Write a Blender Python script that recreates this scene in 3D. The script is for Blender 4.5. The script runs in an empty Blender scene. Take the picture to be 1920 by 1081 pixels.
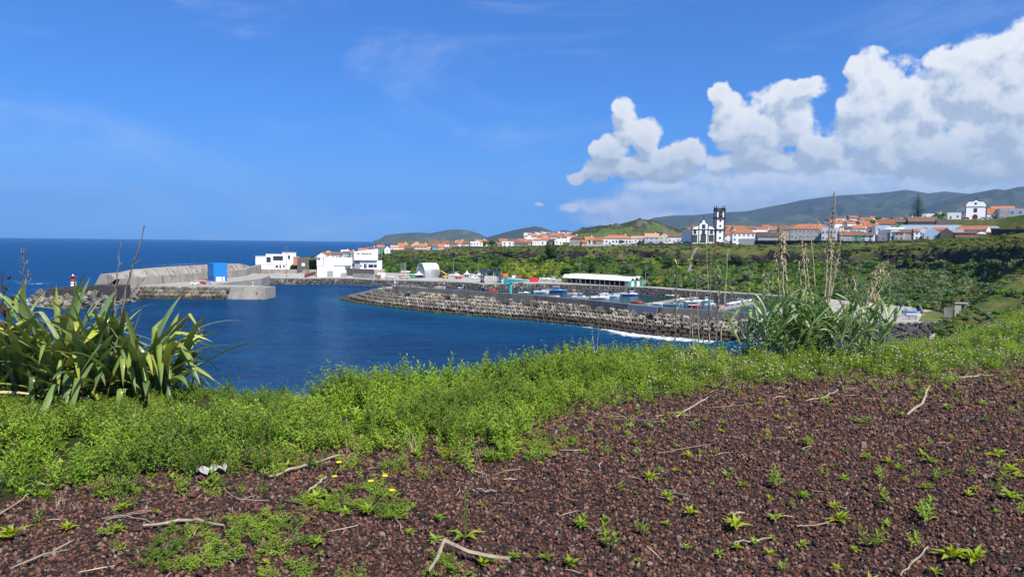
import bpy, bmesh, math, random
import numpy as np
from mathutils import Matrix, Vector, Euler

# ------------------------------------------------------------------ camera, sky, sun, exposure
S = bpy.context.scene
C = S.collection
R = math.radians
EYE = 28.0                       # metres above the sea
F = 1332.0                       # focal length in pixels of the 1920 wide photograph
cam_data = bpy.data.cameras.new('camera')
cam = bpy.data.objects.new('camera', cam_data)
C.objects.link(cam)
cam_data.sensor_width = 36.0
cam_data.lens = 36.0 * F / 1920.0
cam_data.clip_start = 0.1
cam_data.clip_end = 90000.0
CAMROT = Matrix.Rotation(R(90 - 3.74), 3, 'X') @ Matrix.Rotation(R(0.61), 3, 'Z')
cam.matrix_world = Matrix.Translation((0, 0, EYE)) @ CAMROT.to_4x4()
S.camera = cam

SUN_AZ, SUN_EL = R(146), R(52)
SUN = Vector((math.cos(SUN_EL) * math.sin(SUN_AZ), math.cos(SUN_EL) * math.cos(SUN_AZ), math.sin(SUN_EL)))
sd = bpy.data.lights.new('sun', 'SUN')
sd.energy = 5.0
sd.angle = R(0.5)
sd.color = (1.0, 0.955, 0.88)
so = bpy.data.objects.new('sun', sd)
so.rotation_euler = SUN.to_track_quat('Z', 'Y').to_euler()
so.location = (0, 0, 300)
C.objects.link(so)

S.view_settings.view_transform = 'Standard'
S.view_settings.look = 'None'
S.view_settings.exposure = 0.60
S.view_settings.gamma = 1.0
S.view_settings.use_curve_mapping = False
S.render.engine = 'CYCLES'
cy = S.cycles
cy.max_bounces = 6
cy.diffuse_bounces = 3
cy.glossy_bounces = 3
cy.transmission_bounces = 4
cy.transparent_max_bounces = 12
cy.volume_bounces = 0
cy.use_denoising = True
cy.caustics_reflective = False
cy.caustics_refractive = False
cy.sample_clamp_indirect = 6.0
cy.use_adaptive_sampling = True
cy.adaptive_threshold = 0.004


def ray(u, v):
    d = CAMROT @ Vector(((u - 960.0) / F, -(v - 540.5) / F, -1.0))
    return d


def pz(u, v, z=0.0):
    """point of the horizontal plane z seen in direction (u, v)"""
    d = ray(u, v)
    t = (z - EYE) / d.z
    return Vector((d.x * t, d.y * t, z))


def py(u, v, Y):
    """point Y metres ahead seen in direction (u, v)"""
    d = ray(u, v)
    t = Y / d.y
    return Vector((d.x * t, Y, EYE + d.z * t))


# ------------------------------------------------------------------ node helpers
class NT:
    def __init__(s, tree):
        s.t = tree
        s.n = tree.nodes
        s.l = tree.links

    def add(s, typ, **kw):
        n = s.n.new(typ)
        for k, v in kw.items():
            setattr(n, k, v)
        return n

    def inp(s, sock, v):
        if v is None:
            return
        if hasattr(v, 'is_output'):
            s.l.new(v, sock)
        else:
            if sock.type == 'RGBA' and len(v) == 3:
                v = (*v, 1)
            sock.default_value = v

    def math(s, op, a, b=None, c=None, clamp=False):
        n = s.add('ShaderNodeMath', operation=op)
        n.use_clamp = clamp
        s.inp(n.inputs[0], a); s.inp(n.inputs[1], b); s.inp(n.inputs[2], c)
        return n.outputs[0]

    def vec(s, op, a, b=None):
        n = s.add('ShaderNodeVectorMath', operation=op)
        s.inp(n.inputs[0], a); s.inp(n.inputs[1], b)
        return n.outputs['Value'] if op in ('DOT_PRODUCT', 'LENGTH', 'DISTANCE') else n.outputs[0]

    def noise(s, vec, scale, detail=4, rough=0.55, dist=0.0, dim='3D', col=False):
        n = s.add('ShaderNodeTexNoise', noise_dimensions=dim)
        s.inp(n.inputs['Vector'], vec)
        n.inputs['Scale'].default_value = scale
        n.inputs['Detail'].default_value = detail
        n.inputs['Roughness'].default_value = rough
        n.inputs['Distortion'].default_value = dist
        return n.outputs['Color' if col else 'Fac']

    def voro(s, vec, scale, feature='F1', out='Distance', rnd=1.0):
        n = s.add('ShaderNodeTexVoronoi', feature=feature)
        s.inp(n.inputs['Vector'], vec)
        n.inputs['Scale'].default_value = scale
        n.inputs['Randomness'].default_value = rnd
        return n.outputs[out]

    def ramp(s, fac, stops, interp='LINEAR'):
        n = s.add('ShaderNodeValToRGB')
        n.color_ramp.interpolation = interp
        e = n.color_ramp.elements
        while len(e) < len(stops):
            e.new(0.5)
        for i, (p, c) in enumerate(stops):
            e[i].position = p
            if isinstance(c, (int, float)):
                c = (c, c, c)
            e[i].color = (*c, 1)
        s.inp(n.inputs[0], fac)
        return n.outputs[0]

    def mix(s, fac, a, b, blend='MIX'):
        n = s.add('ShaderNodeMix', data_type='RGBA', blend_type=blend)
        n.clamp_factor = True
        s.inp(n.inputs[0], fac); s.inp(n.inputs[6], a); s.inp(n.inputs[7], b)
        return n.outputs[2]

    def mapr(s, v, a, b, c=0.0, d=1.0, smooth=True):
        n = s.add('ShaderNodeMapRange', interpolation_type='SMOOTHSTEP' if smooth else 'LINEAR')
        s.inp(n.inputs[0], v)
        for i, x in enumerate((a, b, c, d)):
            s.inp(n.inputs[i + 1], x)
        return n.outputs[0]


# ------------------------------------------------------------------ sky: physical sky + clouds in it
W = bpy.data.worlds.new('World')
S.world = W
W.use_nodes = True
W.node_tree.nodes.clear()
w = NT(W.node_tree)
sky = w.add('ShaderNodeTexSky', sky_type='NISHITA')
sky.sun_disc = False
sky.sun_elevation = SUN_EL
sky.sun_rotation = SUN_AZ
sky.altitude = 900.0
sky.air_density = 0.9
sky.dust_density = 0.0
sky.ozone_density = 3.0
SKY_STRENGTH = 0.1


def azel(u, v):
    d = ray(u, v).normalized()
    return math.atan2(d.x, d.y), math.asin(d.z)


# cumulus heaps: (u, v, half width, half height) of the direction they stand in
CUMULUS = [
    (1090, 328, 28, 14), (1130, 318, 50, 24), (1140, 285, 42, 34), (1172, 215, 26, 34), (1186, 250, 36, 24), (1215, 262, 34, 40), (1250, 300, 60, 36),
    (1296, 286, 34, 28), (1180, 318, 80, 22),
    (1352, 180, 20, 30), (1362, 215, 28, 40), (1392, 245, 60, 46), (1440, 250, 50, 40), (1470, 190, 62, 34), (1498, 172, 52, 26),
    (1490, 230, 55, 40), (1536, 282, 44, 30), (1420, 300, 90, 26), (1500, 306, 96, 24),
    (1605, 130, 22, 20), (1650, 150, 48, 44), (1628, 196, 48, 46), (1690, 190, 58, 46), (1660, 245, 84, 60), (1752, 218, 30, 26), (1740, 276, 84, 46),
    (1700, 302, 140, 30), (1850, 304, 150, 36),
    (1806, 132, 54, 44), (1862, 106, 62, 42), (1925, 122, 100, 64), (1836, 165, 80, 36), (1960, 215, 150, 84), (1870, 262, 120, 50), (2150, 240, 200, 120),
    (2300, 200, 170, 100),
]
STRATUS = [
    (1760, 345, 420, 62), (1500, 345, 250, 42), (1320, 372, 200, 34), (1180, 388, 110, 26), (1065, 386, 20, 12), (1240, 352, 90, 20), (2200, 320, 400, 110),
    (1010, 382, 12, 5), (1700, 395, 600, 46), (1300, 410, 240, 30), (2300, 400, 500, 60),
]


def cloud_group(name, blobs, warp, warp_scale, amp, scale):
    g = bpy.data.node_groups.new(name, 'ShaderNodeTree')
    g.interface.new_socket('P', in_out='INPUT', socket_type='NodeSocketVector')
    g.interface.new_socket('D', in_out='OUTPUT', socket_type='NodeSocketFloat')
    q = NT(g)
    gi = q.add('NodeGroupInput'); go = q.add('NodeGroupOutput')
    p = gi.outputs[0]
    wn = q.noise(p, warp_scale, 3, 0.6, col=True)
    wv = q.vec('MULTIPLY', q.vec('SUBTRACT', wn, (0.5, 0.5, 0.5)), (warp, warp, 0))
    pw = q.vec('ADD', p, wv)
    acc = None
    for (u, v, a, b) in blobs:
        az, el = azel(u, v)
        d = q.vec('SUBTRACT', pw, (az, el, 0))
        d = q.vec('MULTIPLY', d, (F / a, F / b, 0))
        r2 = q.vec('DOT_PRODUCT', d, d)
        acc = r2 if acc is None else q.math('SMOOTH_MIN', acc, r2, 0.35)
    f = q.math('SUBTRACT', 1.0, acc)
    f = q.math('MAXIMUM', f, -1.6)
    n1 = q.noise(p, scale, 9, 0.63)
    n1 = q.math('MULTIPLY', q.math('SUBTRACT', n1, 0.5), amp)
    vo = q.voro(pw, scale * 1.5, 'SMOOTH_F1')
    vo = q.math('MULTIPLY', q.math('SUBTRACT', 0.42, vo), amp * 0.30)
    f = q.math('ADD', q.math('ADD', f, n1), vo)
    q.l.new(f, go.inputs[0])
    return g


tc = w.add('ShaderNodeTexCoord')
sep = w.add('ShaderNodeSeparateXYZ')
w.l.new(tc.outputs['Generated'], sep.inputs[0])
az = w.math('ARCTAN2', sep.outputs[0], sep.outputs[1])
el = w.math('ARCSINE', sep.outputs[2])
cmb = w.add('ShaderNodeCombineXYZ')
w.l.new(az, cmb.inputs[0]); w.l.new(el, cmb.inputs[1])
P = cmb.outputs[0]


def use(g, p):
    n = w.add('ShaderNodeGroup'); n.node_tree = g
    w.l.new(p, n.inputs[0])
    return n.outputs[0]


cg = cloud_group('cumulus', CUMULUS, 0.034, 22.0, 2.5, 26.0)
sg = cloud_group('stratus', STRATUS, 0.03, 9.0, 2.2, 13.0)
d0 = use(cg, P)
d1 = use(cg, w.vec('ADD', P, (0.006, 0.016, 0)))
mask = w.mapr(d0, -0.10, 0.40)
lit = w.math('SUBTRACT', d0, d1)                                   # more cloud above than here: the light does not get in
lit = w.mapr(lit, -0.55, 0.45)
depth = w.mapr(d0, 0.1, 1.7)                                       # the thick middle of a heap is greyer than its rim
fine = w.noise(P, 60.0, 5, 0.6)
bright = w.math('ADD', w.math('MULTIPLY', lit, 0.62), w.math('MULTIPLY', w.math('SUBTRACT', 1.0, depth), 0.38))
low = w.mapr(el, R(3.5), R(11.0))
bright = w.math('MULTIPLY', bright, w.math('ADD', 0.55, w.math('MULTIPLY', low, 0.5)))
bright = w.math('ADD', bright, w.math('MULTIPLY', w.math('SUBTRACT', fine, 0.5), 0.22))
ccol = w.ramp(bright, [(0.0, (0.36, 0.46, 0.60)), (0.30, (0.46, 0.55, 0.69)), (0.58, (0.68, 0.75, 0.84)), (0.90, (0.88, 0.90, 0.94))])
e0 = use(sg, P)
e1 = use(sg, w.vec('ADD', P, (0.004, 0.010, 0)))
smask = w.math('MULTIPLY', w.mapr(e0, -0.15, 0.85), 0.74)
slit = w.mapr(w.math('SUBTRACT', e0, e1), -0.6, 0.6)
scol = w.ramp(slit, [(0.0, (0.48, 0.60, 0.75)), (0.5, (0.66, 0.75, 0.86)), (1.0, (0.90, 0.93, 0.96))])
# faint high streaks
st = w.vec('MULTIPLY', P, (1.0, 3.2, 1.0))
ci = w.noise(st, 2.6, 6, 0.62, 0.8)
ci = w.math('MULTIPLY', w.mapr(ci, 0.48, 0.80), 0.30)
# sky: richer blue than the bare model, as the photograph has it
hs = w.add('ShaderNodeHueSaturation')
hs.inputs['Saturation'].default_value = 1.0
hs.inputs['Value'].default_value = 1.0
w.l.new(sky.outputs[0], hs.inputs['Color'])
k = 0.70 / SKY_STRENGTH
# clear sea air: less of the model's yellow at the horizon, a deeper blue above
grade = w.ramp(w.mapr(el, 0.0, 0.32, smooth=False), [(0.02, (0.118, 0.312, 0.80)), (0.25, (0.236, 0.435, 0.72)), (0.56, (0.252, 0.520, 0.84)), (1.0, (0.300, 0.585, 0.93))])
blue = w.vec('MULTIPLY', w.vec('MULTIPLY', hs.outputs[0], grade), (1.10, 1.16, 1.24))


def up(c):
    return w.vec('MULTIPLY', c, (k, k, k))


plain = w.mix(ci, blue, up(w.ramp(0.5, [(0, (0.62, 0.74, 0.92))])))
col = w.mix(smask, plain, up(scol))
col = w.mix(mask, col, up(ccol))
bg0 = w.add('ShaderNodeBackground'); bg = w.add('ShaderNodeBackground')
for n_, c_ in ((bg0, plain), (bg, col)):
    n_.inputs['Strength'].default_value = SKY_STRENGTH
    w.l.new(c_, n_.inputs['Color'])
# the part of the sky that has heaped clouds at all (nothing is computed for them elsewhere)
gate = w.math('MULTIPLY', w.math('GREATER_THAN', az, 0.0), w.math('MULTIPLY', w.math('LESS_THAN', el, 0.42), w.math('GREATER_THAN', el, -0.03)))
bgm = w.add('ShaderNodeMixShader')
w.l.new(gate, bgm.inputs[0]); w.l.new(bg0.outputs[0], bgm.inputs[1]); w.l.new(bg.outputs[0], bgm.inputs[2])
wo = w.add('ShaderNodeOutputWorld')
w.l.new(bgm.outputs[0], wo.inputs['Surface'])
W.cycles.sampling_method = 'MANUAL'
W.cycles.sample_map_resolution = 512

rng = random.Random(7)
nr = np.random.RandomState(11)


# ------------------------------------------------------------------ builders
def tag(o, label=None, cat=None, group=None, kind=None):
    if label: o['label'] = label
    if cat: o['category'] = cat
    if group: o['group'] = group
    if kind: o['kind'] = kind
    return o


def empty(name, loc=(0, 0, 0), rz=0.0, label=None, cat=None, group=None):
    o = bpy.data.objects.new(name, None)
    o.empty_display_size = 0.3
    o.location = loc
    o.rotation_euler = (0, 0, rz)
    C.objects.link(o)
    return tag(o, label, cat, group)


def link(name, mesh, parent=None, loc=None, rot=None, scale=None):
    o = bpy.data.objects.new(name, mesh)
    C.objects.link(o)
    if parent: o.parent = parent
    if loc is not None: o.location = loc
    if rot is not None: o.rotation_euler = rot
    if scale is not None: o.scale = scale
    return o


def copy_tree(o, parent=None):
    c = o.copy()
    C.objects.link(c)
    c.parent = parent
    for ch in o.children:
        copy_tree(ch, c)
    return c


class MB:
    """collects boxes, tubes, prisms and strips into one mesh"""

    def __init__(s):
        s.v = []; s.f = []; s.mi = []; s.m = 0; s.sm = []; s.smooth = False

    def poly(s, pts, faces):
        b = len(s.v)
        s.v.extend([tuple(p) for p in pts])
        for f in faces:
            s.f.append(tuple(b + i for i in f)); s.mi.append(s.m); s.sm.append(s.smooth)
        return s

    def box(s, x0, x1, y0, y1, z0, z1, top=None):
        """top=(dx, dy) pulls the top face in"""
        a, b = top or (0, 0)
        p = [(x0, y0, z0), (x1, y0, z0), (x1, y1, z0), (x0, y1, z0), (x0 + a, y0 + b, z1), (x1 - a, y0 + b, z1), (x1 - a, y1 - b, z1), (x0 + a, y1 - b, z1)]
        return s.poly(p, [(3, 2, 1, 0), (4, 5, 6, 7), (0, 1, 5, 4), (1, 2, 6, 5), (2, 3, 7, 6), (3, 0, 4, 7)])

    def prism(s, outline, z0, z1, top=1.0):
        n = len(outline)
        cx = sum(p[0] for p in outline) / n; cy_ = sum(p[1] for p in outline) / n
        p = [(x, y, z0) for x, y in outline] + [(cx + (x - cx) * top, cy_ + (y - cy_) * top, z1) for x, y in outline]
        f = [tuple(range(n - 1, -1, -1)), tuple(range(n, 2 * n))] + [(i, (i + 1) % n, n + (i + 1) % n, n + i) for i in range(n)]
        return s.poly(p, f)

    def prism_y(s, outline, y0, y1):
        """outline in (x, z), counter-clockwise seen from -y"""
        n = len(outline)
        p = [(x, y0, z) for x, z in outline] + [(x, y1, z) for x, z in outline]
        f = [tuple(range(n)), tuple(range(2 * n - 1, n - 1, -1))] + [((i + 1) % n, i, n + i, n + (i + 1) % n) for i in range(n)]
        return s.poly(p, f)

    def tube(s, pts, rad, n=6, cap=True):
        pts = [Vector(p) for p in pts]
        if not hasattr(rad, '__len__'): rad = [rad] * len(pts)
        ring = []
        ref = Vector((0, 0, 1))
        for i, p in enumerate(pts):
            d = (pts[min(i + 1, len(pts) - 1)] - pts[max(i - 1, 0)])
            if d.length < 1e-9: d = Vector((0, 0, 1))
            d.normalize()
            a = d.cross(ref)
            if a.length < 0.2: a = d.cross(Vector((1, 0, 0)))
            a.normalize(); b = d.cross(a)
            for k in range(n):
                t = 2 * math.pi * k / n
                ring.append(p + (a * math.cos(t) + b * math.sin(t)) * rad[i])
        f = []
        for i in range(len(pts) - 1):
            for k in range(n):
                f.append((i * n + k, (i + 1) * n + k, (i + 1) * n + (k + 1) % n, i * n + (k + 1) % n))
        if cap:
            f.append(tuple(range(n)))
            f.append(tuple(range((len(pts) - 1) * n + n - 1, (len(pts) - 1) * n - 1, -1)))
        return s.poly(ring, f)

    def lathe(s, prof, n=12, c=(0, 0)):
        p = []
        for r, z in prof:
            for k in range(n):
                t = 2 * math.pi * k / n
                p.append((c[0] + r * math.cos(t), c[1] + r * math.sin(t), z))
        f = []
        for i in range(len(prof) - 1):
            for k in range(n):
                f.append((i * n + k, i * n + (k + 1) % n, (i + 1) * n + (k + 1) % n, (i + 1) * n + k))
        f.append(tuple(range(n - 1, -1, -1)))
        f.append(tuple((len(prof) - 1) * n + k for k in range(n)))
        return s.poly(p, f)

    def mesh(s, name, mats):
        me = bpy.data.meshes.new(name)
        me.from_pydata(s.v, [], s.f)
        if not isinstance(mats, (list, tuple)): mats = [mats]
        for m in mats: me.materials.append(m)
        me.polygons.foreach_set('material_index', s.mi)
        me.polygons.foreach_set('use_smooth', s.sm)
        me.update()
        return me

    def build(s, name, mats, parent=None, loc=None, rot=None, scale=None):
        return link(name, s.mesh(name, mats), parent, loc, rot, scale)


def grid_mesh(name, V, nu, nv, mats, smooth=True, attrs=None):
    """V: (nu*nv, 3) array, row-major"""
    me = bpy.data.meshes.new(name)
    i = np.arange(nu * nv).reshape(nu, nv)
    q = np.stack([i[:-1, :-1], i[1:, :-1], i[1:, 1:], i[:-1, 1:]], -1).reshape(-1, 4)
    me.vertices.add(nu * nv)
    me.vertices.foreach_set('co', np.asarray(V, dtype=np.float32).ravel())
    me.loops.add(q.size)
    me.loops.foreach_set('vertex_index', q.ravel().astype(np.int32))
    me.polygons.add(len(q))
    me.polygons.foreach_set('loop_start', np.arange(0, q.size, 4, dtype=np.int32))
    me.update(calc_edges=True)
    me.polygons.foreach_set('use_smooth', np.full(len(q), smooth))
    if not isinstance(mats, (list, tuple)): mats = [mats]
    for m in mats: me.materials.append(m)
    for k, a in (attrs or {}).items():
        at = me.attributes.new(k, 'FLOAT', 'POINT')
        at.data.foreach_set('value', np.asarray(a, dtype=np.float32).ravel())
    me.update()
    return me


# value noise in numpy
def _h(ix, iy, s):
    n = (ix * 374761393 + iy * 668265263 + s * 974634577) & 0xffffffff
    n = ((n ^ (n >> 13)) * 1274126177) & 0xffffffff
    return ((n ^ (n >> 16)) & 0xffff) / 65535.0


def vnoise(x, y, s=0):
    x = np.asarray(x, float); y = np.asarray(y, float)
    ix = np.floor(x).astype(np.int64); iy = np.floor(y).astype(np.int64)
    fx = x - ix; fy = y - iy
    fx = fx * fx * (3 - 2 * fx); fy = fy * fy * (3 - 2 * fy)
    a = _h(ix, iy, s); b = _h(ix + 1, iy, s); c = _h(ix, iy + 1, s); d = _h(ix + 1, iy + 1, s)
    return (a * (1 - fx) + b * fx) * (1 - fy) + (c * (1 - fx) + d * fx) * fy


def fbm(x, y, o=5, s=0, g=0.5):
    r = 0; a = 1.0; t = 0
    for k in range(o):
        r = r + a * vnoise(np.asarray(x) * 2 ** k, np.asarray(y) * 2 ** k, s + k)
        t += a; a *= g
    return r / t - 0.5


def ridged(x, y, o=5, s=0):
    r = 0; a = 1.0; t = 0
    for k in range(o):
        n = 1 - abs(2 * vnoise(np.asarray(x) * 2 ** k, np.asarray(y) * 2 ** k, s + k) - 1)
        r = r + a * n * n; t += a; a *= 0.5
    return r / t


def resample(P, n):
    P = np.array([tuple(p) for p in P], float)
    d = np.r_[0, np.cumsum(np.linalg.norm(np.diff(P, axis=0), axis=1))]
    s = np.linspace(0, d[-1], n)
    return np.stack([np.interp(s, d, P[:, k]) for k in range(P.shape[1])], -1), s


def scatter(name, pts, rot, scl, idx, protos, parent=None):
    """one object that instances small meshes on points through geometry nodes"""
    me = bpy.data.meshes.new(name)
    n = len(pts)
    me.vertices.add(n)
    me.vertices.foreach_set('co', np.asarray(pts, np.float32).ravel())
    for k, a, t in (('rot', rot, 'FLOAT_VECTOR'), ('scl', scl, 'FLOAT_VECTOR')):
        at = me.attributes.new(k, t, 'POINT')
        at.data.foreach_set('vector', np.asarray(a, np.float32).ravel())
    at = me.attributes.new('idx', 'INT', 'POINT')
    at.data.foreach_set('value', np.asarray(idx, np.int32))
    o = link(name, me, parent)
    col = bpy.data.collections.new(name + '_kinds')
    for i, m in enumerate(protos):
        po = bpy.data.objects.new('%s_kind_%02d' % (name, i), m)
        col.objects.link(po)
    g = bpy.data.node_groups.new(name, 'GeometryNodeTree')
    g.interface.new_socket('Geometry', in_out='INPUT', socket_type='NodeSocketGeometry')
    g.interface.new_socket('Geometry', in_out='OUTPUT', socket_type='NodeSocketGeometry')
    N = g.nodes; L = g.links
    gi = N.new('NodeGroupInput'); go = N.new('NodeGroupOutput')
    ci = N.new('GeometryNodeCollectionInfo')
    ci.inputs['Collection'].default_value = col
    ci.inputs['Separate Children'].default_value = True
    ci.inputs['Reset Children'].default_value = True
    ip = N.new('GeometryNodeInstanceOnPoints')
    ip.inputs['Pick Instance'].default_value = True
    for k, t, s in (('rot', 'FLOAT_VECTOR', 'Rotation'), ('scl', 'FLOAT_VECTOR', 'Scale'), ('idx', 'INT', 'Instance Index')):
        na = N.new('GeometryNodeInputNamedAttribute'); na.data_type = t
        na.inputs['Name'].default_value = k
        out = [x for x in na.outputs if x.enabled and x.name == 'Attribute'][0]
        L.new(out, ip.inputs[s])
    L.new(gi.outputs[0], ip.inputs['Points'])
    L.new(ci.outputs[0], ip.inputs['Instance'])
    L.new(ip.outputs[0], go.inputs[0])
    md = o.modifiers.new('scatter', 'NODES')
    md.node_group = g
    return o


# ------------------------------------------------------------------ materials
def new_mat(name):
    m = bpy.data.materials.new(name)
    m.use_nodes = True
    m.node_tree.nodes.clear()
    q = NT(m.node_tree)
    out = q.add('ShaderNodeOutputMaterial')
    b = q.add('ShaderNodeBsdfPrincipled')
    q.l.new(b.outputs[0], out.inputs[0])
    return m, q, b, out


def coords(q, kind='Object'):
    return q.add('ShaderNodeTexCoord').outputs[kind]


def wpos(q):
    return q.add('ShaderNodeNewGeometry').outputs['Position']


def bump(q, b, h, dist=0.02, strength=0.6):
    n = q.add('ShaderNodeBump')
    n.inputs['Distance'].default_value = dist
    n.inputs['Strength'].default_value = strength
    q.inp(n.inputs['Height'], h)
    q.l.new(n.outputs[0], b.inputs['Normal'])


_pm = {}


def pm(name, c, rough=0.75, var=0.16, scale=1.5, dirt=None, dirt_amt=0.35, metal=0.0, spec=0.4, bmp=0.0, rnd=0.0, streak=False):
    """a plain painted / mineral surface: base colour with mottling, dirt patches and fine relief"""
    if name in _pm: return _pm[name]
    m, q, b, out = new_mat(name)
    p = wpos(q)
    n1 = q.noise(p, scale, 5, 0.6)
    lo = tuple(max(0, x * (1 - var)) for x in c); hi = tuple(min(1, x * (1 + var)) for x in c)
    col = q.ramp(n1, [(0.3, lo), (0.7, hi)])
    if dirt:
        pv = q.vec('MULTIPLY', p, (1, 1, 0.18)) if streak else p
        n2 = q.noise(pv, scale * 0.8, 6, 0.65)
        col = q.mix(q.math('MULTIPLY', q.mapr(n2, 0.48, 0.72), dirt_amt), col, dirt)
    if rnd:
        oi = q.add('ShaderNodeObjectInfo')
        hsv = q.add('ShaderNodeHueSaturation')
        q.l.new(q.math('ADD', 1 - rnd, q.math('MULTIPLY', oi.outputs['Random'], 2 * rnd)), hsv.inputs['Value'])
        q.l.new(col, hsv.inputs['Color'])
        col = hsv.outputs[0]
    q.l.new(col, b.inputs['Base Color'])
    b.inputs['Roughness'].default_value = rough
    b.inputs['Metallic'].default_value = metal
    b.inputs['Specular IOR Level'].default_value = spec
    if bmp:
        bump(q, b, q.noise(p, scale * 6, 6, 0.65), bmp, 0.7)
    _pm[name] = m
    return m


def leaf_mat(name, c1, c2, rough=0.45, trans=0.35, spec=0.4, by='obj', scale=0.6, tip=None):
    """foliage: two greens mixed by clump and by plant, light passing through the blade"""
    m, q, b, out = new_mat(name)
    oi = q.add('ShaderNodeObjectInfo')
    n = q.noise(wpos(q), scale, 3, 0.6)
    t = q.math('ADD', q.math('MULTIPLY', n, 0.9), q.math('MULTIPLY', oi.outputs['Random'], 0.55))
    col = q.ramp(t, [(0.38, c1), (0.95, c2)])
    q.l.new(col, b.inputs['Base Color'])
    b.inputs['Roughness'].default_value = rough
    b.inputs['Specular IOR Level'].default_value = spec
    tr = q.add('ShaderNodeBsdfTranslucent')
    hsv = q.add('ShaderNodeHueSaturation')
    hsv.inputs['Value'].default_value = 1.25
    hsv.inputs['Saturation'].default_value = 1.1
    hsv.inputs['Hue'].default_value = 0.49
    q.l.new(col, hsv.inputs['Color']); q.l.new(hsv.outputs[0], tr.inputs[0])
    mx = q.add('ShaderNodeMixShader')
    mx.inputs[0].default_value = trans
    q.l.new(b.outputs[0], mx.inputs[1]); q.l.new(tr.outputs[0], mx.inputs[2])
    q.l.new(mx.outputs[0], out.inputs[0])
    return m


# ------------------------------------------------------------------ sea
def sea_material():
    m, q, b, out = new_mat('sea_water')
    p = wpos(q)
    # wind lanes and deeper patches, ripple light and dark put into the colour
    big = q.noise(q.vec('MULTIPLY', p, (0.012, 0.03, 1)), 1.0, 4, 0.6)
    mid = q.noise(q.vec('MULTIPLY', p, (0.10, 0.22, 1)), 1.0, 4, 0.6)
    rip_shade = q.noise(q.vec('MULTIPLY', p, (0.30, 0.75, 1)), 1.0, 3, 0.6)
    t = q.math('ADD', q.math('MULTIPLY', big, 0.42), q.math('ADD', q.math('MULTIPLY', mid, 0.33), q.math('MULTIPLY', rip_shade, 0.25)))
    col = q.ramp(t, [(0.34, (0.0008, 0.016, 0.056)), (0.64, (0.0034, 0.060, 0.165))])
    # water inside the harbour is calmer, greener and darker
    hb = q.add('ShaderNodeAttribute'); hb.attribute_name = 'harbour'
    col = q.mix(hb.outputs['Fac'], col, (0.016, 0.040, 0.048))
    sh = q.add('ShaderNodeAttribute'); sh.attribute_name = 'shallow'
    col = q.mix(q.math('MULTIPLY', sh.outputs['Fac'], 0.55), col, (0.02, 0.16, 0.20))
    q.l.new(col, b.inputs['Base Color'])
    b.inputs['Roughness'].default_value = 0.12
    b.inputs['IOR'].default_value = 1.333
    b.inputs['Specular IOR Level'].default_value = 0.0
    w1 = q.noise(q.vec('MULTIPLY', p, (0.09, 0.16, 1)), 1.0, 3, 0.55)
    w2 = q.noise(q.vec('MULTIPLY', p, (0.38, 0.62, 1)), 1.0, 4, 0.6)
    w3 = q.noise(q.vec('MULTIPLY', p, (1.6, 2.3, 1)), 1.0, 3, 0.6)
    h = q.math('ADD', q.math('MULTIPLY', w1, 2.2), q.math('ADD', q.math('MULTIPLY', w2, 1.0), q.math('MULTIPLY', w3, 0.16)))
    h = q.math('MULTIPLY', h, q.math('SUBTRACT', 1.0, q.math('MULTIPLY', hb.outputs['Fac'], 0.93)))
    bump(q, b, h, 1.5, 1.0)
    g = q.add('ShaderNodeBsdfGlossy'); g.inputs['Roughness'].default_value = 0.10
    g.inputs['Color'].default_value = (0.55, 0.80, 1.0, 1)
    nrm_ = b.inputs['Normal'].links[0].from_socket
    q.l.new(nrm_, g.inputs['Normal'])
    fr = q.add('ShaderNodeFresnel'); fr.inputs['IOR'].default_value = 1.333
    q.l.new(nrm_, fr.inputs['Normal'])
    mx = q.add('ShaderNodeMixShader')
    q.l.new(q.math('MULTIPLY', fr.outputs[0], 0.85), mx.inputs[0])
    q.l.new(b.outputs[0], mx.inputs[1]); q.l.new(g.outputs[0], mx.inputs[2]); q.l.new(mx.outputs[0], out.inputs[0])
    return m


# main mole: waterline and parapet line, from the head to the root
MOLE_W = [pz(640, 560), pz(665, 567), pz(700, 572), pz(800, 584), pz(900, 593), pz(1000, 601), pz(1100, 611), pz(1200, 626), pz(1300, 634), pz(1380, 640)]
PAR_Z0, PAR_Z1 = 4.6, 7.4
MOLE_P = [pz(735, 536, PAR_Z1), pz(800, 540, PAR_Z1), pz(900, 546.5, PAR_Z1), pz(1000, 553.5, PAR_Z1), pz(1100, 562, PAR_Z1), pz(1180, 570, PAR_Z1), pz(1240, 576, PAR_Z1), pz(1330, 582, PAR_Z1), pz(1420, 588, PAR_Z1)]

r0 = 16000.0
gx = np.unique(np.r_[-r0, -8000, -4000, -2000, -1000, -600, -400, np.arange(-300, 301, 6), 400, 600, 1000, 2000, 4000, 8000, r0])
gy = np.unique(np.r_[-4000, -1000, -200, -60, np.arange(0, 640, 6), 700, 800, 1000, 1400, 2000, 3000, 5000, 9000, r0])
GX, GY = np.meshgrid(gx, gy, indexing='ij')


def seg_side(x, y, line):
    """signed distance to a polyline (positive on its left side)"""
    best = np.full(np.shape(x), 1e9); sgn = np.ones(np.shape(x))
    for a, b in zip(line[:-1], line[1:]):
        dx, dy = b[0] - a[0], b[1] - a[1]
        L = dx * dx + dy * dy
        t = np.clip(((x - a[0]) * dx + (y - a[1]) * dy) / L, 0, 1)
        d = np.hypot(x - a[0] - t * dx, y - a[1] - t * dy)
        s = np.sign(dx * (y - a[1]) - dy * (x - a[0]))
        m = d < best
        best = np.where(m, d, best); sgn = np.where(m, s, sgn)
    return best * sgn


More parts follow.
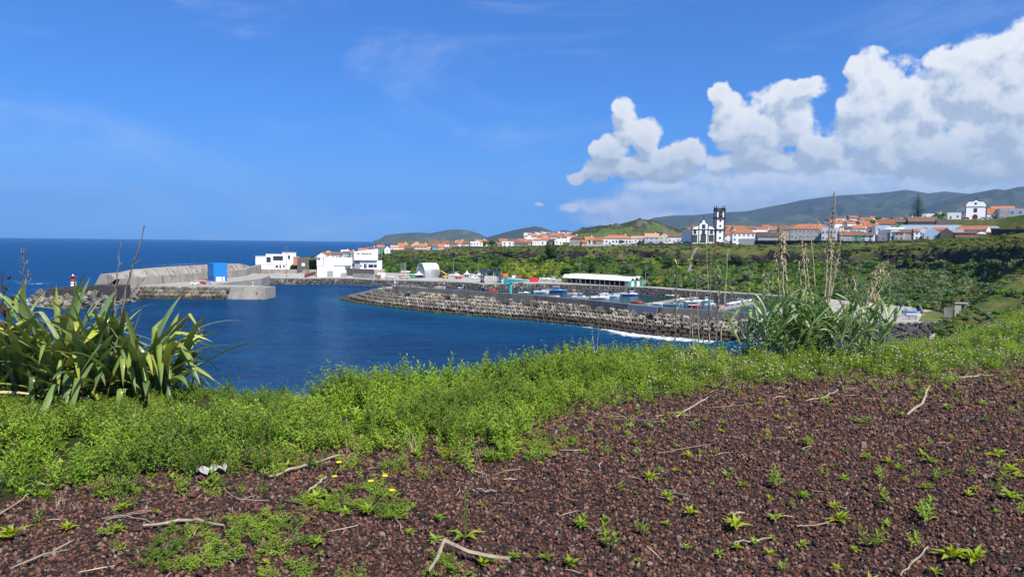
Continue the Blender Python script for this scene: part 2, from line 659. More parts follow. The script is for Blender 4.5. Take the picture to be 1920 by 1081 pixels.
dm = seg_side(GX, GY, MOLE_P)
harb = np.clip((dm - 2) / 10, 0, 1) * (GY < 520) * (GX > -60) * np.clip((GX + 60) / 30, 0, 1) * (GX < 220)
shal = np.exp(-np.clip(np.abs(seg_side(GX, GY, MOLE_W)), 0, 200) / 7.0) * (1 - harb)
V = np.stack([GX, GY, np.zeros_like(GX)], -1).reshape(-1, 3)
tag(link('sea', grid_mesh('sea', V, len(gx), len(gy), sea_material(), attrs={'harbour': harb, 'shallow': shal})), kind='structure')

# ------------------------------------------------------------------ far land: mountains and hills
def hill_material(name, forest, grass, rock=None, field=0.35, fscale=0.004, rock_at=0.5):
    m, q, b, out = new_mat(name)
    p = wpos(q)
    n = q.noise(p, fscale * 2.5, 5, 0.62)
    vcol = q.voro(p, fscale * 2.2, 'F1', 'Color')
    sepc = q.add('ShaderNodeSeparateColor'); q.l.new(vcol, sepc.inputs[0])
    fl = q.math('ADD', q.math('MULTIPLY', n, 1.2), q.math('MULTIPLY', sepc.outputs[0], field))
    at = q.add('ShaderNodeAttribute'); at.attribute_name = 'low'
    fl = q.math('ADD', fl, q.math('MULTIPLY', at.outputs['Fac'], 0.35))
    g2 = q.mix(sepc.outputs[1], grass, tuple(x * 0.65 for x in grass))
    col = q.mix(q.mapr(fl, 0.82, 1.0), q.mix(q.noise(p, fscale * 9, 5, 0.65), tuple(x * 0.6 for x in forest), tuple(x * 1.5 for x in forest)), g2)
    if rock:
        gm = q.add('ShaderNodeNewGeometry')
        sp = q.add('ShaderNodeSeparateXYZ'); q.l.new(gm.outputs['Normal'], sp.inputs[0])
        rk = q.math('ADD', sp.outputs[2], q.math('MULTIPLY', q.math('SUBTRACT', q.noise(p, fscale * 14, 6, 0.7), 0.5), 0.9))
        rc = q.mix(q.noise(q.vec('MULTIPLY', p, (1, 1, 0.5)), fscale * 20, 6, 0.7), tuple(x * 0.35 for x in rock), tuple(x * 1.4 for x in rock))
        col = q.mix(q.mapr(rk, rock_at + 0.12, rock_at - 0.12), col, rc)
    q.l.new(col, b.inputs['Base Color'])
    b.inputs['Roughness'].default_value = 0.95
    b.inputs['Specular IOR Level'].default_value = 0.1
    bump(q, b, q.noise(p, fscale * 18, 6, 0.68), 0.12 / fscale * 0.1, 0.9)
    return m


def ridge(name, crest, Y0, Y1, mat, depth=0.35, foot=10.0, rough=0.16, nscale=6.0, seed=0, n=240, rows=36, power=1.25, kind='structure', stretch=1.0):
    """a range of hills: crest seen along the given outline, slopes with gullies down to a foot in front and a back slope behind"""
    us = np.linspace(crest[0][0], crest[-1][0], n)
    vs = np.interp(us, [c[0] for c in crest], [c[1] for c in crest])
    Ys = np.interp(us, [crest[0][0], crest[-1][0]], [Y0, Y1])
    T = np.r_[np.linspace(-1.0, -0.08, 10), np.linspace(0, 1, rows)]
    Vv = np.zeros((n, len(T), 3)); low = np.zeros((n, len(T)))
    for i in range(n):
        p = py(us[i], vs[i] + 0, Ys[i])
        h = p.z - foot
        for j, t in enumerate(T):
            k = 1 - depth * t if t >= 0 else 1 - depth * 0.8 * t
            x, y = p.x * k, p.y * k
            a = abs(t)
            z = foot + h * (1 - a) ** power
            Vv[i, j] = (x, y, z); low[i, j] = a
    X, Yy = Vv[..., 0], Vv[..., 1]
    sc = nscale / (abs(Y0) + abs(Y1)) * 2
    g = ridged(X * sc + seed, Yy * sc * stretch + seed * 3, 6, seed) - 0.5
    amp = np.clip(low * 4, 0.05, 1) * np.clip((1 - low) * 3, 0, 1)
    Hc = np.maximum(Vv[:, 10, 2] - foot, 0)[:, None]
    Vv[..., 2] += g * amp * Hc * rough * 2.2
    Vv[:, -1, 2] = foot - 30; Vv[:, 0, 2] = foot - 30
    o = link(name, grid_mesh(name, Vv.reshape(-1, 3), n, len(T), mat, attrs={'low': low}))
    return tag(o, kind=kind)


M_far = hill_material('hazed_far_forest', (0.044, 0.058, 0.055), (0.082, 0.110, 0.070), None, 0.30, 0.0016)  # cloud shade and bluish haze are put into the forest colour
M_head = hill_material('hazed_headland_grass', (0.055, 0.070, 0.060), (0.092, 0.118, 0.076), (0.14, 0.12, 0.105), 0.35, 0.0022, 0.78)  # hill colours lightened towards blue: distance haze painted in
M_quarry = hill_material('quarry_hill', (0.030, 0.042, 0.016), (0.085, 0.12, 0.032), (0.13, 0.110, 0.090), 0.25, 0.010, 0.78)
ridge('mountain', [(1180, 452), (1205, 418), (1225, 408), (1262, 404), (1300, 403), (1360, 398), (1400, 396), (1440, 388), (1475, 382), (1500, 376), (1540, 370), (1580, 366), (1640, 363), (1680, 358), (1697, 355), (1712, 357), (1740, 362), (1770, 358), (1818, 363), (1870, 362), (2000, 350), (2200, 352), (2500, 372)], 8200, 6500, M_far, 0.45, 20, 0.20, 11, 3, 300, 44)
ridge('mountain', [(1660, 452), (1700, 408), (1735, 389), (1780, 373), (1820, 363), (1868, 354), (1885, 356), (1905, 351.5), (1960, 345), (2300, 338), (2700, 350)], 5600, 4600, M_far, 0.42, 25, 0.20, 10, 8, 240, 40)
ridge('hill', [(700, 450), (710, 449), (717, 445), (722, 441), (740, 438.5), (765, 436.3), (790, 436), (808, 437), (830, 432.5), (850, 430), (872, 430.5), (888, 434), (905, 441), (925, 450)], 7000, 6200, M_head, 0.10, 0, 0.22, 26, 5, 200, 30, 0.8)
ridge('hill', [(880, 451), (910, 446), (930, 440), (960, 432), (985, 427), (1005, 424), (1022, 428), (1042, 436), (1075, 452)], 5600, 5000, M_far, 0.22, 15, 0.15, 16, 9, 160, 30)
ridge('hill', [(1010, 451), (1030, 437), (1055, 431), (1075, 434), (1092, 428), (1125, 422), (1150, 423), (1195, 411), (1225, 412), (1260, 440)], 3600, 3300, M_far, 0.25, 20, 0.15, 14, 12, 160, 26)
ridge('hill', [(1050, 456), (1065, 443), (1080, 433), (1095, 427), (1118, 424.5), (1140, 423), (1165, 420), (1185, 415), (1208, 412), (1225, 412.5), (1240, 418), (1265, 427), (1285, 433), (1315, 440), (1350, 456)], 1500, 1420, M_quarry, 0.18, 30, 0.35, 26, 21, 260, 44, 0.75)

# ------------------------------------------------------------------ cliffs and the plateau the town stands on
SEC = [((545, 507, 4), (556, 488, 535)), ((640, 507, 4), (640, 485, 545)), ((720, 509, 4), (715, 477, 575)), ((760, 511, 4), (760, 471.5, 580)), ((850, 513, 4), (850, 467, 580)),
       ((930, 516, 4), (930, 464, 560)), ((985, 521, 4), (990, 463, 550)), ((1050, 525, 4), (1065, 461.5, 520)), ((1150, 531, 4), (1150, 460.5, 500)), ((1230, 535, 4), (1230, 459.5, 490)),
       ((1320, 541, 4), (1320, 458.5, 478)), ((1420, 548, 4), (1420, 458.5, 450)), ((1500, 554, 4), (1500, 459, 420)), ((1580, 560, 4), (1580, 456, 398)), ((1660, 567, 4), (1660, 454.5, 385)),
       ((1730, 575, 4), (1740, 453.5, 370)), ((1775, 583, 4), (1800, 452, 352)), ((1812, 591, 5), (1870, 449, 328)), ((1850, 600, 6), (1925, 443, 300))]
BASE = [pz(*a) for a, b in SEC] + [Vector(p) for p in ((112, 186, 7), (104, 165, 6), (85, 120, 3), (62, 78, 1), (40, 46, 0), (20, 30, -1))]
TOP = [py(*b) for a, b in SEC] + [Vector(p) for p in ((192, 240, 34), (186, 180, 32), (150, 115, 29.5), (100, 66, 27.5), (58, 38, 26.6), (30, 24, 26.3))]
NS = 420
par = np.linspace(0, len(BASE) - 1, NS)
idx = np.arange(len(BASE))
B3 = np.stack([np.interp(par, idx, [p[k] for p in BASE]) for k in range(3)], -1)
T3 = np.stack([np.interp(par, idx, [p[k] for p in TOP]) for k in range(3)], -1)
for A in (B3, T3):                                                   # round the corners of the outline
    for _ in range(8):
        A[1:-1] = (A[:-2] + 2 * A[1:-1] + A[2:]) / 4
PROF = [(-0.03, -0.30), (0, 0), (.08, .06), (.16, .13), (.25, .2), (.34, .27), (.43, .33), (.51, .39), (.58, .46), (.598, .53), (.608, .60), (.618, .67), (.63, .74), (.645, .81), (.67, .87), (.76, .92), (.88, .965), (1, 1)]
rows = []
u_of = 960 + F * T3[:, 0] / np.maximum(T3[:, 1], 1)
steep = np.interp(par, [0, 1.5, 3, 6, 7, 9, 11, 12, 14, 17, 18, 19, 21, 24], [0.4, 0.5, 0.8, 0.9, 1.0, 1.0, 0.75, 0.95, 1, 1, 0.9, 0.3, 0.2, 0.2])[:, None]
for h, z in PROF:
    p = B3 + (T3 - B3) * np.array([h, h, z])
    q_ = B3 + (T3 - B3) * np.array([h, h, h])
    rows.append(p * steep + q_ * (1 - steep))
CL = np.stack(rows, 1)                                               # (NS, rows, 3)
arc = np.r_[0, np.cumsum(np.linalg.norm(np.diff(T3[:, :2], axis=0), axis=1))]
inw = T3[:, :2] - B3[:, :2]
inw /= np.linalg.norm(inw, axis=1)[:, None]
hh = np.linspace(0, 1, len(PROF))[None, :]
env = np.sin(np.clip(hh * 1.05, 0, 1) * math.pi) ** 0.7
dn = (ridged(arc[:, None] / 26.0, hh * 1.2 + 0 * arc[:, None], 4, 5) - 0.5) * 9 + fbm(arc[:, None] / 7.0, hh * 5 + 0 * arc[:, None], 4, 9) * 5
dn = dn * env
CL[..., 0] += inw[:, None, 0] * dn; CL[..., 1] += inw[:, None, 1] * dn
CL[..., 2] += fbm(arc[:, None] / 11, hh * 3 + 0 * arc[:, None], 3, 17) * 3.0 * env
# the land behind the edge
OFF = [12, 30, 62, 100, 114, 260, 700, 1800, 3600]
RISE_L = [0, .2, .5, .6, 1, 2, 4, 6, 8]
RISE_M = [0, .2, .6, .8, 1.2, 2.5, 7, 18, 28]
RISE_R = [0.3, 1.2, 3.2, 6.2, 13.5, 17, 30, 60, 90]
wl = np.interp(par, [2, 3], [1, 0])[:, None]
wr = np.interp(par, [12.5, 15], [0, 1])[:, None] * np.interp(par, [18.5, 20], [1, 0.15])[:, None]
back = []
for o_, rl, rm, rr in zip(OFF, RISE_L, RISE_M, RISE_R):
    oo = np.where(par < 2.6, np.minimum(o_, 80), o_)
    d = np.linalg.norm(T3[:, :2], axis=1)
    k = (d + oo) / d
    z = T3[:, 2] + (rl * np.interp(par, [6, 9], [1, 0]) + rm * np.interp(par, [6, 9], [0, 1])) * (1 - wr[:, 0]) + rr * wr[:, 0]
    if o_ >= 120: z = np.where(par < 2.6, -2, z)
    back.append(np.stack([T3[:, 0] * k, T3[:, 1] * k, z], -1))
LAND = np.concatenate([CL, np.stack(back, 1)], 1)


_rotT = np.array(CAMROT)
_rel = (CL.reshape(-1, 3) - (0, 0, EYE)) @ _rotT
_pu = 960 - F * _rel[:, 0] / _rel[:, 2]; _pv = 540.5 + F * _rel[:, 1] / _rel[:, 2]


def on_cliff(u, v):
    """the point of the cliff surface nearest to where the line of sight meets it"""
    i = int(np.argmin((_pu - u) ** 2 + ((_pv - v) * 2) ** 2 + np.where(_rel[:, 2] > -20, 1e9, 0)))
    return Vector(CL.reshape(-1, 3)[i])


def cliff_material():
    m, q, b, out = new_mat('cliff_ground')
    p = wpos(q)
    gm = q.add('ShaderNodeNewGeometry')
    sp = q.add('ShaderNodeSeparateXYZ'); q.l.new(gm.outputs['Normal'], sp.inputs[0])
    n = q.noise(p, 0.16, 6, 0.65)
    sl = q.math('ADD', sp.outputs[2], q.math('MULTIPLY', q.math('SUBTRACT', n, 0.5), 1.1))
    rockc = q.ramp(q.noise(q.vec('MULTIPLY', p, (1, 1, 0.35)), 0.55, 7, 0.7), [(0.35, (0.020, 0.018, 0.018)), (0.55, (0.055, 0.047, 0.042)), (0.75, (0.13, 0.11, 0.09))])
    green = q.ramp(q.noise(p, 0.12, 5, 0.6), [(0.35, (0.055, 0.085, 0.018)), (0.52, (0.105, 0.120, 0.030)), (0.68, (0.17, 0.135, 0.055))])
    col = q.mix(q.mapr(sl, 0.50, 0.80), rockc, green)
    q.l.new(col, b.inputs['Base Color'])
    b.inputs['Roughness'].default_value = 0.95
    b.inputs['Specular IOR Level'].default_value = 0.15
    bump(q, b, q.noise(p, 0.9, 7, 0.7), 0.9, 1.0)
    return m


M_cliff = cliff_material()
tag(link('cliff', grid_mesh('cliff', LAND.reshape(-1, 3), NS, LAND.shape[1], M_cliff, smooth=True)), kind='structure')

# ------------------------------------------------------------------ the headland underfoot
EDGE = np.array([(-40, 14), (-12, 9.4), (-5.6, 8.7), (-2.6, 7.2), (-1.17, 7.6), (.26, 8.7), (2.3, 10.4), (5.5, 10.7), (7.5, 12), (11.3, 15.7), (18, 21), (30, 27), (60, 42), (110, 74)])
GROUND = 26.35


def edge_y(x):
    return np.interp(x, EDGE[:, 0], EDGE[:, 1])


def ground_z(x, y):
    x = np.asarray(x, float); y = np.asarray(y, float)
    s = y - edge_y(x) - 0.25 * fbm(x * 0.9, y * 0.9, 3, 40) * 2
    drop = np.where(s > 0, 0.42 * np.minimum(s, 1.6) ** 2 + 1.3 * np.maximum(s - 1.6, 0), 0)
    lump = fbm(x * 0.35, y * 0.35, 3, 31) * 0.10 + fbm(x * 1.6, y * 1.6, 3, 33) * 0.025
    return np.maximum(GROUND + lump - drop, -2.0)


gx = np.unique(np.r_[np.linspace(-40, -10, 30), np.linspace(-10, 14, 240), np.linspace(14, 110, 80)])
gy = np.unique(np.r_[np.linspace(-25, 2, 20), np.linspace(2, 18, 170), np.linspace(18, 90, 80)])
GX, GY = np.meshgrid(gx, gy, indexing='ij')
Z = ground_z(GX, GY)


def soil_material():
    m, q, b, out = new_mat('cinder_soil')
    p = wpos(q)
    v = q.voro(p, 46.0, 'F1', 'Color')
    s_ = q.add('ShaderNodeSeparateColor'); q.l.new(v, s_.inputs[0])
    c1 = q.ramp(s_.outputs[0], [(0.0, (0.016, 0.012, 0.012)), (0.5, (0.040, 0.023, 0.019)), (1.0, (0.09, 0.042, 0.030))])
    gr = q.add('ShaderNodeAttribute'); gr.attribute_name = 'green'
    c2 = q.ramp(q.noise(p, 3.0, 5, 0.6), [(0.4, (0.020, 0.030, 0.008)), (0.62, (0.05, 0.055, 0.02))])
    q.l.new(q.mix(gr.outputs['Fac'], c1, c2), b.inputs['Base Color'])
    b.inputs['Roughness'].default_value = 0.95
    b.inputs['Specular IOR Level'].default_value = 0.1
    bump(q, b, q.voro(p, 46.0), 0.012, 1.0)
    return m


FRONT = np.array([(-40, 3), (-6, 3.2), (-3.3, 3.5), (-3.1, 4.1), (-2.9, 4.55), (-2.18, 4.75), (-1.65, 5.1), (-1.35, 5.3), (-.25, 5.2), (0.05, 5.3), (.30, 6.35), (.71, 6.8), (1.54, 7.6), (2.16, 7.8), (4.07, 8.45), (4.7, 8.5), (6.7, 9.3), (10, 9.9), (20, 13), (60, 30)])


def front_y(x):
    return np.interp(x, FRONT[:, 0], FRONT[:, 1]) - 0.38


grn = np.clip((GY - front_y(GX) - 0.7) / 0.5, 0, 1)
tag(link('ground', grid_mesh('ground', np.stack([GX, GY, Z], -1).reshape(-1, 3), len(gx), len(gy), soil_material(), attrs={'green': grn})), kind='structure')


# ------------------------------------------------------------------ air between here and the mountains
hz, q, b, out = new_mat('haze')
hz.node_tree.nodes.remove(b)
pv = q.add('ShaderNodeVolumePrincipled')
pv.inputs['Color'].default_value = (0.36, 0.64, 1.0, 1)
pv.inputs['Density'].default_value = 5.0e-5
pv.inputs['Anisotropy'].default_value = 0.3
q.l.new(pv.outputs[0], out.inputs['Volume'])
mb = MB(); mb.box(-16500, 16500, -4200, 16500, -32, 1000)
tag(mb.build('haze', hz), kind='stuff')


# ------------------------------------------------------------------ materials of the harbour and the town
M_conc = pm('concrete', (0.33, 0.31, 0.27), 0.85, 0.14, 0.25, (0.15, 0.14, 0.12), 0.6, bmp=0.03)
M_conc_d = pm('concrete_dark', (0.17, 0.16, 0.14), 0.9, 0.2, 0.4, (0.07, 0.065, 0.06), 0.7, bmp=0.03, streak=True)
M_conc_w = pm('concrete_weathered', (0.31, 0.28, 0.235), 0.85, 0.22, 0.35, (0.085, 0.072, 0.058), 0.95, bmp=0.03, streak=True)
M_apron = pm('apron_concrete', (0.36, 0.335, 0.29), 0.9, 0.12, 0.06, (0.24, 0.22, 0.19), 0.7)
M_asph = pm('asphalt', (0.085, 0.083, 0.08), 0.9, 0.15, 0.2, (0.13, 0.125, 0.115), 0.5)
M_white = pm('white_paint', (0.80, 0.80, 0.78), 0.6, 0.03, 0.8, (0.62, 0.60, 0.55), 0.35, streak=True)
M_whiteclean = pm('white_clean', (0.82, 0.82, 0.81), 0.5, 0.02, 0.6)
M_glass = pm('window_glass', (0.03, 0.04, 0.05), 0.12, 0.1, 1.0, spec=0.6)
M_dark = pm('dark_gap', (0.02, 0.02, 0.022), 0.8)
M_steel = pm('galvanised_steel', (0.42, 0.43, 0.43), 0.5, 0.06, 2.0, metal=0.5)
M_navy = pm('navy_paint', (0.018, 0.032, 0.12), 0.5, 0.08, 1.5)
M_teal = pm('teal_paint', (0.015, 0.27, 0.29), 0.5, 0.06, 1.0, (0.02, 0.18, 0.19), 0.5)
M_red = pm('red_paint', (0.56, 0.03, 0.03), 0.5, 0.06, 1.5)
M_orange = pm('orange_paint', (0.65, 0.17, 0.05), 0.5, 0.06, 1.5)
M_yellow = pm('yellow_paint', (0.62, 0.36, 0.03), 0.5, 0.06, 1.5)
M_blue = pm('blue_paint', (0.02, 0.13, 0.42), 0.45, 0.06, 1.5)
M_lblue = pm('light_blue_paint', (0.30, 0.52, 0.66), 0.5, 0.06, 1.5)
M_green = pm('green_paint', (0.02, 0.28, 0.12), 0.5, 0.06, 1.5)
M_grey = pm('grey_paint', (0.26, 0.28, 0.30), 0.6, 0.06, 1.5)
M_wood = pm('weathered_timber', (0.17, 0.12, 0.08), 0.85, 0.2, 2.0)
M_rust = pm('rusty_iron', (0.16, 0.06, 0.035), 0.85, 0.25, 2.0)
M_tyre = pm('tyre_rubber', (0.02, 0.02, 0.02), 0.85)
M_basalt = pm('basalt_stone', (0.042, 0.039, 0.036), 0.9, 0.3, 0.9, (0.12, 0.11, 0.10), 0.4, bmp=0.05)


def block_material():
    m, q, b, out = new_mat('armour_concrete')
    p = wpos(q)
    oi = q.add('ShaderNodeObjectInfo')
    n1 = q.noise(p, 0.45, 6, 0.65)
    t = q.math('ADD', q.math('MULTIPLY', n1, 0.62), q.math('MULTIPLY', oi.outputs['Random'], 0.60))
    col = q.ramp(t, [(0.30, (0.095, 0.083, 0.066)), (0.60, (0.190, 0.166, 0.130)), (0.92, (0.32, 0.285, 0.225))])
    lich = q.mapr(q.noise(p, 0.09, 3, 0.5), 0.58, 0.70)
    col = q.mix(q.math('MULTIPLY', lich, q.mapr(q.noise(p, 1.3, 4, 0.6), 0.40, 0.62)), col, (0.44, 0.34, 0.13))
    sp = q.add('ShaderNodeSeparateXYZ'); q.l.new(p, sp.inputs[0])
    zz = q.math('ADD', sp.outputs[2], q.math('MULTIPLY', q.math('SUBTRACT', q.noise(p, 0.3, 4, 0.6), 0.5), 2.0))
    exposed = q.mapr(sp.outputs[0], -2.0, 22.0)                    # the open end is splashed higher up
    wet = q.mapr(q.math('SUBTRACT', zz, q.math('MULTIPLY', exposed, 1.2)), 1.5, 0.9)
    col = q.mix(wet, col, (0.060, 0.047, 0.035))
    alg = q.math('MULTIPLY', q.mapr(zz, 1.1, 0.5), q.math('MULTIPLY', q.mapr(sp.outputs[0], 22.0, -6.0), q.mapr(q.noise(p, 0.16, 4, 0.6), 0.42, 0.60)))
    col = q.mix(q.math('MULTIPLY', alg, 0.8), col, (0.085, 0.098, 0.022))
    q.l.new(col, b.inputs['Base Color'])
    b.inputs['Roughness'].default_value = 0.85
    b.inputs['Specular IOR Level'].default_value = 0.25
    bump(q, b, q.noise(p, 2.2, 6, 0.65), 0.12, 0.8)
    return m


M_block = block_material()
M_rock = pm('dark_rock', (0.060, 0.056, 0.054), 0.92, 0.30, 0.8, (0.12, 0.11, 0.10), 0.5, bmp=0.12, rnd=0.45)
M_rockg = pm('grey_rock', (0.15, 0.14, 0.13), 0.92, 0.30, 0.6, (0.07, 0.065, 0.06), 0.6, bmp=0.12, rnd=0.4)


def block_mesh(seed):
    """grooved armour cube: a square with a notch in each side, tapering upwards"""
    r = random.Random(seed)
    a, n, d = 1.0, 0.30, 0.36
    base = [(-a, -a), (-n, -a), (-n * .8, -a + d), (n * .8, -a + d), (n, -a), (a, -a), (a, -n), (a - d, -n * .8), (a - d, n * .8), (a, n), (a, a), (n, a), (n * .8, a - d), (-n * .8, a - d), (-n, a), (-a, a), (-a, n), (-a + d, n * .8), (-a + d, -n * .8), (-a, -n)]
    mb = MB()
    base = [(x + r.uniform(-.05, .05), y + r.uniform(-.05, .05)) for x, y in base]
    n_ = len(base)
    lev = [(-1.0, 1.0), (0.86, 0.90), (1.0, 0.80)]
    p = []
    for z, k in lev:
        p += [(x * k, y * k, z + (r.uniform(-.04, .04) if z > 0 else 0)) for x, y in base]
    f = [tuple(range(2 * n_, 3 * n_))]
    for L in range(2):
        f += [(L * n_ + i, L * n_ + (i + 1) % n_, (L + 1) * n_ + (i + 1) % n_, (L + 1) * n_ + i) for i in range(n_)]
    mb.poly(p, f)
    return mb.mesh('block', M_block)


BLOCKS = [block_mesh(s) for s in range(5)]


def rock_mesh(seed, mat, sub=2):
    bm = bmesh.new()
    bmesh.ops.create_icosphere(bm, subdivisions=sub, radius=1.0)
    r = random.Random(seed)
    pl = [(Vector((r.uniform(-1, 1), r.uniform(-1, 1), r.uniform(-1, 1))).normalized(), r.uniform(0.55, 0.85)) for _ in range(9)]
    for v in bm.verts:
        for n, d in pl:                                              # chop flats off the ball
            e = v.co.dot(n) - d
            if e > 0: v.co -= n * e
        v.co *= 1 + 0.06 * (vnoise(v.co.x * 4 + seed, v.co.y * 4 + v.co.z * 3, seed) - 0.5)
        v.co.z *= 0.8
    me = bpy.data.meshes.new('rock')
    bm.to_mesh(me); bm.free()
    me.materials.append(mat)
    return me


ROCKS_D = [rock_mesh(s, M_rock, 1) for s in range(6)]
ROCKS_G = [rock_mesh(s + 20, M_rockg, 1) for s in range(6)]


def joined(name, items, mat, parent, kind='stuff'):
    """many small copies of shared meshes as one mesh: items = [(mesh, matrix)]"""
    V = []; Fv = []; nb = 0; FL = []
    for me, M in items:
        n = len(me.vertices)
        co = np.zeros(n * 3, np.float32); me.vertices.foreach_get('co', co)
        A = np.array(M)
        co = co.reshape(-1, 3) @ A[:3, :3].T + A[:3, 3]
        V.append(co)
        for p in me.polygons: Fv.append([nb + i for i in p.vertices])
        nb += n
    me = bpy.data.meshes.new(name)
    me.from_pydata(np.concatenate(V).tolist(), [], Fv)
    me.materials.append(mat)
    me.update()
    return tag(link(name, me, parent), kind=kind)


def TRS(loc, rot, scl):
    return Matrix.LocRotScale(Vector(loc), Euler(rot), Vector(scl))


def sheet(name, pts, mat, kind='structure', parent=None, skirt=None, sk_out=0.0):
    """flat polygon; skirt = how far its edge goes down"""
    bm = bmesh.new()
    vs = [bm.verts.new(p) for p in pts]
    f = bm.faces.new(vs)
    if f.normal.z < 0: f.normal_flip()
    bm.normal_update()
    bmesh.ops.triangulate(bm, faces=[f], ngon_method='EAR_CLIP')
    if skirt:
        n = len(pts)
        lo = [bm.verts.new((p[0], p[1], p[2] - skirt)) for p in pts]
        for i in range(n):
            bm.faces.new((vs[i], vs[(i + 1) % n], lo[(i + 1) % n], lo[i]))
    bmesh.ops.recalc_face_normals(bm, faces=bm.faces)
    me = bpy.data.meshes.new(name)
    bm.to_mesh(me); bm.free()
    me.materials.append(mat)
    return tag(link(name, me, parent), kind=kind)


def wall_path(mb, pts, thick, z0, z1, side=1.0, batter=0.0):
    """a wall along a path, its face on the path, its thickness to one side"""
    pts = [Vector((p[0], p[1], 0)) for p in pts]
    n = len(pts); nor = []
    for i in range(n):
        d = pts[min(i + 1, n - 1)] - pts[max(i - 1, 0)]
        nor.append(Vector((-d.y, d.x, 0)).normalized() * side)
    P_ = []
    for p, m in zip(pts, nor):
        P_ += [(p.x, p.y, z0), (p.x + m.x * batter, p.y + m.y * batter, z1), (p.x + m.x * thick, p.y + m.y * thick, z1), (p.x + m.x * thick, p.y + m.y * thick, z0)]
    f = []
    for i in range(n - 1):
        a, b = i * 4, i * 4 + 4
        for k in range(4):
            f.append((a + k, a + (k + 1) % 4, b + (k + 1) % 4, b + k) if side > 0 else (a + k, b + k, b + (k + 1) % 4, a + (k + 1) % 4))
    f += [(0, 1, 2, 3), (n * 4 - 4, n * 4 - 1, n * 4 - 2, n * 4 - 3)]
    mb.poly(P_, f)


def foot_on(line, p):
    best = None
    for a, b in zip(line[:-1], line[1:]):
        a2, b2, p2 = Vector(a[:2]), Vector(b[:2]), Vector(p[:2])
        t = max(0, min(1, (p2 - a2).dot(b2 - a2) / (b2 - a2).length_squared))
        q_ = a2.lerp(b2, t)
        if best is None or (p2 - q_).length < best[0]: best = ((p2 - q_).length, q_)
    return best[1]


# ------------------------------------------------------------------ main mole
mole = empty('breakwater', (20, 262, 0), 0, 'long breakwater of grooved concrete cubes with a grey parapet wall, in front of the marina', 'breakwater')


def child(o, parent):
    o.parent = parent
    o.matrix_parent_inverse = Matrix.Translation(-Vector(parent.location)) if parent.rotation_euler.z == 0 else parent.matrix_basis.inverted()
    return o


W_ = [Vector((-48, 384, 0)), Vector((-64, 376, 0)), Vector((-77, 360, 0))] + MOLE_W
T_ = [Vector((-46, 366, 0)), Vector((-55, 362, 0)), Vector((-61, 354, 0)), Vector((-62.5, 346, 0)), Vector((-60, 338, 0))] + [Vector((*foot_on(MOLE_P, p), 0)) for p in MOLE_W[2:]]
Wd, sW = resample(W_, 400)
Td = np.stack([np.interp(np.linspace(0, 1, 400), np.r_[0, np.cumsum([(b - a).length for a, b in zip(W_[:-1], W_[1:])])] / sW[-1], [p[k] for p in T_]) for k in range(3)], -1)
core = np.stack([Wd + (0, 0, -2.2), Wd + (0, 0, -0.9), Wd * .5 + Td * .5 + (0, 0, 1.4), Td + (0, 0, 3.4), Td + (0, 0, 3.7)], 1)
ctr = np.array([-52, 350, 0.0])
o = link('core', grid_mesh('core', core.reshape(-1, 3), 400, 5, M_basalt, smooth=False)); child(o, mole)
items = []
NR = 5
r = random.Random(5)
for row in range(NR + 1):
    t = row / NR
    line = Wd * (1 - t) + Td * t
    line, L = resample(line, 900)
    step = 2.95
    k = (r.random() * .6 + (row % 2) * 0.5) * step
    while k < L[-1]:
        i = int(k / L[-1] * 899)
        p = line[i]; d = line[min(i + 3, 899)] - line[max(i - 3, 0)]
        ang = math.atan2(d[1], d[0])
        z = -0.35 + 4.55 * t ** 0.92
        s = r.uniform(1.14, 1.26)
        j = 0.24 if row not in (NR, NR - 1) else 0.5
        rot = [r.gauss(0.36, .06 + .14 * (row >= NR - 1)), r.gauss(0, .04 + .14 * (row >= NR - 1)), ang + r.gauss(0, .09 + .28 * (row >= NR - 1))]
        if row == 0: rot[0] -= 0.15
        if r.random() < 0.04: rot = [r.uniform(-.6, .6), r.uniform(-.6, .6), r.uniform(0, 6)]
        drop = row >= NR - 1 and r.random() < 0.25
        if not drop:
            items.append((p + np.array([r.uniform(-j, j), r.uniform(-j, j), z + r.uniform(-.12, .12)]), rot, s, r.randrange(5)))
        k += step * r.uniform(0.96, 1.08)
items.sort(key=lambda a: a[0][0] ** 2 + a[0][1] ** 2)
for p, rot, s, k in items[:300]:
    o = link('block', BLOCKS[k], None, p, rot, (s, s * .84, s)); child(o, mole)
o = joined('block_field', [(BLOCKS[k], TRS(p, rot, (s, s * .84, s))) for p, rot, s, k in items[300:]], M_block, None); child(o, mole)
mb = MB(); wall_path(mb, MOLE_P, 1.6, 3.0, PAR_Z1, 1.0, 0.15)
child(mb.build('parapet_wall', M_conc_d), mole)
# a paler, newer length of the wall
mb = MB(); wall_path(mb, [pz(1176, 569.7, PAR_Z1) + Vector((-.03, -.04, 0)), pz(1232, 575.3, PAR_Z1) + Vector((-.03, -.04, 0))], 1.7, 3.2, PAR_Z1 + .04, 1.0, 0.13)
child(mb.build('parapet_wall', M_grey), mole)['label'] = 'paler renewed length of parapet wall'
MPv, _ = resample(MOLE_P, 60)
nrm = np.stack([-(np.gradient(MPv[:, 1])), np.gradient(MPv[:, 0])], -1); nrm /= np.linalg.norm(nrm, axis=1)[:, None]
rd = np.zeros((60, 4, 3))
for j, (o_, z) in enumerate(((1.4, 4.6), (9.0, 4.6), (9.2, 4.4), (9.6, -1.5))):
    rd[:, j, :2] = MPv[:, :2] - nrm * -o_; rd[:, j, 2] = z
child(link('roadway', grid_mesh('roadway', rd[:, ::-1].reshape(-1, 3), 60, 4, M_conc, smooth=False)), mole)
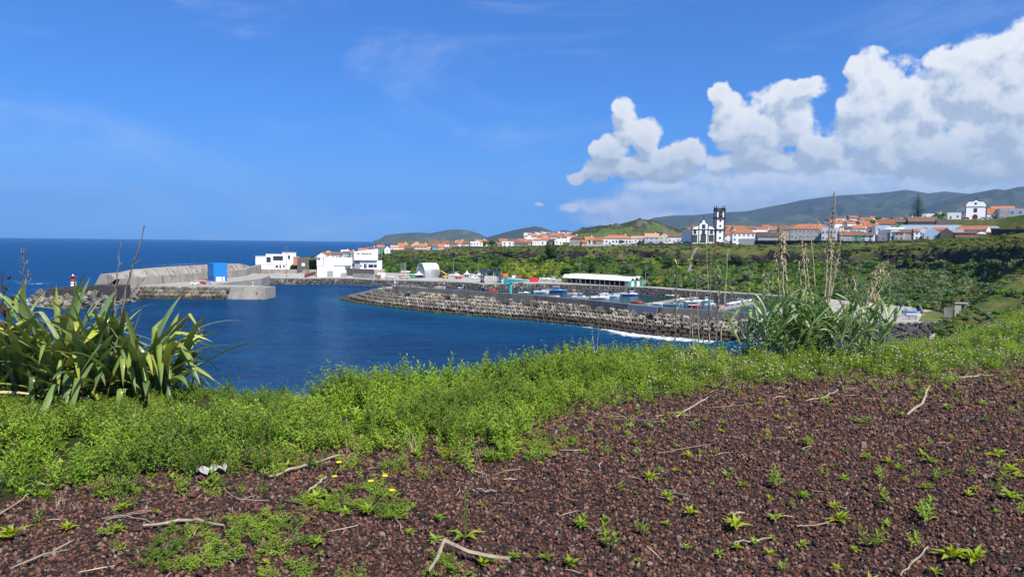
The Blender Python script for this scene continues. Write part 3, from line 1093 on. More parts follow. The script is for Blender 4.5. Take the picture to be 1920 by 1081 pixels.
# rounded platform at the mole head and its slab edge
mb = MB()
cx, cy_ = -56.0, 345.0
mb.lathe([(9.5, 2.0), (9.3, 4.9)], 28, (cx, cy_))
mb.lathe([(7.0, 4.9), (6.9, 5.3)], 28, (cx, cy_))
child(mb.build('head_platform', M_conc), mole)
sheet('mole_deck', [Vector((-52, 362, 4.5)), Vector((-62, 350, 4.5)), Vector((-60, 338, 4.5)), Vector((-53, 322, 4.5)), Vector((-40, 322, 4.5)), Vector((-38, 340, 4.5)), Vector((-44, 362, 4.5))], M_conc, None, None, 6)
child(bpy.data.objects['mole_deck'], mole)


def beacon(loc, h, rad, cols, label):
    e = empty('harbour_beacon', loc, 0, label, 'beacon')
    n = len(cols)
    for i, m in enumerate(cols):
        mb = MB(); mb.smooth = True
        mb.lathe([(rad * (1 - .1 * i), h * .8 * i / n), (rad * (1 - .1 * i - .06), h * .8 * (i + 1) / n - .01)], 14)
        mb.build('band', m, e)
    mb = MB(); mb.lathe([(rad * 1.25, h * .8), (rad * 1.25, h * .83)], 14); mb.build('gallery', cols[-1], e)
    mb = MB(); mb.smooth = True; mb.lathe([(rad * .35, h * .83), (rad * .35, h * .93), (rad * .1, h)], 10); mb.build('lantern', M_white, e)
    return e


beacon((cx - 1, cy_, 5.3), 3.4, 0.5, [M_whiteclean, M_green, M_whiteclean], 'small white and green light beacon on the round head of the cube breakwater')

# foam where the swell meets the open end of the mole
def foam_mat():
    m, q, b, out = new_mat('foam')
    p = wpos(q)
    n = q.noise(p, 0.45, 7, 0.7)
    at = q.add('ShaderNodeAttribute'); at.attribute_name = 'thick'
    a = q.mapr(q.math('ADD', n, q.math('MULTIPLY', at.outputs['Fac'], 0.40)), 0.70, 0.90)
    b.inputs['Base Color'].default_value = (0.80, 0.84, 0.86, 1)
    b.inputs['Roughness'].default_value = 0.7
    tr = q.add('ShaderNodeBsdfTransparent'); mx = q.add('ShaderNodeMixShader')
    q.l.new(a, mx.inputs[0]); q.l.new(tr.outputs[0], mx.inputs[1]); q.l.new(b.outputs[0], mx.inputs[2])
    q.l.new(mx.outputs[0], out.inputs[0])
    return m


M_foam = foam_mat()


def foam(line, widths, thick, seed):
    Pf, s = resample(line, 160)
    w_ = np.interp(np.linspace(0, 1, 160), np.linspace(0, 1, len(widths)), widths)
    th = np.interp(np.linspace(0, 1, 160), np.linspace(0, 1, len(thick)), thick)
    t = np.gradient(Pf[:, :2], axis=0); t /= np.linalg.norm(t, axis=1)[:, None]
    nn = np.stack([t[:, 1], -t[:, 0]], -1)
    G = np.zeros((160, 14, 3)); A = np.zeros((160, 14))
    for j in range(14):
        k = j / 13
        G[:, j, :2] = Pf[:, :2] + nn * ((k - 0.25) * w_)[:, None]
        G[:, j, 2] = 0.05 + 0.22 * np.clip(fbm(G[:, j, 0] * .6, G[:, j, 1] * .6, 3, seed) + .3, 0, 1) * th * math.sin(math.pi * k)
        A[:, j] = th * (1 - abs(k - .35) / .65) ** 0.8
    o = link('foam', grid_mesh('foam', G.reshape(-1, 3), 160, 14, M_foam, attrs={'thick': A}))
    return tag(o, kind='stuff')


foam([pz(880, 592), pz(960, 599), pz(1040, 607), pz(1100, 613), pz(1140, 617.5), pz(1200, 628), pz(1260, 634), pz(1340, 640)], [.8, 1.2, 1.6, 2.6, 6, 13, 14, 12], [.22, .32, .36, .5, .7, 1.0, 1.0, .9], 3)

# ------------------------------------------------------------------ outer pier on the left
pier = empty('pier', (-165, 345, 0), 0, 'old concrete pier with a massive stepped sea wall, left of the harbour mouth', 'pier')
QZ = 5.6
q0 = [Vector((-177, 333, QZ)), Vector((-160, 332.6, QZ)), Vector((-140, 332.6, QZ)), Vector((-127, 332.6, QZ)), Vector((-127, 345, QZ)), pz(396, 534.3, QZ) + Vector((0, 3, 0)), Vector((-146, 372, QZ)), Vector((-143, 405, QZ)), Vector((-150, 440, QZ)), Vector((-170, 470, QZ)), Vector((-186, 470, QZ)), Vector((-184, 330, QZ))]
sheet('quay_deck', q0, M_conc, None, None, 7); child(bpy.data.objects['quay_deck'], pier)
WL = [Vector((-177.5, 324)), Vector((-176, 333)), Vector((-174.5, 342)), Vector((-170, 362)), Vector((-165, 390)), Vector((-162, 412)), Vector((-163, 436)), Vector((-172, 470)), Vector((-180, 510))]
mb = MB(); wall_path(mb, WL, 3.0, 3.0, 9.6, 1.0, 0.2)
child(mb.build('lower_wall', M_conc_w), pier)
WU = [Vector((p.x - 2.2, p.y + (1.2 if i else -2.5))) for i, p in enumerate(WL)]
zt = [11.4, 11.8, 12.8, 13.3, 13.4, 13.4, 13.0, 11, 7.5]
P_ = []; f = []
for i, (p, z) in enumerate(zip(WU, zt)):
    d = WU[min(i + 1, len(WU) - 1)] - WU[max(i - 1, 0)]
    m = Vector((-d.y, d.x)).normalized()
    for o_, zz in ((0, 9.3), (2.6, z), (7.5, z), (13, 2), (13, -1)):
        P_.append((p.x + m.x * o_, p.y + m.y * o_, zz if zz > 9 else zz))
for i in range(len(WU) - 1):
    for k in range(4):
        f.append((i * 5 + k, i * 5 + k + 1, i * 5 + 6 + k, i * 5 + 5 + k))
f += [(4, 3, 2, 1, 0)]
mb = MB(); mb.poly(P_, f); child(mb.build('upper_wall', M_conc_w), pier)
# buttresses / panel joints on the sloped wall
Wr, _ = resample([(p.x, p.y, z) for p, z in zip(WU, zt)], 26)
for i in range(2, 24):
    p = Wr[i]; d = Wr[i + 1] - Wr[i - 1]; d /= np.linalg.norm(d[:2]); m = np.array([-d[1], d[0]])
    a = np.array([p[0], p[1]]) - m * 0.12; w2 = np.array([d[0], d[1]]) * 0.35
    b2 = a + m * 2.6
    zt_ = p[2] - .1
    mb = MB()
    mb.poly([(*(a - w2), 9.3), (*(a + w2), 9.3), (*(b2 + w2), zt_), (*(b2 - w2), zt_), (*(a - w2 + m * .5), 9.3), (*(a + w2 + m * .5), 9.3), (*(b2 + w2 + m * .5), zt_), (*(b2 - w2 + m * .5), zt_)], [(0, 1, 2, 3), (0, 3, 7, 4), (1, 5, 6, 2), (3, 2, 6, 7)])
    child(mb.build('joint_rib', M_conc_d), pier)
# four courses of cubes facing the harbour mouth
A0, A1 = Vector((-176, 329.5)), Vector((pz(432, 560, 0).x, 329.0))
for row in range(4):
    n = 18
    for i in range(n):
        t = (i + (row % 2) * .5) / n
        p = A0.lerp(A1, t)
        if t > 1: continue
        o = link('block', BLOCKS[r.randrange(5)], None, (p.x + r.uniform(-.15, .15), p.y - 1 + row * .95 + r.uniform(-.3, .3), -0.1 + row * 1.62), (r.gauss(.25, .08), r.gauss(0, .08), r.gauss(0, .1)), (1.12, .98, .78))
        child(o, pier)
# landing stair at the end of the pier
mb = MB()
e0 = pz(438, 561, 0)
for k in range(5):
    mb.box(e0.x - 1, e0.x + 11 - k * 0.4, e0.y + k * 1.7 + .2, e0.y + 16, -1.5 + 0.01 * k, .9 + k * 1.14)
child(mb.build('landing_stair', M_conc), pier)
mb = MB(); mb.box(e0.x + 10.2, e0.x + 14.2, e0.y + 2, e0.y + 16, -1.5, QZ - .3); child(mb.build('end_buttress', M_conc_w), pier)
beacon((e0.x + 5, e0.y + 11, QZ), 2.2, .35, [M_whiteclean, M_red, M_whiteclean], 'tiny white and red light post at the end of the old concrete pier')
# boulders and cubes round the outer end
mb = MB()
pc = pz(124, 541, 6.4)
mb.box(pc.x - 7.5, pc.x + 7.5, pc.y - 2, pc.y + 14, 2, 6.4); mb.box(pc.x + 7.5, pc.x + 20, pc.y + 3, pc.y + 13, 2, 7.6)
mb.lathe([(3.4, 6.4), (3.4, 6.9)], 18, (pc.x, pc.y + 5))
child(mb.build('end_platform', M_basalt), pier)
lh = beacon((pc.x, pc.y + 5, 6.9), 5.4, 1.15, [M_whiteclean, M_whiteclean, M_red, M_red], 'squat white and red harbour light on the dark platform at the outer pier end')
RW = [pz(56, 566), pz(75, 573), pz(120, 579), pz(190, 577), pz(258, 563)]
RT = [pz(75, 546, 4.5), pz(95, 545, 5), pz(130, 545, 5.2), pz(185, 545, 5.2), pz(256, 538, 5.2)]
Rw, _ = resample(RW, 60); Rt, _ = resample(RT, 60)
sheet('rubble_core', [Vector(p) + Vector((0, 0, -1)) for p in RW] + [Vector((p.x, p.y, 3.4)) for p in reversed(RT)], M_basalt, None, None, 2); child(bpy.data.objects['rubble_core'], pier)
for row in range(8):
    for i in range(24):
        t = (i + r.random() * .8) / 24
        k = int(t * 59); p = Rw[k] * (1 - row / 7.) + Rt[k] * (row / 7.)
        s = r.uniform(.9, 1.5)
        if r.random() < .4:
            o = link('block', BLOCKS[r.randrange(5)], None, p + np.array([r.uniform(-1, 1), r.uniform(-1, 1), 0]), (r.uniform(-.6, .6), r.uniform(-.6, .6), r.uniform(0, 6)), (s * .8,) * 3)
        else:
            o = link('boulder', ROCKS_G[r.randrange(6)], None, p + np.array([r.uniform(-1, 1), r.uniform(-1, 1), 0]), (r.uniform(-.5, .5), r.uniform(-.5, .5), r.uniform(0, 6)), (s * 1.2, s * 1.1, s))
        child(o, pier)
foam([pz(60, 560), pz(50, 568), pz(80, 574), pz(130, 581), pz(170, 580)], [6, 7, 6, 4, 3], [.9, .9, .7, .7, .4], 8)
foam([pz(45, 533), pz(70, 531.5), pz(100, 531)], [8, 9, 6], [.5, .9, .5], 9)
foam([pz(250, 499), pz(330, 495.5), pz(400, 492)], [14, 16, 10], [.4, .7, .5], 12)
# blue store
def simple_windows(parent, me, spots, name='window'):
    for (x, y, z, rz) in spots:
        link(name, me, parent, (x, y, z), (0, 0, rz))


def face_cam(p):
    return -math.atan2(p[0], p[1])


bl = pz(413.5, 527, QZ)
e = empty('blue_store', bl, face_cam(bl) + R(24), 'tall bright blue store with white doors below, standing on the old pier', 'building')
mb = MB(); mb.box(-3.6, 3.6, 0, 7.5, 2.4, 9.6); mb.build('upper_wall', pm('cobalt_cladding', (0.012, 0.20, 0.52), .55, .05, .8), e)
mb = MB(); mb.box(-3.5, 3.5, .1, 7.4, 0, 2.4); mb.build('lower_wall', M_blue, e)
mb = MB(); mb.box(-2.4, 0.6, -.05, .3, 0, 2.3); mb.build('door', M_white, e)
mb = MB(); mb.box(1.2, 2.3, -.05, .3, 0, 2.3); mb.build('door', M_white, e)

# ------------------------------------------------------------------ harbour ground
AZ = 3.6
AP = [(428, 520.5), (470, 521.3), (560, 522), (598, 521.5), (640, 521.8), (700, 524.5), (780, 526.5), (850, 528.5), (880, 530.5), (905, 533), (940, 531.5), (1000, 531.5), (1060, 533), (1100, 534.5), (1200, 538.5), (1260, 543), (1330, 547.5), (1420, 552.5), (1480, 557), (1500, 563), (1470, 575), (1435, 588)]
AE = [pz(u, v, AZ) for u, v in AP]
OUT = [pz(1445, 606, AZ), pz(1540, 608, AZ), pz(1640, 606.5, AZ), pz(1785, 604.5, AZ)]
CB = [Vector((p.x, p.y, AZ)) for p in BASE[:18]]
CBx = [Vector((p.x * 1.02, p.y * 1.02, AZ)) for p in CB]
left = [Vector((-205, 560, AZ)), Vector((-185, 500, AZ)), Vector((-176, 462, AZ))]
sheet('quay', AE + OUT + [Vector((112, 190, AZ)), Vector((140, 215, AZ))] + list(reversed(CBx)) + left, M_apron, 'structure', None, 6)
# rock facing along the inner shore
its = []
Ae, La = resample([Vector((p.x, p.y, 0)) for p in AE], 500)
tg = np.gradient(Ae[:, :2], axis=0); tg /= np.linalg.norm(tg, axis=1)[:, None]
nrw = np.stack([tg[:, 1], -tg[:, 0]], -1)
for i in range(500):
    for k in range(4):
        if 470 <= i: continue
        t = k / 3
        p = Ae[i, :2] + nrw[i] * (3.2 * (1 - t)) + nr.uniform(-.5, .5, 2)
        s = r.uniform(.55, 1.0)
        its.append((ROCKS_D[r.randrange(6)], TRS((p[0], p[1], -.1 + t * (AZ - .5)), (r.uniform(-1, 1), r.uniform(-1, 1), r.uniform(0, 6)), (s, s, s))))
o = joined('rock_facing', its, M_rock, None)
o['label'] = 'dark loose rocks banked along the inner harbour shore'
mb = MB()
wall_path(mb, [Vector((p[0], p[1])) for p in Ae[::6]], .5, AZ - .5, AZ + .25, 1)
tag(mb.build('kerb', M_conc), kind='structure')
# road below the cliff and its wall
rdp = [(1140, 531.5), (1230, 535), (1320, 541.5), (1420, 547.5), (1500, 552.5), (1580, 558.5), (1640, 565)]
rf = [pz(u, v + 2.5, AZ + .012) for u, v in rdp]; rb = [pz(u, v - 1.8, AZ + .012) for u, v in rdp]
sheet('road', rf + rb[::-1], M_asph, 'structure')
e = empty('roadside_wall', (0, 0, 0), 0, 'long low grey wall between the harbour road and the green slope', 'wall')
mb = MB(); wall_path(mb, [pz(u, v - 3.4, AZ) for u, v in [(1080, 531.5)] + rdp] + [pz(1700, 569, AZ), pz(1722, 576, AZ), pz(1728, 590, AZ)], .5, AZ - .5, AZ + 1.5, 1)
mb.build('wall', M_conc_d, e)
# hardstanding by the slip
sheet('slab', [pz(1590, 597, AZ + .01), pz(1620, 575, AZ + .01), pz(1660, 566.5, AZ + .01), pz(1695, 572, AZ + .01), pz(1715, 580, AZ + .01), pz(1718, 602, AZ + .01), pz(1640, 603, AZ + .01)], M_conc, 'structure')
sheet('meadow', [pz(1722, 602, AZ + .012), pz(1730, 585, AZ + .012), pz(1760, 580, AZ + .012), pz(1805, 592, AZ + .012), pz(1800, 603, AZ + .012)], pm('meadow', (0.085, 0.11, 0.018), .95, .4, .12, (0.14, 0.15, 0.03), .7), 'structure')

# dark boulders of the shore nearest us, capped by a low wall
rev = empty('rock_revetment', (100, 220, 0), 0, 'bank of black boulders below a low grey wall, beyond the tall reeds', 'revetment')
mb = MB(); wall_path(mb, OUT, .7, AZ - 1.0, AZ + .35, 1.0)
child(mb.build('capping_wall', M_conc), rev)
RW = [pz(1380, 642), pz(1450, 648), pz(1640, 650), pz(1720, 648), pz(1800, 632)]
RT = [pz(1400, 606, 3.2), pz(1480, 610, 3.2), pz(1640, 609, 3.2), pz(1720, 608, 3.2), pz(1792, 607, 3.2)]
Rw, _ = resample(RW, 80); Rt, _ = resample(RT, 80)
g = np.stack([Rw + (0, 0, -1.5), Rw * .5 + Rt * .5 + (0, 0, -1.0), Rt + (0, 0, -.7)], 1)
child(link('bank', grid_mesh('bank', g.reshape(-1, 3), 80, 3, M_basalt)), rev)
for row in range(9):
    for i in range(33):
        t = (i + r.random() * .8) / 33
        k = int(t * 79); a = (row + r.uniform(-.3, .3)) / 8.
        p = Rw[k] * (1 - a) + Rt[k] * a
        s = r.uniform(.75, 1.5)
        mm = ROCKS_G if r.random() < .04 else ROCKS_D
        o = link('boulder', mm[r.randrange(6)], None, p + np.array([r.uniform(-.5, .5), r.uniform(-.5, .5), r.uniform(-.3, .2)]), (r.uniform(-.6, .6), r.uniform(-.6, .6), r.uniform(0, 6)), (s * r.uniform(.9, 1.3), s, s * .9))
        child(o, rev)


# ------------------------------------------------------------------ houses
def roof_material(name, c, lich):
    m, q, b, out = new_mat(name)
    p = wpos(q)
    oi = q.add('ShaderNodeObjectInfo')
    n = q.noise(p, 0.9, 6, 0.7)
    col = q.ramp(n, [(0.3, tuple(x * .68 for x in c)), (0.7, tuple(min(1, x * 1.25) for x in c))])
    col = q.mix(q.math('MULTIPLY', q.mapr(q.noise(p, 0.45, 5, 0.7), .50, .66), lich), col, (0.15, 0.12, 0.09))
    hs_ = q.add('ShaderNodeHueSaturation')
    q.l.new(q.math('ADD', .85, q.math('MULTIPLY', oi.outputs['Random'], .3)), hs_.inputs['Value'])
    q.l.new(col, hs_.inputs['Color']); q.l.new(hs_.outputs[0], b.inputs['Base Color'])
    b.inputs['Roughness'].default_value = 0.85
    b.inputs['Specular IOR Level'].default_value = 0.2
    wv = q.add('ShaderNodeTexWave'); wv.inputs['Scale'].default_value = 3.0; wv.inputs['Distortion'].default_value = .5
    q.l.new(coords(q), wv.inputs['Vector'])
    bump(q, b, wv.outputs['Fac'], .05, .8)
    return m


RF = {'orange': roof_material('orange_tiles', (0.41, 0.160, 0.082), .55), 'pale': roof_material('pale_tiles', (0.52, 0.30, 0.19), .4), 'brown': roof_material('brown_tiles', (0.17, 0.105, 0.075), .4),
      'rust': roof_material('rusty_tiles', (0.27, 0.115, 0.065), .55), 'grey': roof_material('grey_sheet', (0.27, 0.27, 0.27), .3), 'white': roof_material('white_sheet', (0.62, 0.62, 0.60), .2), 'dark': roof_material('dark_tiles', (0.075, 0.06, 0.055), .3)}
WA = {'white': M_white, 'cream': pm('cream_render', (.60, .54, .42), .8, .06, .7, (.40, .35, .27), .4, streak=True), 'pink': pm('pink_render', (.62, .40, .38), .8, .05, .7, (.45, .3, .28), .3, streak=True),
      'blue': pm('bright_blue_render', (.05, .34, .66), .8, .05, .7), 'shadewhite': pm('shaded_white_render', (.36, .48, .62), .8, .05, .7), 'green': pm('green_render', (.035, .20, .09), .8, .08, .7),  # pale blue one: blue shade on white walls, put into the colour
      'grey': pm('grey_render', (.33, .33, .34), .85, .08, .7, (.2, .2, .2), .4, streak=True), 'stone': pm('stone_masonry', (.10, .09, .08), .95, .35, 1.2, (.17, .155, .135), .5), 'mauve': pm('mauve_render', (.34, .28, .30), .85, .08, .7, (.22, .2, .2), .4),
      'yellow': pm('yellow_render', (.62, .56, .12), .8, .05, .7), 'brick': pm('brick_red_render', (.42, .19, .11), .85, .08, .7), 'tan': pm('tan_stone', (.36, .31, .24), .9, .2, 1.0, (.2, .17, .13), .5)}
_win = {}


def window_mesh(w, h, frame=None, kind='window'):
    key = (round(w, 1), round(h, 1), frame.name if frame else '', kind)
    if key in _win: return _win[key]
    mb = MB(); f = .09
    mb.m = 0
    for x0, x1, z0, z1 in ((-w / 2 - f, -w / 2, -f, h + f), (w / 2, w / 2 + f, -f, h + f), (-w / 2, w / 2, h, h + f), (-w / 2 - .06, w / 2 + .06, -f - .05, 0)):
        mb.box(x0, x1, -.07, .05, z0, z1)
    if kind == 'window':
        mb.box(-.035, .035, -.045, 0.03, 0, h); mb.box(-w / 2, -.035, -.04, .03, h * .55, h * .55 + .06); mb.box(.035, w / 2, -.04, .03, h * .55, h * .55 + .06)
    mb.m = 1
    mb.box(-w / 2, w / 2, -.02, .04, 0, h)
    _win[key] = mb.mesh(kind, [frame or M_whiteclean, M_glass if kind == 'window' else M_wood])
    return _win[key]


def house(name, u0, u1, vr, ve, vb, Y, typ, wall, roof, cols, floors, label, depth=None, rz=0.0, frame=None, chim=False, group=None, cat='house', below=4.0, door=True):
    px = Y / F
    w = (u1 - u0) * px; hw = max(1.5, (vb - ve) * px); hr = max(.1, (ve - vr) * px)
    loc = py((u0 + u1) / 2, vb, Y)
    e = empty(name, loc, face_cam(loc) + R(rz), label, cat, group)
    x = w / 2; D = depth or max(6.0, min(w, 10.0))
    wm = WA[wall]; rm = RF[roof]
    mb = MB()
    ov = .28; th = .16
    rb = MB()
    if typ == 'gx':                                                  # ridge along the front
        mb.box(-x, x, 0, D, -below, hw)
        for sx in (-x, x):
            a = .12 if sx < 0 else -.12
            mb.poly([(sx + a, 0, hw), (sx + a, D, hw), (sx + a, D / 2, hw + hr), (sx, 0, hw), (sx, D, hw), (sx, D / 2, hw + hr)], [(0, 1, 2), (3, 5, 4), (0, 3, 4, 1), (1, 4, 5, 2), (2, 5, 3, 0)])
        s = hr / (D / 2)
        rb.poly([(-x - .15, -ov, hw - ov * s + .05), (x + .15, -ov, hw - ov * s + .05), (x + .15, D / 2, hw + hr + .05), (-x - .15, D / 2, hw + hr + .05), (x + .15, D + ov, hw - ov * s + .05), (-x - .15, D + ov, hw - ov * s + .05),
                 (-x - .15, -ov, hw - ov * s + .05 + th), (x + .15, -ov, hw - ov * s + .05 + th), (x + .15, D / 2, hw + hr + .05 + th), (-x - .15, D / 2, hw + hr + .05 + th), (x + .15, D + ov, hw - ov * s + .05 + th), (-x - .15, D + ov, hw - ov * s + .05 + th)],
                [(6, 7, 8, 9), (9, 8, 10, 11), (0, 3, 2, 1), (3, 5, 4, 2), (0, 1, 7, 6), (4, 5, 11, 10), (1, 2, 8, 7), (2, 4, 10, 8), (3, 0, 6, 9), (5, 3, 9, 11)])
    elif typ == 'gy':                                                # gable to the front
        mb.prism_y([(-x, -below), (x, -below), (x, hw), (0, hw + hr), (-x, hw)], 0, D)
        s = hr / x
        P0 = [(-x - ov, hw - ov * s + .04), (0, hw + hr + .04), (x + ov, hw - ov * s + .04), (x + ov, hw - ov * s + .04 + th), (0, hw + hr + .04 + th), (-x - ov, hw - ov * s + .04 + th)]
        rb.poly([(a, .06, z) for a, z in P0] + [(a, D + .1, z) for a, z in P0], [(5, 4, 1, 0), (4, 3, 2, 1), (6, 7, 10, 11), (7, 8, 9, 10), (5, 11, 10, 4), (4, 10, 9, 3), (0, 1, 7, 6), (1, 2, 8, 7), (0, 6, 11, 5), (3, 9, 8, 2)])
    elif typ == 'hip':
        mb.box(-x, x, 0, D, -below, hw)
        r_ = max(0.02, x - min(D / 2, x))
        o_ = ov
        rb.poly([(-x - o_, -o_, hw), (x + o_, -o_, hw), (x + o_, D + o_, hw), (-x - o_, D + o_, hw), (-r_, D / 2, hw + hr), (r_, D / 2, hw + hr), (-x - o_, -o_, hw - .15), (x + o_, -o_, hw - .15), (x + o_, D + o_, hw - .15), (-x - o_, D + o_, hw - .15)],
                [(0, 1, 5, 4), (1, 2, 5), (2, 3, 4, 5), (3, 0, 4), (6, 7, 1, 0), (7, 8, 2, 1), (8, 9, 3, 2), (9, 6, 0, 3), (9, 8, 7, 6)])
    elif typ == 'mono':                                              # one slope falling to the front
        mb.prism([(-x, 0), (x, 0), (x, D), (-x, D)], -below, hw)
        mb.poly([(-x, D - .1, hw), (x, D - .1, hw), (x, D, hw), (-x, D, hw), (-x, D - .1, hw + hr), (x, D - .1, hw + hr), (x, D, hw + hr), (-x, D, hw + hr)], [(0, 1, 5, 4), (1, 2, 6, 5), (2, 3, 7, 6), (3, 0, 4, 7)])
        rb.poly([(-x - .1, -ov, hw - .02), (x + .1, -ov, hw - .02), (x + .1, D + .1, hw + hr), (-x - .1, D + .1, hw + hr), (-x - .1, -ov, hw + .14), (x + .1, -ov, hw + .14), (x + .1, D + .1, hw + hr + .16), (-x - .1, D + .1, hw + hr + .16)], [(3, 2, 1, 0), (4, 5, 6, 7), (0, 1, 5, 4), (1, 2, 6, 5), (2, 3, 7, 6), (3, 0, 4, 7)])
    else:                                                            # flat with a parapet
        mb.box(-x, x, 0, D, -below, hw + hr * .5)
        t_ = hw + hr
        for a in ((-x, x, 0, .2), (-x, x, D - .2, D), (-x, -x + .2, .2, D - .2), (x - .2, x, .2, D - .2)):
            mb.box(a[0], a[1], a[2], a[3], hw + hr * .5, t_)
        rb.box(-x + .2, x - .2, .2, D - .2, hw + hr * .5 + .002, hw + hr * .5 + .05)
    mb.build('wall', wm, e)
    rb.build('roof', rm, e)
    if chim:
        mb = MB(); cx_ = x * .55
        mb.box(cx_ - .35, cx_ + .35, D / 2 - .3, D / 2 + .3, hw, hw + hr + .9); mb.box(cx_ - .42, cx_ + .42, D / 2 - .37, D / 2 + .37, hw + hr + .9, hw + hr + 1.05)
        mb.build('chimney', M_white, e)
    if cols:
        fh = hw / floors
        ww = min(1.1, w / cols * .45); wh = min(1.35, fh * .5)
        dr = rng.randrange(cols) if door else -1
        for fl in range(floors):
            for k in range(cols):
                xx = -x + w * (k + .5) / cols
                if fl == 0 and k == dr and fh > 1.9:
                    link('door', window_mesh(.95, min(2.05, fh * .8), frame, 'door'), e, (xx, -.012, 0.06))
                else:
                    link('window', window_mesh(ww, wh, frame), e, (xx, -.012, fl * fh + fh * .36))
        nside = max(1, int(D / 4))
        for sx, rr in ((-x - .012, -90), (x + .012, 90)):            # side windows
            for fl in range(floors):
                for k in range(nside):
                    link('window', window_mesh(ww, wh, frame), e, (sx, D * (k + .5) / nside, fl * fh + fh * .36), (0, 0, R(rr)))
    return e


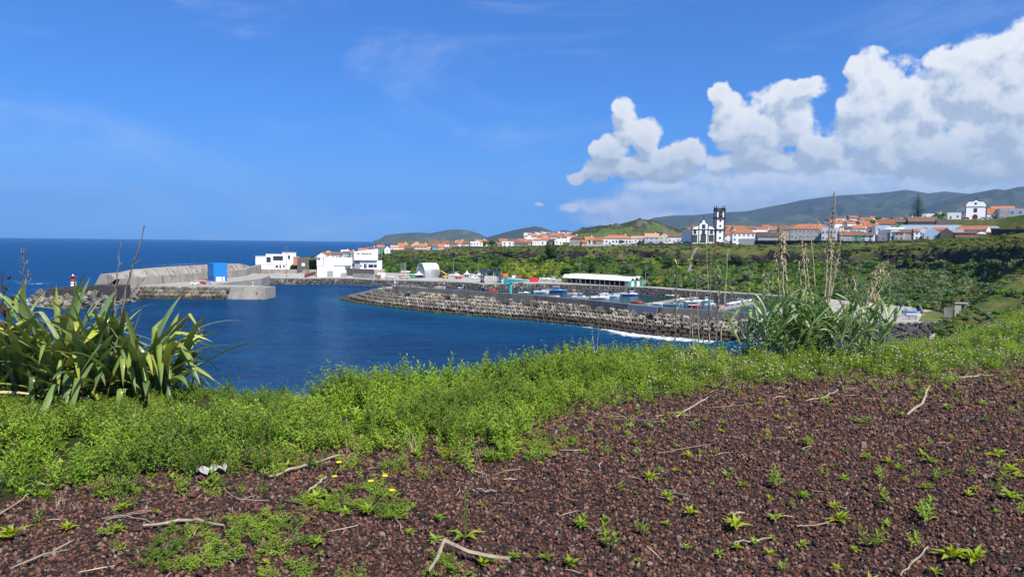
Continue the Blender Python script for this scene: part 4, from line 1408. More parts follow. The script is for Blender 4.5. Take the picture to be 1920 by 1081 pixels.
HOUSES = [
    # u0, u1, v ridge, v eave, v base, Y, type, wall, roof, window columns, floors, label
    # the quarter at the foot of the harbour, left
    (594, 611, 474.5, 480, 488, 528, 'gy', 'white', 'pale', 2, 1, 'small white gabled house with pale tiles, leftmost above the white fish hall'),
    (600, 618, 473.5, 478.5, 486, 540, 'gx', 'white', 'rust', 0, 1, 'rust tiled house roof right of the small white gable by the sea'),
    (607, 622, 470, 475, 484, 556, 'gy', 'yellow', 'pale', 2, 1, 'bright yellow gabled house by the sea'),
    (620, 643, 472.5, 478.5, 486, 540, 'gx', 'white', 'brown', 3, 1, 'wide white house with brown tiles right of the yellow gable'),
    (640, 655, 469, 473, 482, 560, 'gx', 'white', 'white', 2, 1, 'white house with a whitish roof behind the blue one by the sea'),
    (643, 657, 471, 475, 483.5, 545, 'gx', 'blue', 'brown', 3, 2, 'bright blue two storey house by the sea, left of the white tower'),
    (656, 666.5, 470.5, 475, 483, 545, 'gx', 'green', 'orange', 2, 2, 'green house with orange tiles touching the white harbour tower'),
    (672, 690, 465.5, 469, 480, 575, 'gx', 'white', 'orange', 2, 2, 'white house with orange roof peeping over the harbour tower'),
    (688, 706, 463, 467, 478, 585, 'gx', 'cream', 'brown', 2, 2, 'cream house with brown tiles right behind the harbour tower'),
    (707, 721, 459.5, 463.5, 475, 590, 'gx', 'green', 'orange', 2, 2, 'dark green house with an orange roof at the left end of the cliff town'),
    (721, 731.5, 461, 467, 478, 585, 'gy', 'white', 'brown', 1, 2, 'narrow white gable under brown tiles beside the dark green house'),
    (732, 747, 460, 464, 472, 596, 'gx', 'white', 'pale', 2, 1, 'low white house with pale tiles left of the steep orange roof'),
    (747, 766, 456, 463.5, 472, 606, 'gx', 'cream', 'orange', 2, 1, 'house with the steep orange roof left of the pink gable'),
    (758, 776, 461, 466, 473.5, 592, 'gx', 'stone', 'brown', 2, 1, 'dark stone house under brown tiles in the left town'),
    (771, 792, 452.5, 460, 470, 612, 'gy', 'pink', 'orange', 2, 2, 'tall pink gabled house above the left town'),
    (776, 787.5, 458, 462, 471, 596, 'gx', 'cream', 'orange', 2, 2, 'cream two storey house with orange tiles left of the pale pink front'),
    (787.5, 801, 457, 462, 471, 596, 'gx', 'pink', 'orange', 2, 2, 'pale pink two storey front between the cream and brown houses'),
    (800, 812, 457, 461, 469, 602, 'gx', 'pink', 'brown', 2, 2, 'pink house with brown tiles just left of the bright blue front'),
    (803, 824, 450, 458, 467, 622, 'gx', 'white', 'brown', 3, 2, 'large house with a steep brown roof over the blue front'),
    (810, 822, 457.5, 462.5, 470.5, 597, 'gx', 'blue', 'brown', 1, 2, 'bright sky blue house front in the left town'),
    (821, 834, 457.5, 463, 471, 597, 'gx', 'pink', 'orange', 2, 2, 'pinkish house with orange tiles right of the bright blue front'),
    (829, 842, 451, 456.5, 466, 620, 'gx', 'white', 'rust', 2, 2, 'house with a rusty roof and white gable above the pinkish one'),
    (833, 846, 463, 466.5, 470.5, 592, 'gx', 'white', 'brown', 2, 1, 'low white house with brown tiles at the cliff edge of the left town'),
    (844, 857, 453.5, 458, 466, 610, 'gx', 'grey', 'brown', 2, 2, 'grey house with brown tiles before the steep orange and white pair'),
    (855, 870, 450.5, 457, 464, 612, 'gx', 'white', 'orange', 2, 1, 'white house with a bright orange roof mid left town'),
    (867, 884, 452, 457, 465, 604, 'gx', 'cream', 'brown', 3, 1, 'long cream house with brown tiles mid left town'),
    (882, 898, 452.5, 455, 465, 600, 'flat', 'white', 'grey', 3, 2, 'plain white flat roofed house mid left town'),
    (890, 913, 449.5, 454.5, 463, 606, 'gx', 'white', 'orange', 3, 1, 'white house with wide orange roof left of the dark trees'),
    (932, 942, 455, 458.5, 463.5, 580, 'gx', 'brick', 'rust', 1, 1, 'small brick red house left of the big white gable'),
    (937, 953, 447.5, 453.5, 462, 596, 'gx', 'white', 'orange', 2, 1, 'house with a bright orange roof behind the big white gable'),
    (941, 961, 452.5, 454, 463, 572, 'flat', 'white', 'white', 2, 2, 'big plain white house standing at the cliff edge, centre left'),
    (952, 970, 449, 452.5, 462, 600, 'gx', 'grey', 'rust', 2, 2, 'grey house with rusty tiles behind the big white house'),
    (962, 990, 453, 457.5, 463, 575, 'gx', 'grey', 'brown', 3, 1, 'long low grey house with brown roof at the cliff edge'),
    (970, 986, 447.5, 452.5, 461, 612, 'gx', 'white', 'orange', 2, 1, 'orange roofed house, left of the two along the ridge line'),
    (986, 999, 449, 453, 461, 606, 'gx', 'cream', 'orange', 2, 1, 'orange roofed cream house, right of the two along the ridge line'),
    (998, 1011, 452, 453.5, 463.5, 570, 'flat', 'white', 'grey', 3, 2, 'white block of a house with dark windows above the round dark tree'),
    (1000, 1013, 447.5, 451, 461, 590, 'gx', 'white', 'orange', 2, 1, 'low orange roof just behind the white block'),
    (1013, 1030, 444.5, 450, 458, 590, 'gx', 'white', 'orange', 2, 1, 'white house with orange tiles above the round dark tree'),
    (1028, 1040, 447, 450.5, 459, 584, 'gx', 'stone', 'brown', 1, 1, 'dark house with brown tiles beside the white gable over the cliff'),
    (1040, 1055, 447, 450, 458, 576, 'gy', 'white', 'brown', 2, 1, 'white gabled house left of the cream stone block'),
    (1068, 1091, 442, 447.5, 460, 545, 'hip', 'tan', 'brown', 0, 2, 'bare cream stone block with a brown hipped roof at the cliff edge'),
    (1071, 1083, 441, 445.5, 452, 585, 'gx', 'cream', 'orange', 1, 1, 'small orange tiled roof behind the cream stone block'),
    (1091, 1101, 450, 454, 459, 540, 'gx', 'brick', 'orange', 1, 1, 'tiny orange hut right of the cream stone block'),
    (1097, 1115, 444, 449.5, 458, 546, 'gx', 'cream', 'orange', 3, 1, 'cream house with orange tiles left of the long white hall'),
    (1112, 1130, 444.5, 451, 458.5, 545, 'gx', 'tan', 'rust', 2, 1, 'tan house with rusty tiles touching the long white hall'),
    (1128, 1184, 440.5, 447, 458.5, 545, 'hip', 'white', 'orange', 9, 1, 'very long white hall with an orange hipped roof on the cliff top'),
    (1182, 1208, 442.5, 447, 456.5, 548, 'gx', 'white', 'pale', 4, 1, 'white house with pale tiles right of the long white hall'),
    (1209, 1235, 437.5, 445, 457.5, 535, 'gx', 'shadewhite', 'pale', 3, 2, 'white house, blue shade in its colour, with pale tiles, left of the church square'),
    (1235, 1256, 438, 443.5, 456.5, 545, 'gy', 'cream', 'orange', 2, 2, 'cream gabled house with orange tiles, left of the church square'),
    (1252, 1284, 437, 444, 456, 530, 'gx', 'white', 'brown', 4, 1, 'white house with wide brown roof left of the church'),
    (1283, 1296.5, 433.5, 441, 455.5, 525, 'gx', 'white', 'orange', 1, 2, 'narrow white house with orange tiles touching the church'),
    # right of the church
    (1357, 1374, 434, 440, 454.5, 512, 'gx', 'white', 'rust', 2, 2, 'white house with rusty roof between church tower and hipped house'),
    (1374, 1415, 426, 437, 454, 470, 'hip', 'white', 'orange', 5, 2, 'big white hipped house with orange tiles right of the church tower'),
    (1412, 1432, 435, 442, 454, 478, 'gx', 'white', 'orange', 2, 1, 'low orange roof at the right side of the big hipped house'),
    (1372, 1388, 431.5, 436, 452, 500, 'gx', 'white', 'orange', 2, 1, 'orange roof behind the left side of the big hipped house'),
    (1422, 1459, 435.5, 444, 456, 455, 'gx', 'grey', 'dark', 3, 1, 'low grey house with a dark roof right of the big hipped house'),
    (1436, 1449, 424.5, 434, 446, 490, 'gy', 'white', 'dark', 1, 2, 'white house with a dark steep gable behind the low grey one'),
    (1444, 1468, 425, 432, 446, 485, 'gx', 'cream', 'orange', 3, 1, 'cream house with bright orange tiles behind the dead cane'),
    (1462, 1492, 423, 431, 448, 470, 'gx', 'tan', 'brown', 3, 2, 'tan house with brown roof left of the long grey school'),
    (1484, 1553, 419.5, 429, 449, 452, 'hip', 'grey', 'orange', 10, 2, 'long pale grey building with a wide orange hipped roof behind the cane'),
    (1541, 1574, 427, 430, 452, 440, 'flat', 'white', 'white', 5, 2, 'white two storey building with arched windows right of the long grey one'),
    (1573, 1606, 424, 428, 441, 450, 'gx', 'white', 'brown', 3, 1, 'white house with low brown roof above the grey and green row'),
    (1575, 1596, 434, 441, 452.5, 408, 'gx', 'grey', 'rust', 2, 2, 'grey row house with rusty roof, first of the row left of the green one'),
    (1595.5, 1614.5, 433.5, 441.5, 452.5, 408, 'gx', 'green', 'brown', 2, 2, 'dark green row house with brown roof on the cliff top'),
    (1614, 1637, 436, 441.5, 452.5, 408, 'gx', 'white', 'brown', 2, 2, 'white row house with brown roof right of the dark green one'),
    (1599, 1621, 422, 428.5, 440, 440, 'gx', 'white', 'orange', 3, 1, 'white house with orange tiles above the dark green row house'),
    (1620, 1630, 418.5, 422, 434, 460, 'gx', 'white', 'orange', 1, 1, 'narrow white house front with orange tiles above the row'),
    (1627, 1647, 419.5, 426.5, 437, 445, 'gx', 'grey', 'orange', 2, 1, 'blue grey house with an orange roof above the row'),
    (1634, 1650, 435, 441, 447, 415, 'gy', 'white', 'orange', 0, 1, 'small white gable behind the white row house'),
    (1642, 1668, 422.5, 424, 437, 435, 'flat', 'shadewhite', 'grey', 2, 1, 'bluish white flat house under the long wall'),
    (1647, 1672, 431, 433, 451, 405, 'flat', 'grey', 'grey', 4, 2, 'dark grey modern house with a flat roof on the cliff top'),
    (1660, 1690, 426, 430, 441, 428, 'mono', 'white', 'white', 3, 1, 'white house with pale sheet roof above the dark grey modern one'),
    (1670, 1684, 431, 432.5, 451, 402, 'flat', 'white', 'white', 2, 2, 'slim white house front between the modern and brown roofed ones'),
    (1678, 1693.5, 430.5, 436, 451, 400, 'gx', 'cream', 'brown', 2, 2, 'cream row house with brown roof left of the mauve one'),
    (1693, 1713.5, 430.5, 436, 451, 400, 'gx', 'mauve', 'brown', 3, 2, 'mauve grey row house with brown roof on the cliff top'),
    (1713.5, 1724, 429, 434, 450, 398, 'gx', 'white', 'orange', 1, 2, 'slim white house with orange roof right of the mauve one'),
    (1722, 1741, 426, 434, 449.5, 400, 'gy', 'white', 'orange', 2, 2, 'tall white gable with orange tiles right of the mauve house'),
    (1734, 1759, 427, 437, 449.5, 392, 'gy', 'shadewhite', 'white', 2, 1, 'big plain white gable, blue shade in its colour, facing the harbour'),
    (1750, 1774, 426, 431, 447, 402, 'gx', 'white', 'orange', 3, 1, 'white house with orange roof behind the blue shaded gable'),
    (1764, 1785, 428, 436, 448.5, 386, 'gy', 'stone', 'brown', 0, 1, 'dark basalt barn with a steep gable right of the blue shaded one'),
    (1784, 1804, 430, 436, 448, 390, 'gx', 'tan', 'grey', 2, 1, 'unfinished tan stone house right of the dark barn'),
    (1798, 1845, 423.5, 430.5, 443, 405, 'gx', 'white', 'orange', 5, 1, 'white house with an orange roof and blue shutters above the brick red tavern'),
    (1796, 1860, 434.5, 437, 448, 380, 'mono', 'brick', 'rust', 4, 1, 'low brick red tavern with a terrace at the cliff edge'),
    (1838, 1870, 424, 428, 440, 410, 'gx', 'green', 'grey', 2, 1, 'green house with grey roof left of the long dark wall'),
    # upper terrace
    (1644, 1677, 411.5, 420, 428, 462, 'gx', 'tan', 'rust', 3, 1, 'rusty roofed house left of the tall pine, upper row'),
    (1676, 1710, 411, 416.5, 427, 468, 'gx', 'green', 'brown', 3, 1, 'green walled house with brown roof left of the tall pine'),
    (1706, 1755, 406.5, 415.5, 421, 455, 'gx', 'stone', 'brown', 0, 1, 'large old stone barn with brown roof under the tall pine'),
    (1694, 1708, 403.5, 405, 418, 485, 'flat', 'white', 'white', 2, 1, 'little white house left behind the tall pine'),
    (1730, 1750, 400.5, 402, 413, 490, 'flat', 'white', 'white', 2, 1, 'flat white house right behind the tall pine'),
    (1747, 1764, 399, 406, 414, 480, 'gy', 'green', 'orange', 1, 1, 'bright green gable between pine and palm'),
    (1778, 1800, 398.5, 401, 411, 470, 'flat', 'white', 'grey', 2, 1, 'white flat house left of the white chapel'),
    (1845, 1863, 391, 400.5, 410, 475, 'gx', 'white', 'orange', 2, 1, 'white house with orange tiles right of the chapel'),
    (1861, 1898, 386.5, 392.5, 410, 480, 'gx', 'white', 'orange', 3, 2, 'largest white house with orange roof right of the chapel'),
    (1876, 1905, 391, 394, 411, 465, 'flat', 'grey', 'white', 3, 2, 'pale grey block house in front of the large orange roof'),
    (1893, 1918, 391.5, 394, 411.5, 462, 'flat', 'white', 'grey', 2, 2, 'white block house with a red awning near the picture edge'),
    (1912, 1945, 390, 395, 410, 470, 'gx', 'cream', 'brown', 3, 1, 'cream house with brown roof cut by the right edge'),
    (1840, 1862, 417.5, 421, 430, 440, 'gx', 'cream', 'brown', 2, 1, 'cream house with brown roof below the chapel terrace'),
    (1885, 1915, 420, 426, 433, 430, 'gx', 'white', 'rust', 2, 1, 'house with rusty roof above the long dark wall'),
]
for h in HOUSES:
    house('house', *h, chim=rng.random() < .3, below=9.0 if h[4] < 425 else 4.0, rz=rng.uniform(-14, 14), group='houses of the cliff town', frame=M_grey if h[7] == 'white' and rng.random() < .3 else None)

# the far town behind: houses of a few pixels that read as one mass
its = MB()
r = random.Random(3)
for k in range(330):
    u = r.uniform(985, 1075) if k < 150 else (r.uniform(1300, 1560) if k < 240 else r.uniform(1560, 1900))
    Yv = r.uniform(900, 2600) if k < 150 else r.uniform(560, 900)
    v = (451 - (Yv - 900) * .0075 + r.uniform(-2, 2)) if k < 150 else ((442 - (Yv - 560) * .03) if k < 240 else 432 - (Yv - 560) * .05)
    p = py(u, v, Yv)
    w_, d_, h_ = r.uniform(7, 14), r.uniform(7, 10), r.uniform(3, 6)
    its.m = 0
    its.box(p.x - w_ / 2, p.x + w_ / 2, p.y, p.y + d_, p.z - 6, p.z + h_)
    its.m = r.choice((1, 1, 2))
    its.poly([(p.x - w_ / 2 - .2, p.y - .3, p.z + h_ + .01), (p.x + w_ / 2 + .2, p.y - .3, p.z + h_ + .01), (p.x + w_ / 2 + .2, p.y + d_ / 2, p.z + h_ + 2), (p.x - w_ / 2 - .2, p.y + d_ / 2, p.z + h_ + 2), (p.x + w_ / 2 + .2, p.y + d_ + .3, p.z + h_ + .01), (p.x - w_ / 2 - .2, p.y + d_ + .3, p.z + h_ + .01)], [(0, 1, 2, 3), (3, 2, 4, 5), (1, 4, 2), (0, 3, 5)])
o = tag(its.build('far_town', [M_white, RF['orange'], RF['brown']]), 'distant houses of the town, too far to tell apart', 'houses', None, 'stuff')

# ------------------------------------------------------------------ church
M_trim = pm('basalt_trim', (0.035, 0.035, 0.038), .8, .15, 1.5)
Yc = 488.0
k = Yc / F
loc = py(1318.5, 455.5, Yc)
ch = empty('church', loc, face_cam(loc) + R(14), 'white church with black stone trim and a tall square bell tower', 'church')


def XZ(u, v):
    return (u - 1318.5) * k, (455.5 - v) * k


def arc_profile(pts):
    return [XZ(u, v) for u, v in pts]


fac = arc_profile([(1296, 457), (1341, 457), (1341, 429), (1338.5, 427.5), (1334, 424.5), (1330.5, 424), (1327, 421.5), (1326.5, 419.6), (1324, 419.2), (1321.6, 417), (1321, 413.5), (1318.5, 411.8), (1316, 413.5), (1315.4, 417), (1313, 419.2), (1310.5, 419.6), (1310, 421.5), (1306.5, 424), (1303, 424.5), (1298.5, 427.5), (1296, 429)])
mb = MB(); mb.prism_y(fac, 0, 1.2); mb.build('facade', M_white, ch)
mb = MB()
for a, b in zip(fac[2:], fac[3:]):                                   # dark coping along the curved gable
    d = Vector((b[0] - a[0], b[1] - a[1])); n = Vector((d.y, -d.x)).normalized() * .32
    mb.poly([(a[0], -.12, a[1]), (b[0], -.12, b[1]), (b[0] + n.x, -.12, b[1] + n.y), (a[0] + n.x, -.12, a[1] + n.y), (a[0], 1.3, a[1]), (b[0], 1.3, b[1]), (b[0] + n.x, 1.3, b[1] + n.y), (a[0] + n.x, 1.3, a[1] + n.y)],
            [(0, 1, 2, 3), (7, 6, 5, 4), (0, 4, 5, 1), (3, 2, 6, 7), (0, 3, 7, 4), (1, 5, 6, 2)])
mb.build('gable_coping', M_trim, ch)
for u in (1297.1, 1309.9, 1327.1, 1339.9):
    mb = MB(); x, z = XZ(u, 457); top = 428.5 if u in (1297.1, 1339.9) else 421
    mb.box(x - .32, x + .32, -.15, .2, z, XZ(0, top)[1]); mb.build('pilaster', M_trim, ch)
mb = MB(); x0, z = XZ(1295.6, 430.8); x1, _ = XZ(1341.2, 0); mb.box(x0, x1, -.28, .2, z, z + .45); mb.build('cornice', M_trim, ch)
for u, v0, v1, hw_, nm in ((1302.6, 455, 441.2, 2.6, 'door'), (1318.5, 455, 439.8, 3.0, 'door'), (1333.4, 455, 441.2, 2.6, 'door'), (1302.6, 438.8, 432.8, 1.3, 'window'), (1318.5, 438.5, 432, 1.5, 'window'), (1333.4, 438.8, 432.8, 1.3, 'window'), (1318.5, 428.5, 422, 1.5, 'window')):
    x, z0 = XZ(u, v0); _, z1 = XZ(u, v1); w2 = hw_ / 2
    mb = MB(); mb.m = 0
    for a in ((x - w2 - .3, x - w2, z0, z1), (x + w2, x + w2 + .3, z0, z1), (x - w2 - .42, x + w2 + .42, z1, z1 + .4)): mb.box(a[0], a[1], -.2, .1, a[2], a[3])
    mb.m = 1; mb.box(x - w2, x + w2, -.05, .1, z0, z1)
    mb.build(nm, [M_trim, pm('church_door', (.03, .07, .05), .6) if nm == 'door' else M_glass], ch)
mb = MB(); x, z = XZ(1318.5, 412); mb.box(x - .13, x + .13, .3, .56, z, z + 2.1); mb.box(x - .55, x + .55, .31, .55, z + 1.2, z + 1.45); mb.build('cross', M_trim, ch)
mb = MB(); a = XZ(1298, 457); b = XZ(1339, 430.5); c_ = XZ(1318.5, 425)
mb.prism_y([(a[0], a[1]), (b[0], a[1]), (b[0], b[1]), (c_[0], c_[1]), (a[0], b[1])], 1.2, 32); mb.build('nave', M_white, ch)
mb = MB(); mb.poly([(a[0] - .3, 1.25, b[1] + .02), (c_[0], 1.25, c_[1] + .12), (b[0] + .3, 1.25, b[1] + .02), (a[0] - .3, 32.3, b[1] + .02), (c_[0], 32.3, c_[1] + .12), (b[0] + .3, 32.3, b[1] + .02)], [(0, 1, 4, 3), (1, 2, 5, 4)]); mb.build('roof', RF['orange'], ch)
# tower
tx0, tz0 = XZ(1341.4, 457); tx1, tzT = XZ(1356.8, 394.5); tw = tx1 - tx0; tc = (tx0 + tx1) / 2
mb = MB(); mb.box(tx0, tx1, -.4, tw - .4, tz0, tzT)
tower = mb.build('tower', M_white, ch)
mb = MB()
for x in (tx0, tx1):
    for y in (-.4, tw - .4):
        mb.box(x - .34, x + .34, y - .34, y + .34, tz0, tzT)
mb.build('corner_stone', M_trim, tower)
tower.children[0]['kind'] = 'stuff'
for v, h_ in ((430.3, .5), (409.6, .9), (395.0, .6)):
    z = XZ(0, v)[1]; mb = MB(); mb.box(tx0 - .7, tx1 + .7, -1.1, tw + .3, z, z + h_); mb.build('string_course', M_trim, tower)
z = XZ(0, 393.8)[1]
mb = MB()
for i in range(9):
    xx = tx0 + tw * i / 8
    mb.box(xx - .14, xx + .14, -.62, -.38, z, z + 1.1); mb.box(xx - .14, xx + .14, tw - .42, tw - .18, z, z + 1.1)
    if 0 < i < 8: mb.box(tx0 - .2, tx0 + .04, -.4 + tw * i / 8 - .14, -.4 + tw * i / 8 + .14, z, z + 1.1); mb.box(tx1 - .04, tx1 + .2, -.4 + tw * i / 8 - .14, -.4 + tw * i / 8 + .14, z, z + 1.1)
mb.build('baluster', M_trim, tower)['kind'] = 'stuff'
mb = MB()
for a in ((tx0 - .4, tx1 + .4, -.8, -.2), (tx0 - .4, tx1 + .4, tw - .6, tw), (tx0 - .4, tx0 + .2, -.2, tw - .6), (tx1 - .2, tx1 + .4, -.2, tw - .6)): mb.box(a[0], a[1], a[2], a[3], z + 1.1, z + 1.4)
mb.build('railing', M_trim, tower)
for x in (tx0, tx1):
    for y in (-.4, tw - .4):
        mb = MB(); mb.lathe([(.42, z), (.42, z + 1.8), (.2, z + 2.2), (.28, z + 2.6), (.03, z + 3.4)], 6, (x, y)); mb.build('pinnacle', M_trim, tower)


def arch(w_, h_, y0, y1, cx_, z0, n=10):
    o_ = [(cx_ - w_ / 2, z0), (cx_ + w_ / 2, z0)]
    for i in range(n + 1):
        t = math.pi * i / n
        o_.append((cx_ + math.cos(t) * w_ / 2, z0 + h_ - w_ / 2 + math.sin(t) * w_ / 2))
    return o_, y0, y1


z = XZ(0, 407)[1]
mb = MB(); mb.prism_y(*arch(2.7, 4.3, 0, 0, tc, z - .2)[:1], -.52, -.3); mb.build('belfry_surround', M_trim, tower)
mb = MB(); mb.prism_y(*arch(1.8, 3.6, 0, 0, tc, z)[:1], -.56, -.3); mb.build('belfry_opening', M_dark, tower)
mb = MB(); mb.smooth = True; mb.lathe([(.62, z + .9), (.5, z + 1.2), (.38, z + 2.0), (.12, z + 2.3)], 10, (tc, -.7)); mb.build('bell', M_rust, tower)
for v in (413.5, 423.5, 434.5, 445.5):
    zc = XZ(0, v)[1]
    mb = MB(); mb.prism_y([(tc, zc - 1.0), (tc + .85, zc), (tc, zc + 1.0), (tc - .85, zc)], -.52, -.3)
    f_ = mb.build('diamond_window', M_trim, tower)
    mb = MB(); mb.prism_y([(tc, zc - .5), (tc + .42, zc), (tc, zc + .5), (tc - .42, zc)], -.55, -.4); mb

# ------------------------------------------------------------------ chapel on the upper terrace
Yc2 = 470.0; k2 = Yc2 / F
loc = py(1828, 410.5, Yc2)
cp = empty('chapel', loc, face_cam(loc) + R(14), 'white chapel with a scalloped gable above the retaining wall, right', 'chapel')


def XC(u, v): return (u - 1828) * k2, (410.5 - v) * k2


out_ = [XC(1811.5, 413), XC(1846, 413), XC(1846, 387.5), XC(1845, 384), XC(1842, 379), XC(1839, 377.4), XC(1835.5, 378.2), XC(1832.5, 377.5), XC(1830.5, 375.6), XC(1828.8, 374.6), XC(1827, 375.6), XC(1825, 377.5), XC(1822, 378.2), XC(1818.5, 377.4), XC(1815.5, 379), XC(1812.5, 384), XC(1811.5, 387.5)]
mb = MB(); mb.prism_y(out_, 0, 1.0); mb.build('facade', M_whiteclean, cp)
mb = MB()
for a, b in zip(out_[2:], out_[3:]):
    d = Vector((b[0] - a[0], b[1] - a[1])); n = Vector((d.y, -d.x)).normalized() * .26
    mb.poly([(a[0], -.1, a[1]), (b[0], -.1, b[1]), (b[0] + n.x, -.1, b[1] + n.y), (a[0] + n.x, -.1, a[1] + n.y), (a[0], 1.1, a[1]), (b[0], 1.1, b[1]), (b[0] + n.x, 1.1, b[1] + n.y), (a[0] + n.x, 1.1, a[1] + n.y)], [(0, 1, 2, 3), (7, 6, 5, 4), (0, 4, 5, 1), (3, 2, 6, 7), (0, 3, 7, 4), (1, 5, 6, 2)])
mb.build('gable_coping', M_trim, cp)
x0, z = XC(1811, 388.3); x1, _ = XC(1846.5, 0)
mb = MB(); mb.box(x0, x1, -.2, .2, z, z + .3); mb.build('cornice', M_trim, cp)
for u in (1812, 1845.6):
    x, zb = XC(u, 413); mb = MB(); mb.box(x - .3, x + .3, -.1, .2, zb, z - .01); mb.build('corner_stone', M_trim, cp)
x, zb = XC(1828, 410.5)
mb = MB(); mb.prism_y(arch(3.0, 3.1, 0, 0, x, zb)[0], -.12, .1); mb.build('door_surround', M_trim, cp)
mb = MB(); mb.prism_y(arch(2.3, 2.7, 0, 0, x, zb)[0], -.15, .1); mb.build('door', pm('oxblood_door', (.12, .02, .02), .6), cp)
for v, w_, h_ in ((397.5, 1.5, 2.2), (383, .8, .8)):
    zz = XC(0, v)[1]
    mb = MB(); mb.m = 0; mb.box(x - w_ / 2 - .25, x + w_ / 2 + .25, -.08, .1, zz - .25, zz + h_ + .25); mb.m = 1; mb.box(x - w_ / 2, x + w_ / 2, -.11, .1, zz, zz + h_)
    mb.build('window', [M_trim, M_glass], cp)
x, z = XC(1828.8, 374.8)
mb = MB(); mb.box(x - .5, x + .5, .2, .8, z, z + .7); mb.box(x - .12, x + .12, .38, .62, z + .7, z + 2.2); mb.box(x - .45, x + .45, .4, .6, z + 1.4, z + 1.65); mb.build('cross', M_trim, cp)
mb = MB(); a = XC(1812, 413); b = XC(1845.5, 388); mb.prism_y([(a[0], a[1]), (b[0], a[1]), (b[0], b[1]), ((a[0] + b[0]) / 2, b[1] + 2.2), (a[0], b[1])], 1.0, 22); mb.build('nave', M_whiteclean, cp)
mb = MB(); mb.poly([(a[0] - .3, 1.05, b[1] + .02), ((a[0] + b[0]) / 2, 1.05, b[1] + 2.3), (b[0] + .3, 1.05, b[1] + .02), (a[0] - .3, 22.2, b[1] + .02), ((a[0] + b[0]) / 2, 22.2, b[1] + 2.3), (b[0] + .3, 22.2, b[1] + .02)], [(0, 1, 4, 3), (1, 2, 5, 4)]); mb.build('roof', RF['orange'], cp)
for yy in (3, 7, 11, 15):
    link('window', window_mesh(1.0, 2.0, M_trim), cp, (a[0] - .012, yy, 3.5), (0, 0, R(-90)))

# ------------------------------------------------------------------ walls of the town
def town_wall(label, us, v0, v1, Y0, Y1, mat, thick=.6, below=3):
    A, B = py(us[0], v1, Y0), py(us[1], v1, Y1)
    zt_ = (py(us[0], v0, Y0).z, py(us[1], v0, Y1).z)
    e = empty('town_wall', A, 0, label, 'wall')
    d = B - A; n = Vector((-d.y, d.x, 0)).normalized() * thick
    P_ = [Vector((0, 0, -below)), Vector((d.x, d.y, d.z - below)), Vector((d.x, d.y, zt_[1] - A.z)), Vector((0, 0, zt_[0] - A.z))]
    mb = MB(); mb.poly(P_ + [p + n for p in P_], [(0, 1, 2, 3), (7, 6, 5, 4), (0, 3, 7, 4), (1, 5, 6, 2), (3, 2, 6, 7)]); mb.build('wall', mat, e)
    c0 = Vector((0, 0, .005)) + P_[3]; c1 = Vector((0, 0, .005)) + P_[2]; n2 = n.normalized()
    mb = MB(); q_ = [c0 - n2 * .08, c1 - n2 * .08, c1 + n + n2 * .08, c0 + n + n2 * .08]
    mb.poly(q_ + [p + Vector((0, 0, .15)) for p in q_], [(3, 2, 1, 0), (4, 5, 6, 7), (0, 1, 5, 4), (1, 2, 6, 5), (2, 3, 7, 6), (3, 0, 4, 7)]); mb.build('coping', M_conc, e)


town_wall('low white wall along the cliff edge before the long hall', (1068, 1196), 458.2, 460.6, 532, 508, M_white)
town_wall('dark low wall along the cliff edge before the church', (1196, 1375), 456.8, 459, 506, 466, M_basalt)
town_wall('grey block wall at the cliff edge under the big hipped house', (1386, 1416), 448, 457, 462, 458, WA['grey'])
town_wall('dark wall at the cliff edge behind the dead cane', (1416, 1580), 451, 460, 452, 404, M_basalt)
town_wall('dark wall along the cliff edge under the row houses', (1580, 1800), 452, 456, 402, 360, M_basalt)
town_wall('tall black basalt wall at the right end of the cliff town', (1858, 1960), 430, 447, 372, 330, M_basalt)
town_wall('long bluish white wall above the row houses', (1690, 1868), 421.5, 426, 448, 440, WA['shadewhite'])
town_wall('dark mossy retaining wall under the white chapel', (1755, 1868), 411.5, 421.5, 452, 455, WA['stone'])
town_wall('dark retaining wall at the far right under the white blocks', (1868, 1960), 412, 420, 458, 450, WA['stone'])
town_wall('dark stone wall under the left cliff houses', (725, 800), 468, 474, 586, 584, WA['stone'])
town_wall('dark wall between the left town and the big white house', (846, 940), 462, 467, 584, 566, WA['stone'])


# ------------------------------------------------------------------ buildings on the quay
def site(u, v, z=AZ, rz=0.0):
    p = pz(u, v, z)
    return p, face_cam(p) + R(rz)


def bx(e, name, mat, x0, x1, y0, y1, z0, z1):
    mb = MB(); mb.box(x0, x1, y0, y1, z0, z1)
    return mb.build(name, mat, e)


p, rz = site(621, 518.3, AZ, 3)
k = p.y / F
e = empty('fish_hall', p, rz, 'white flat roofed fish hall with a grey roller door, by the inner quay', 'building')
w_ = 50 * k
bx(e, 'wall', M_whiteclean, -w_ / 2, w_ / 2, 0, 11, -.5, 6.5); bx(e, 'roof', RF['white'], -w_ / 2 + .2, w_ / 2 - .2, .2, 10.8, 6.5, 6.7)
bx(e, 'roller_door', M_grey, -7.5 * k, 3.5 * k, -.06, .2, 0, 3.9)
for i in range(6): bx(e, 'rail_post', M_steel, -w_ / 2 + .3 + i * (w_ - .6) / 5, -w_ / 2 + .38 + i * (w_ - .6) / 5, .1, .18, 6.7, 7.7)
p2 = py(638, 517, p.y + 13); rz = face_cam(p2) + R(3)
e = empty('upper_hall', (p2.x, p2.y, AZ), rz, 'white raised hall behind the fish hall, below the harbour tower', 'building')
k2 = p2.y / F
bx(e, 'wall', M_whiteclean, -29.5 * k2, 29.5 * k2, 0, 12, 0, 12.2); bx(e, 'roof', RF['white'], -29 * k2, 29 * k2, .2, 11.8, 12.2, 12.35)
for i in range(7): bx(e, 'pilaster', M_white, -29 * k2 + i * 9.5 * k2, -29 * k2 + i * 9.5 * k2 + .3, -.1, .1, 7, 11.8)
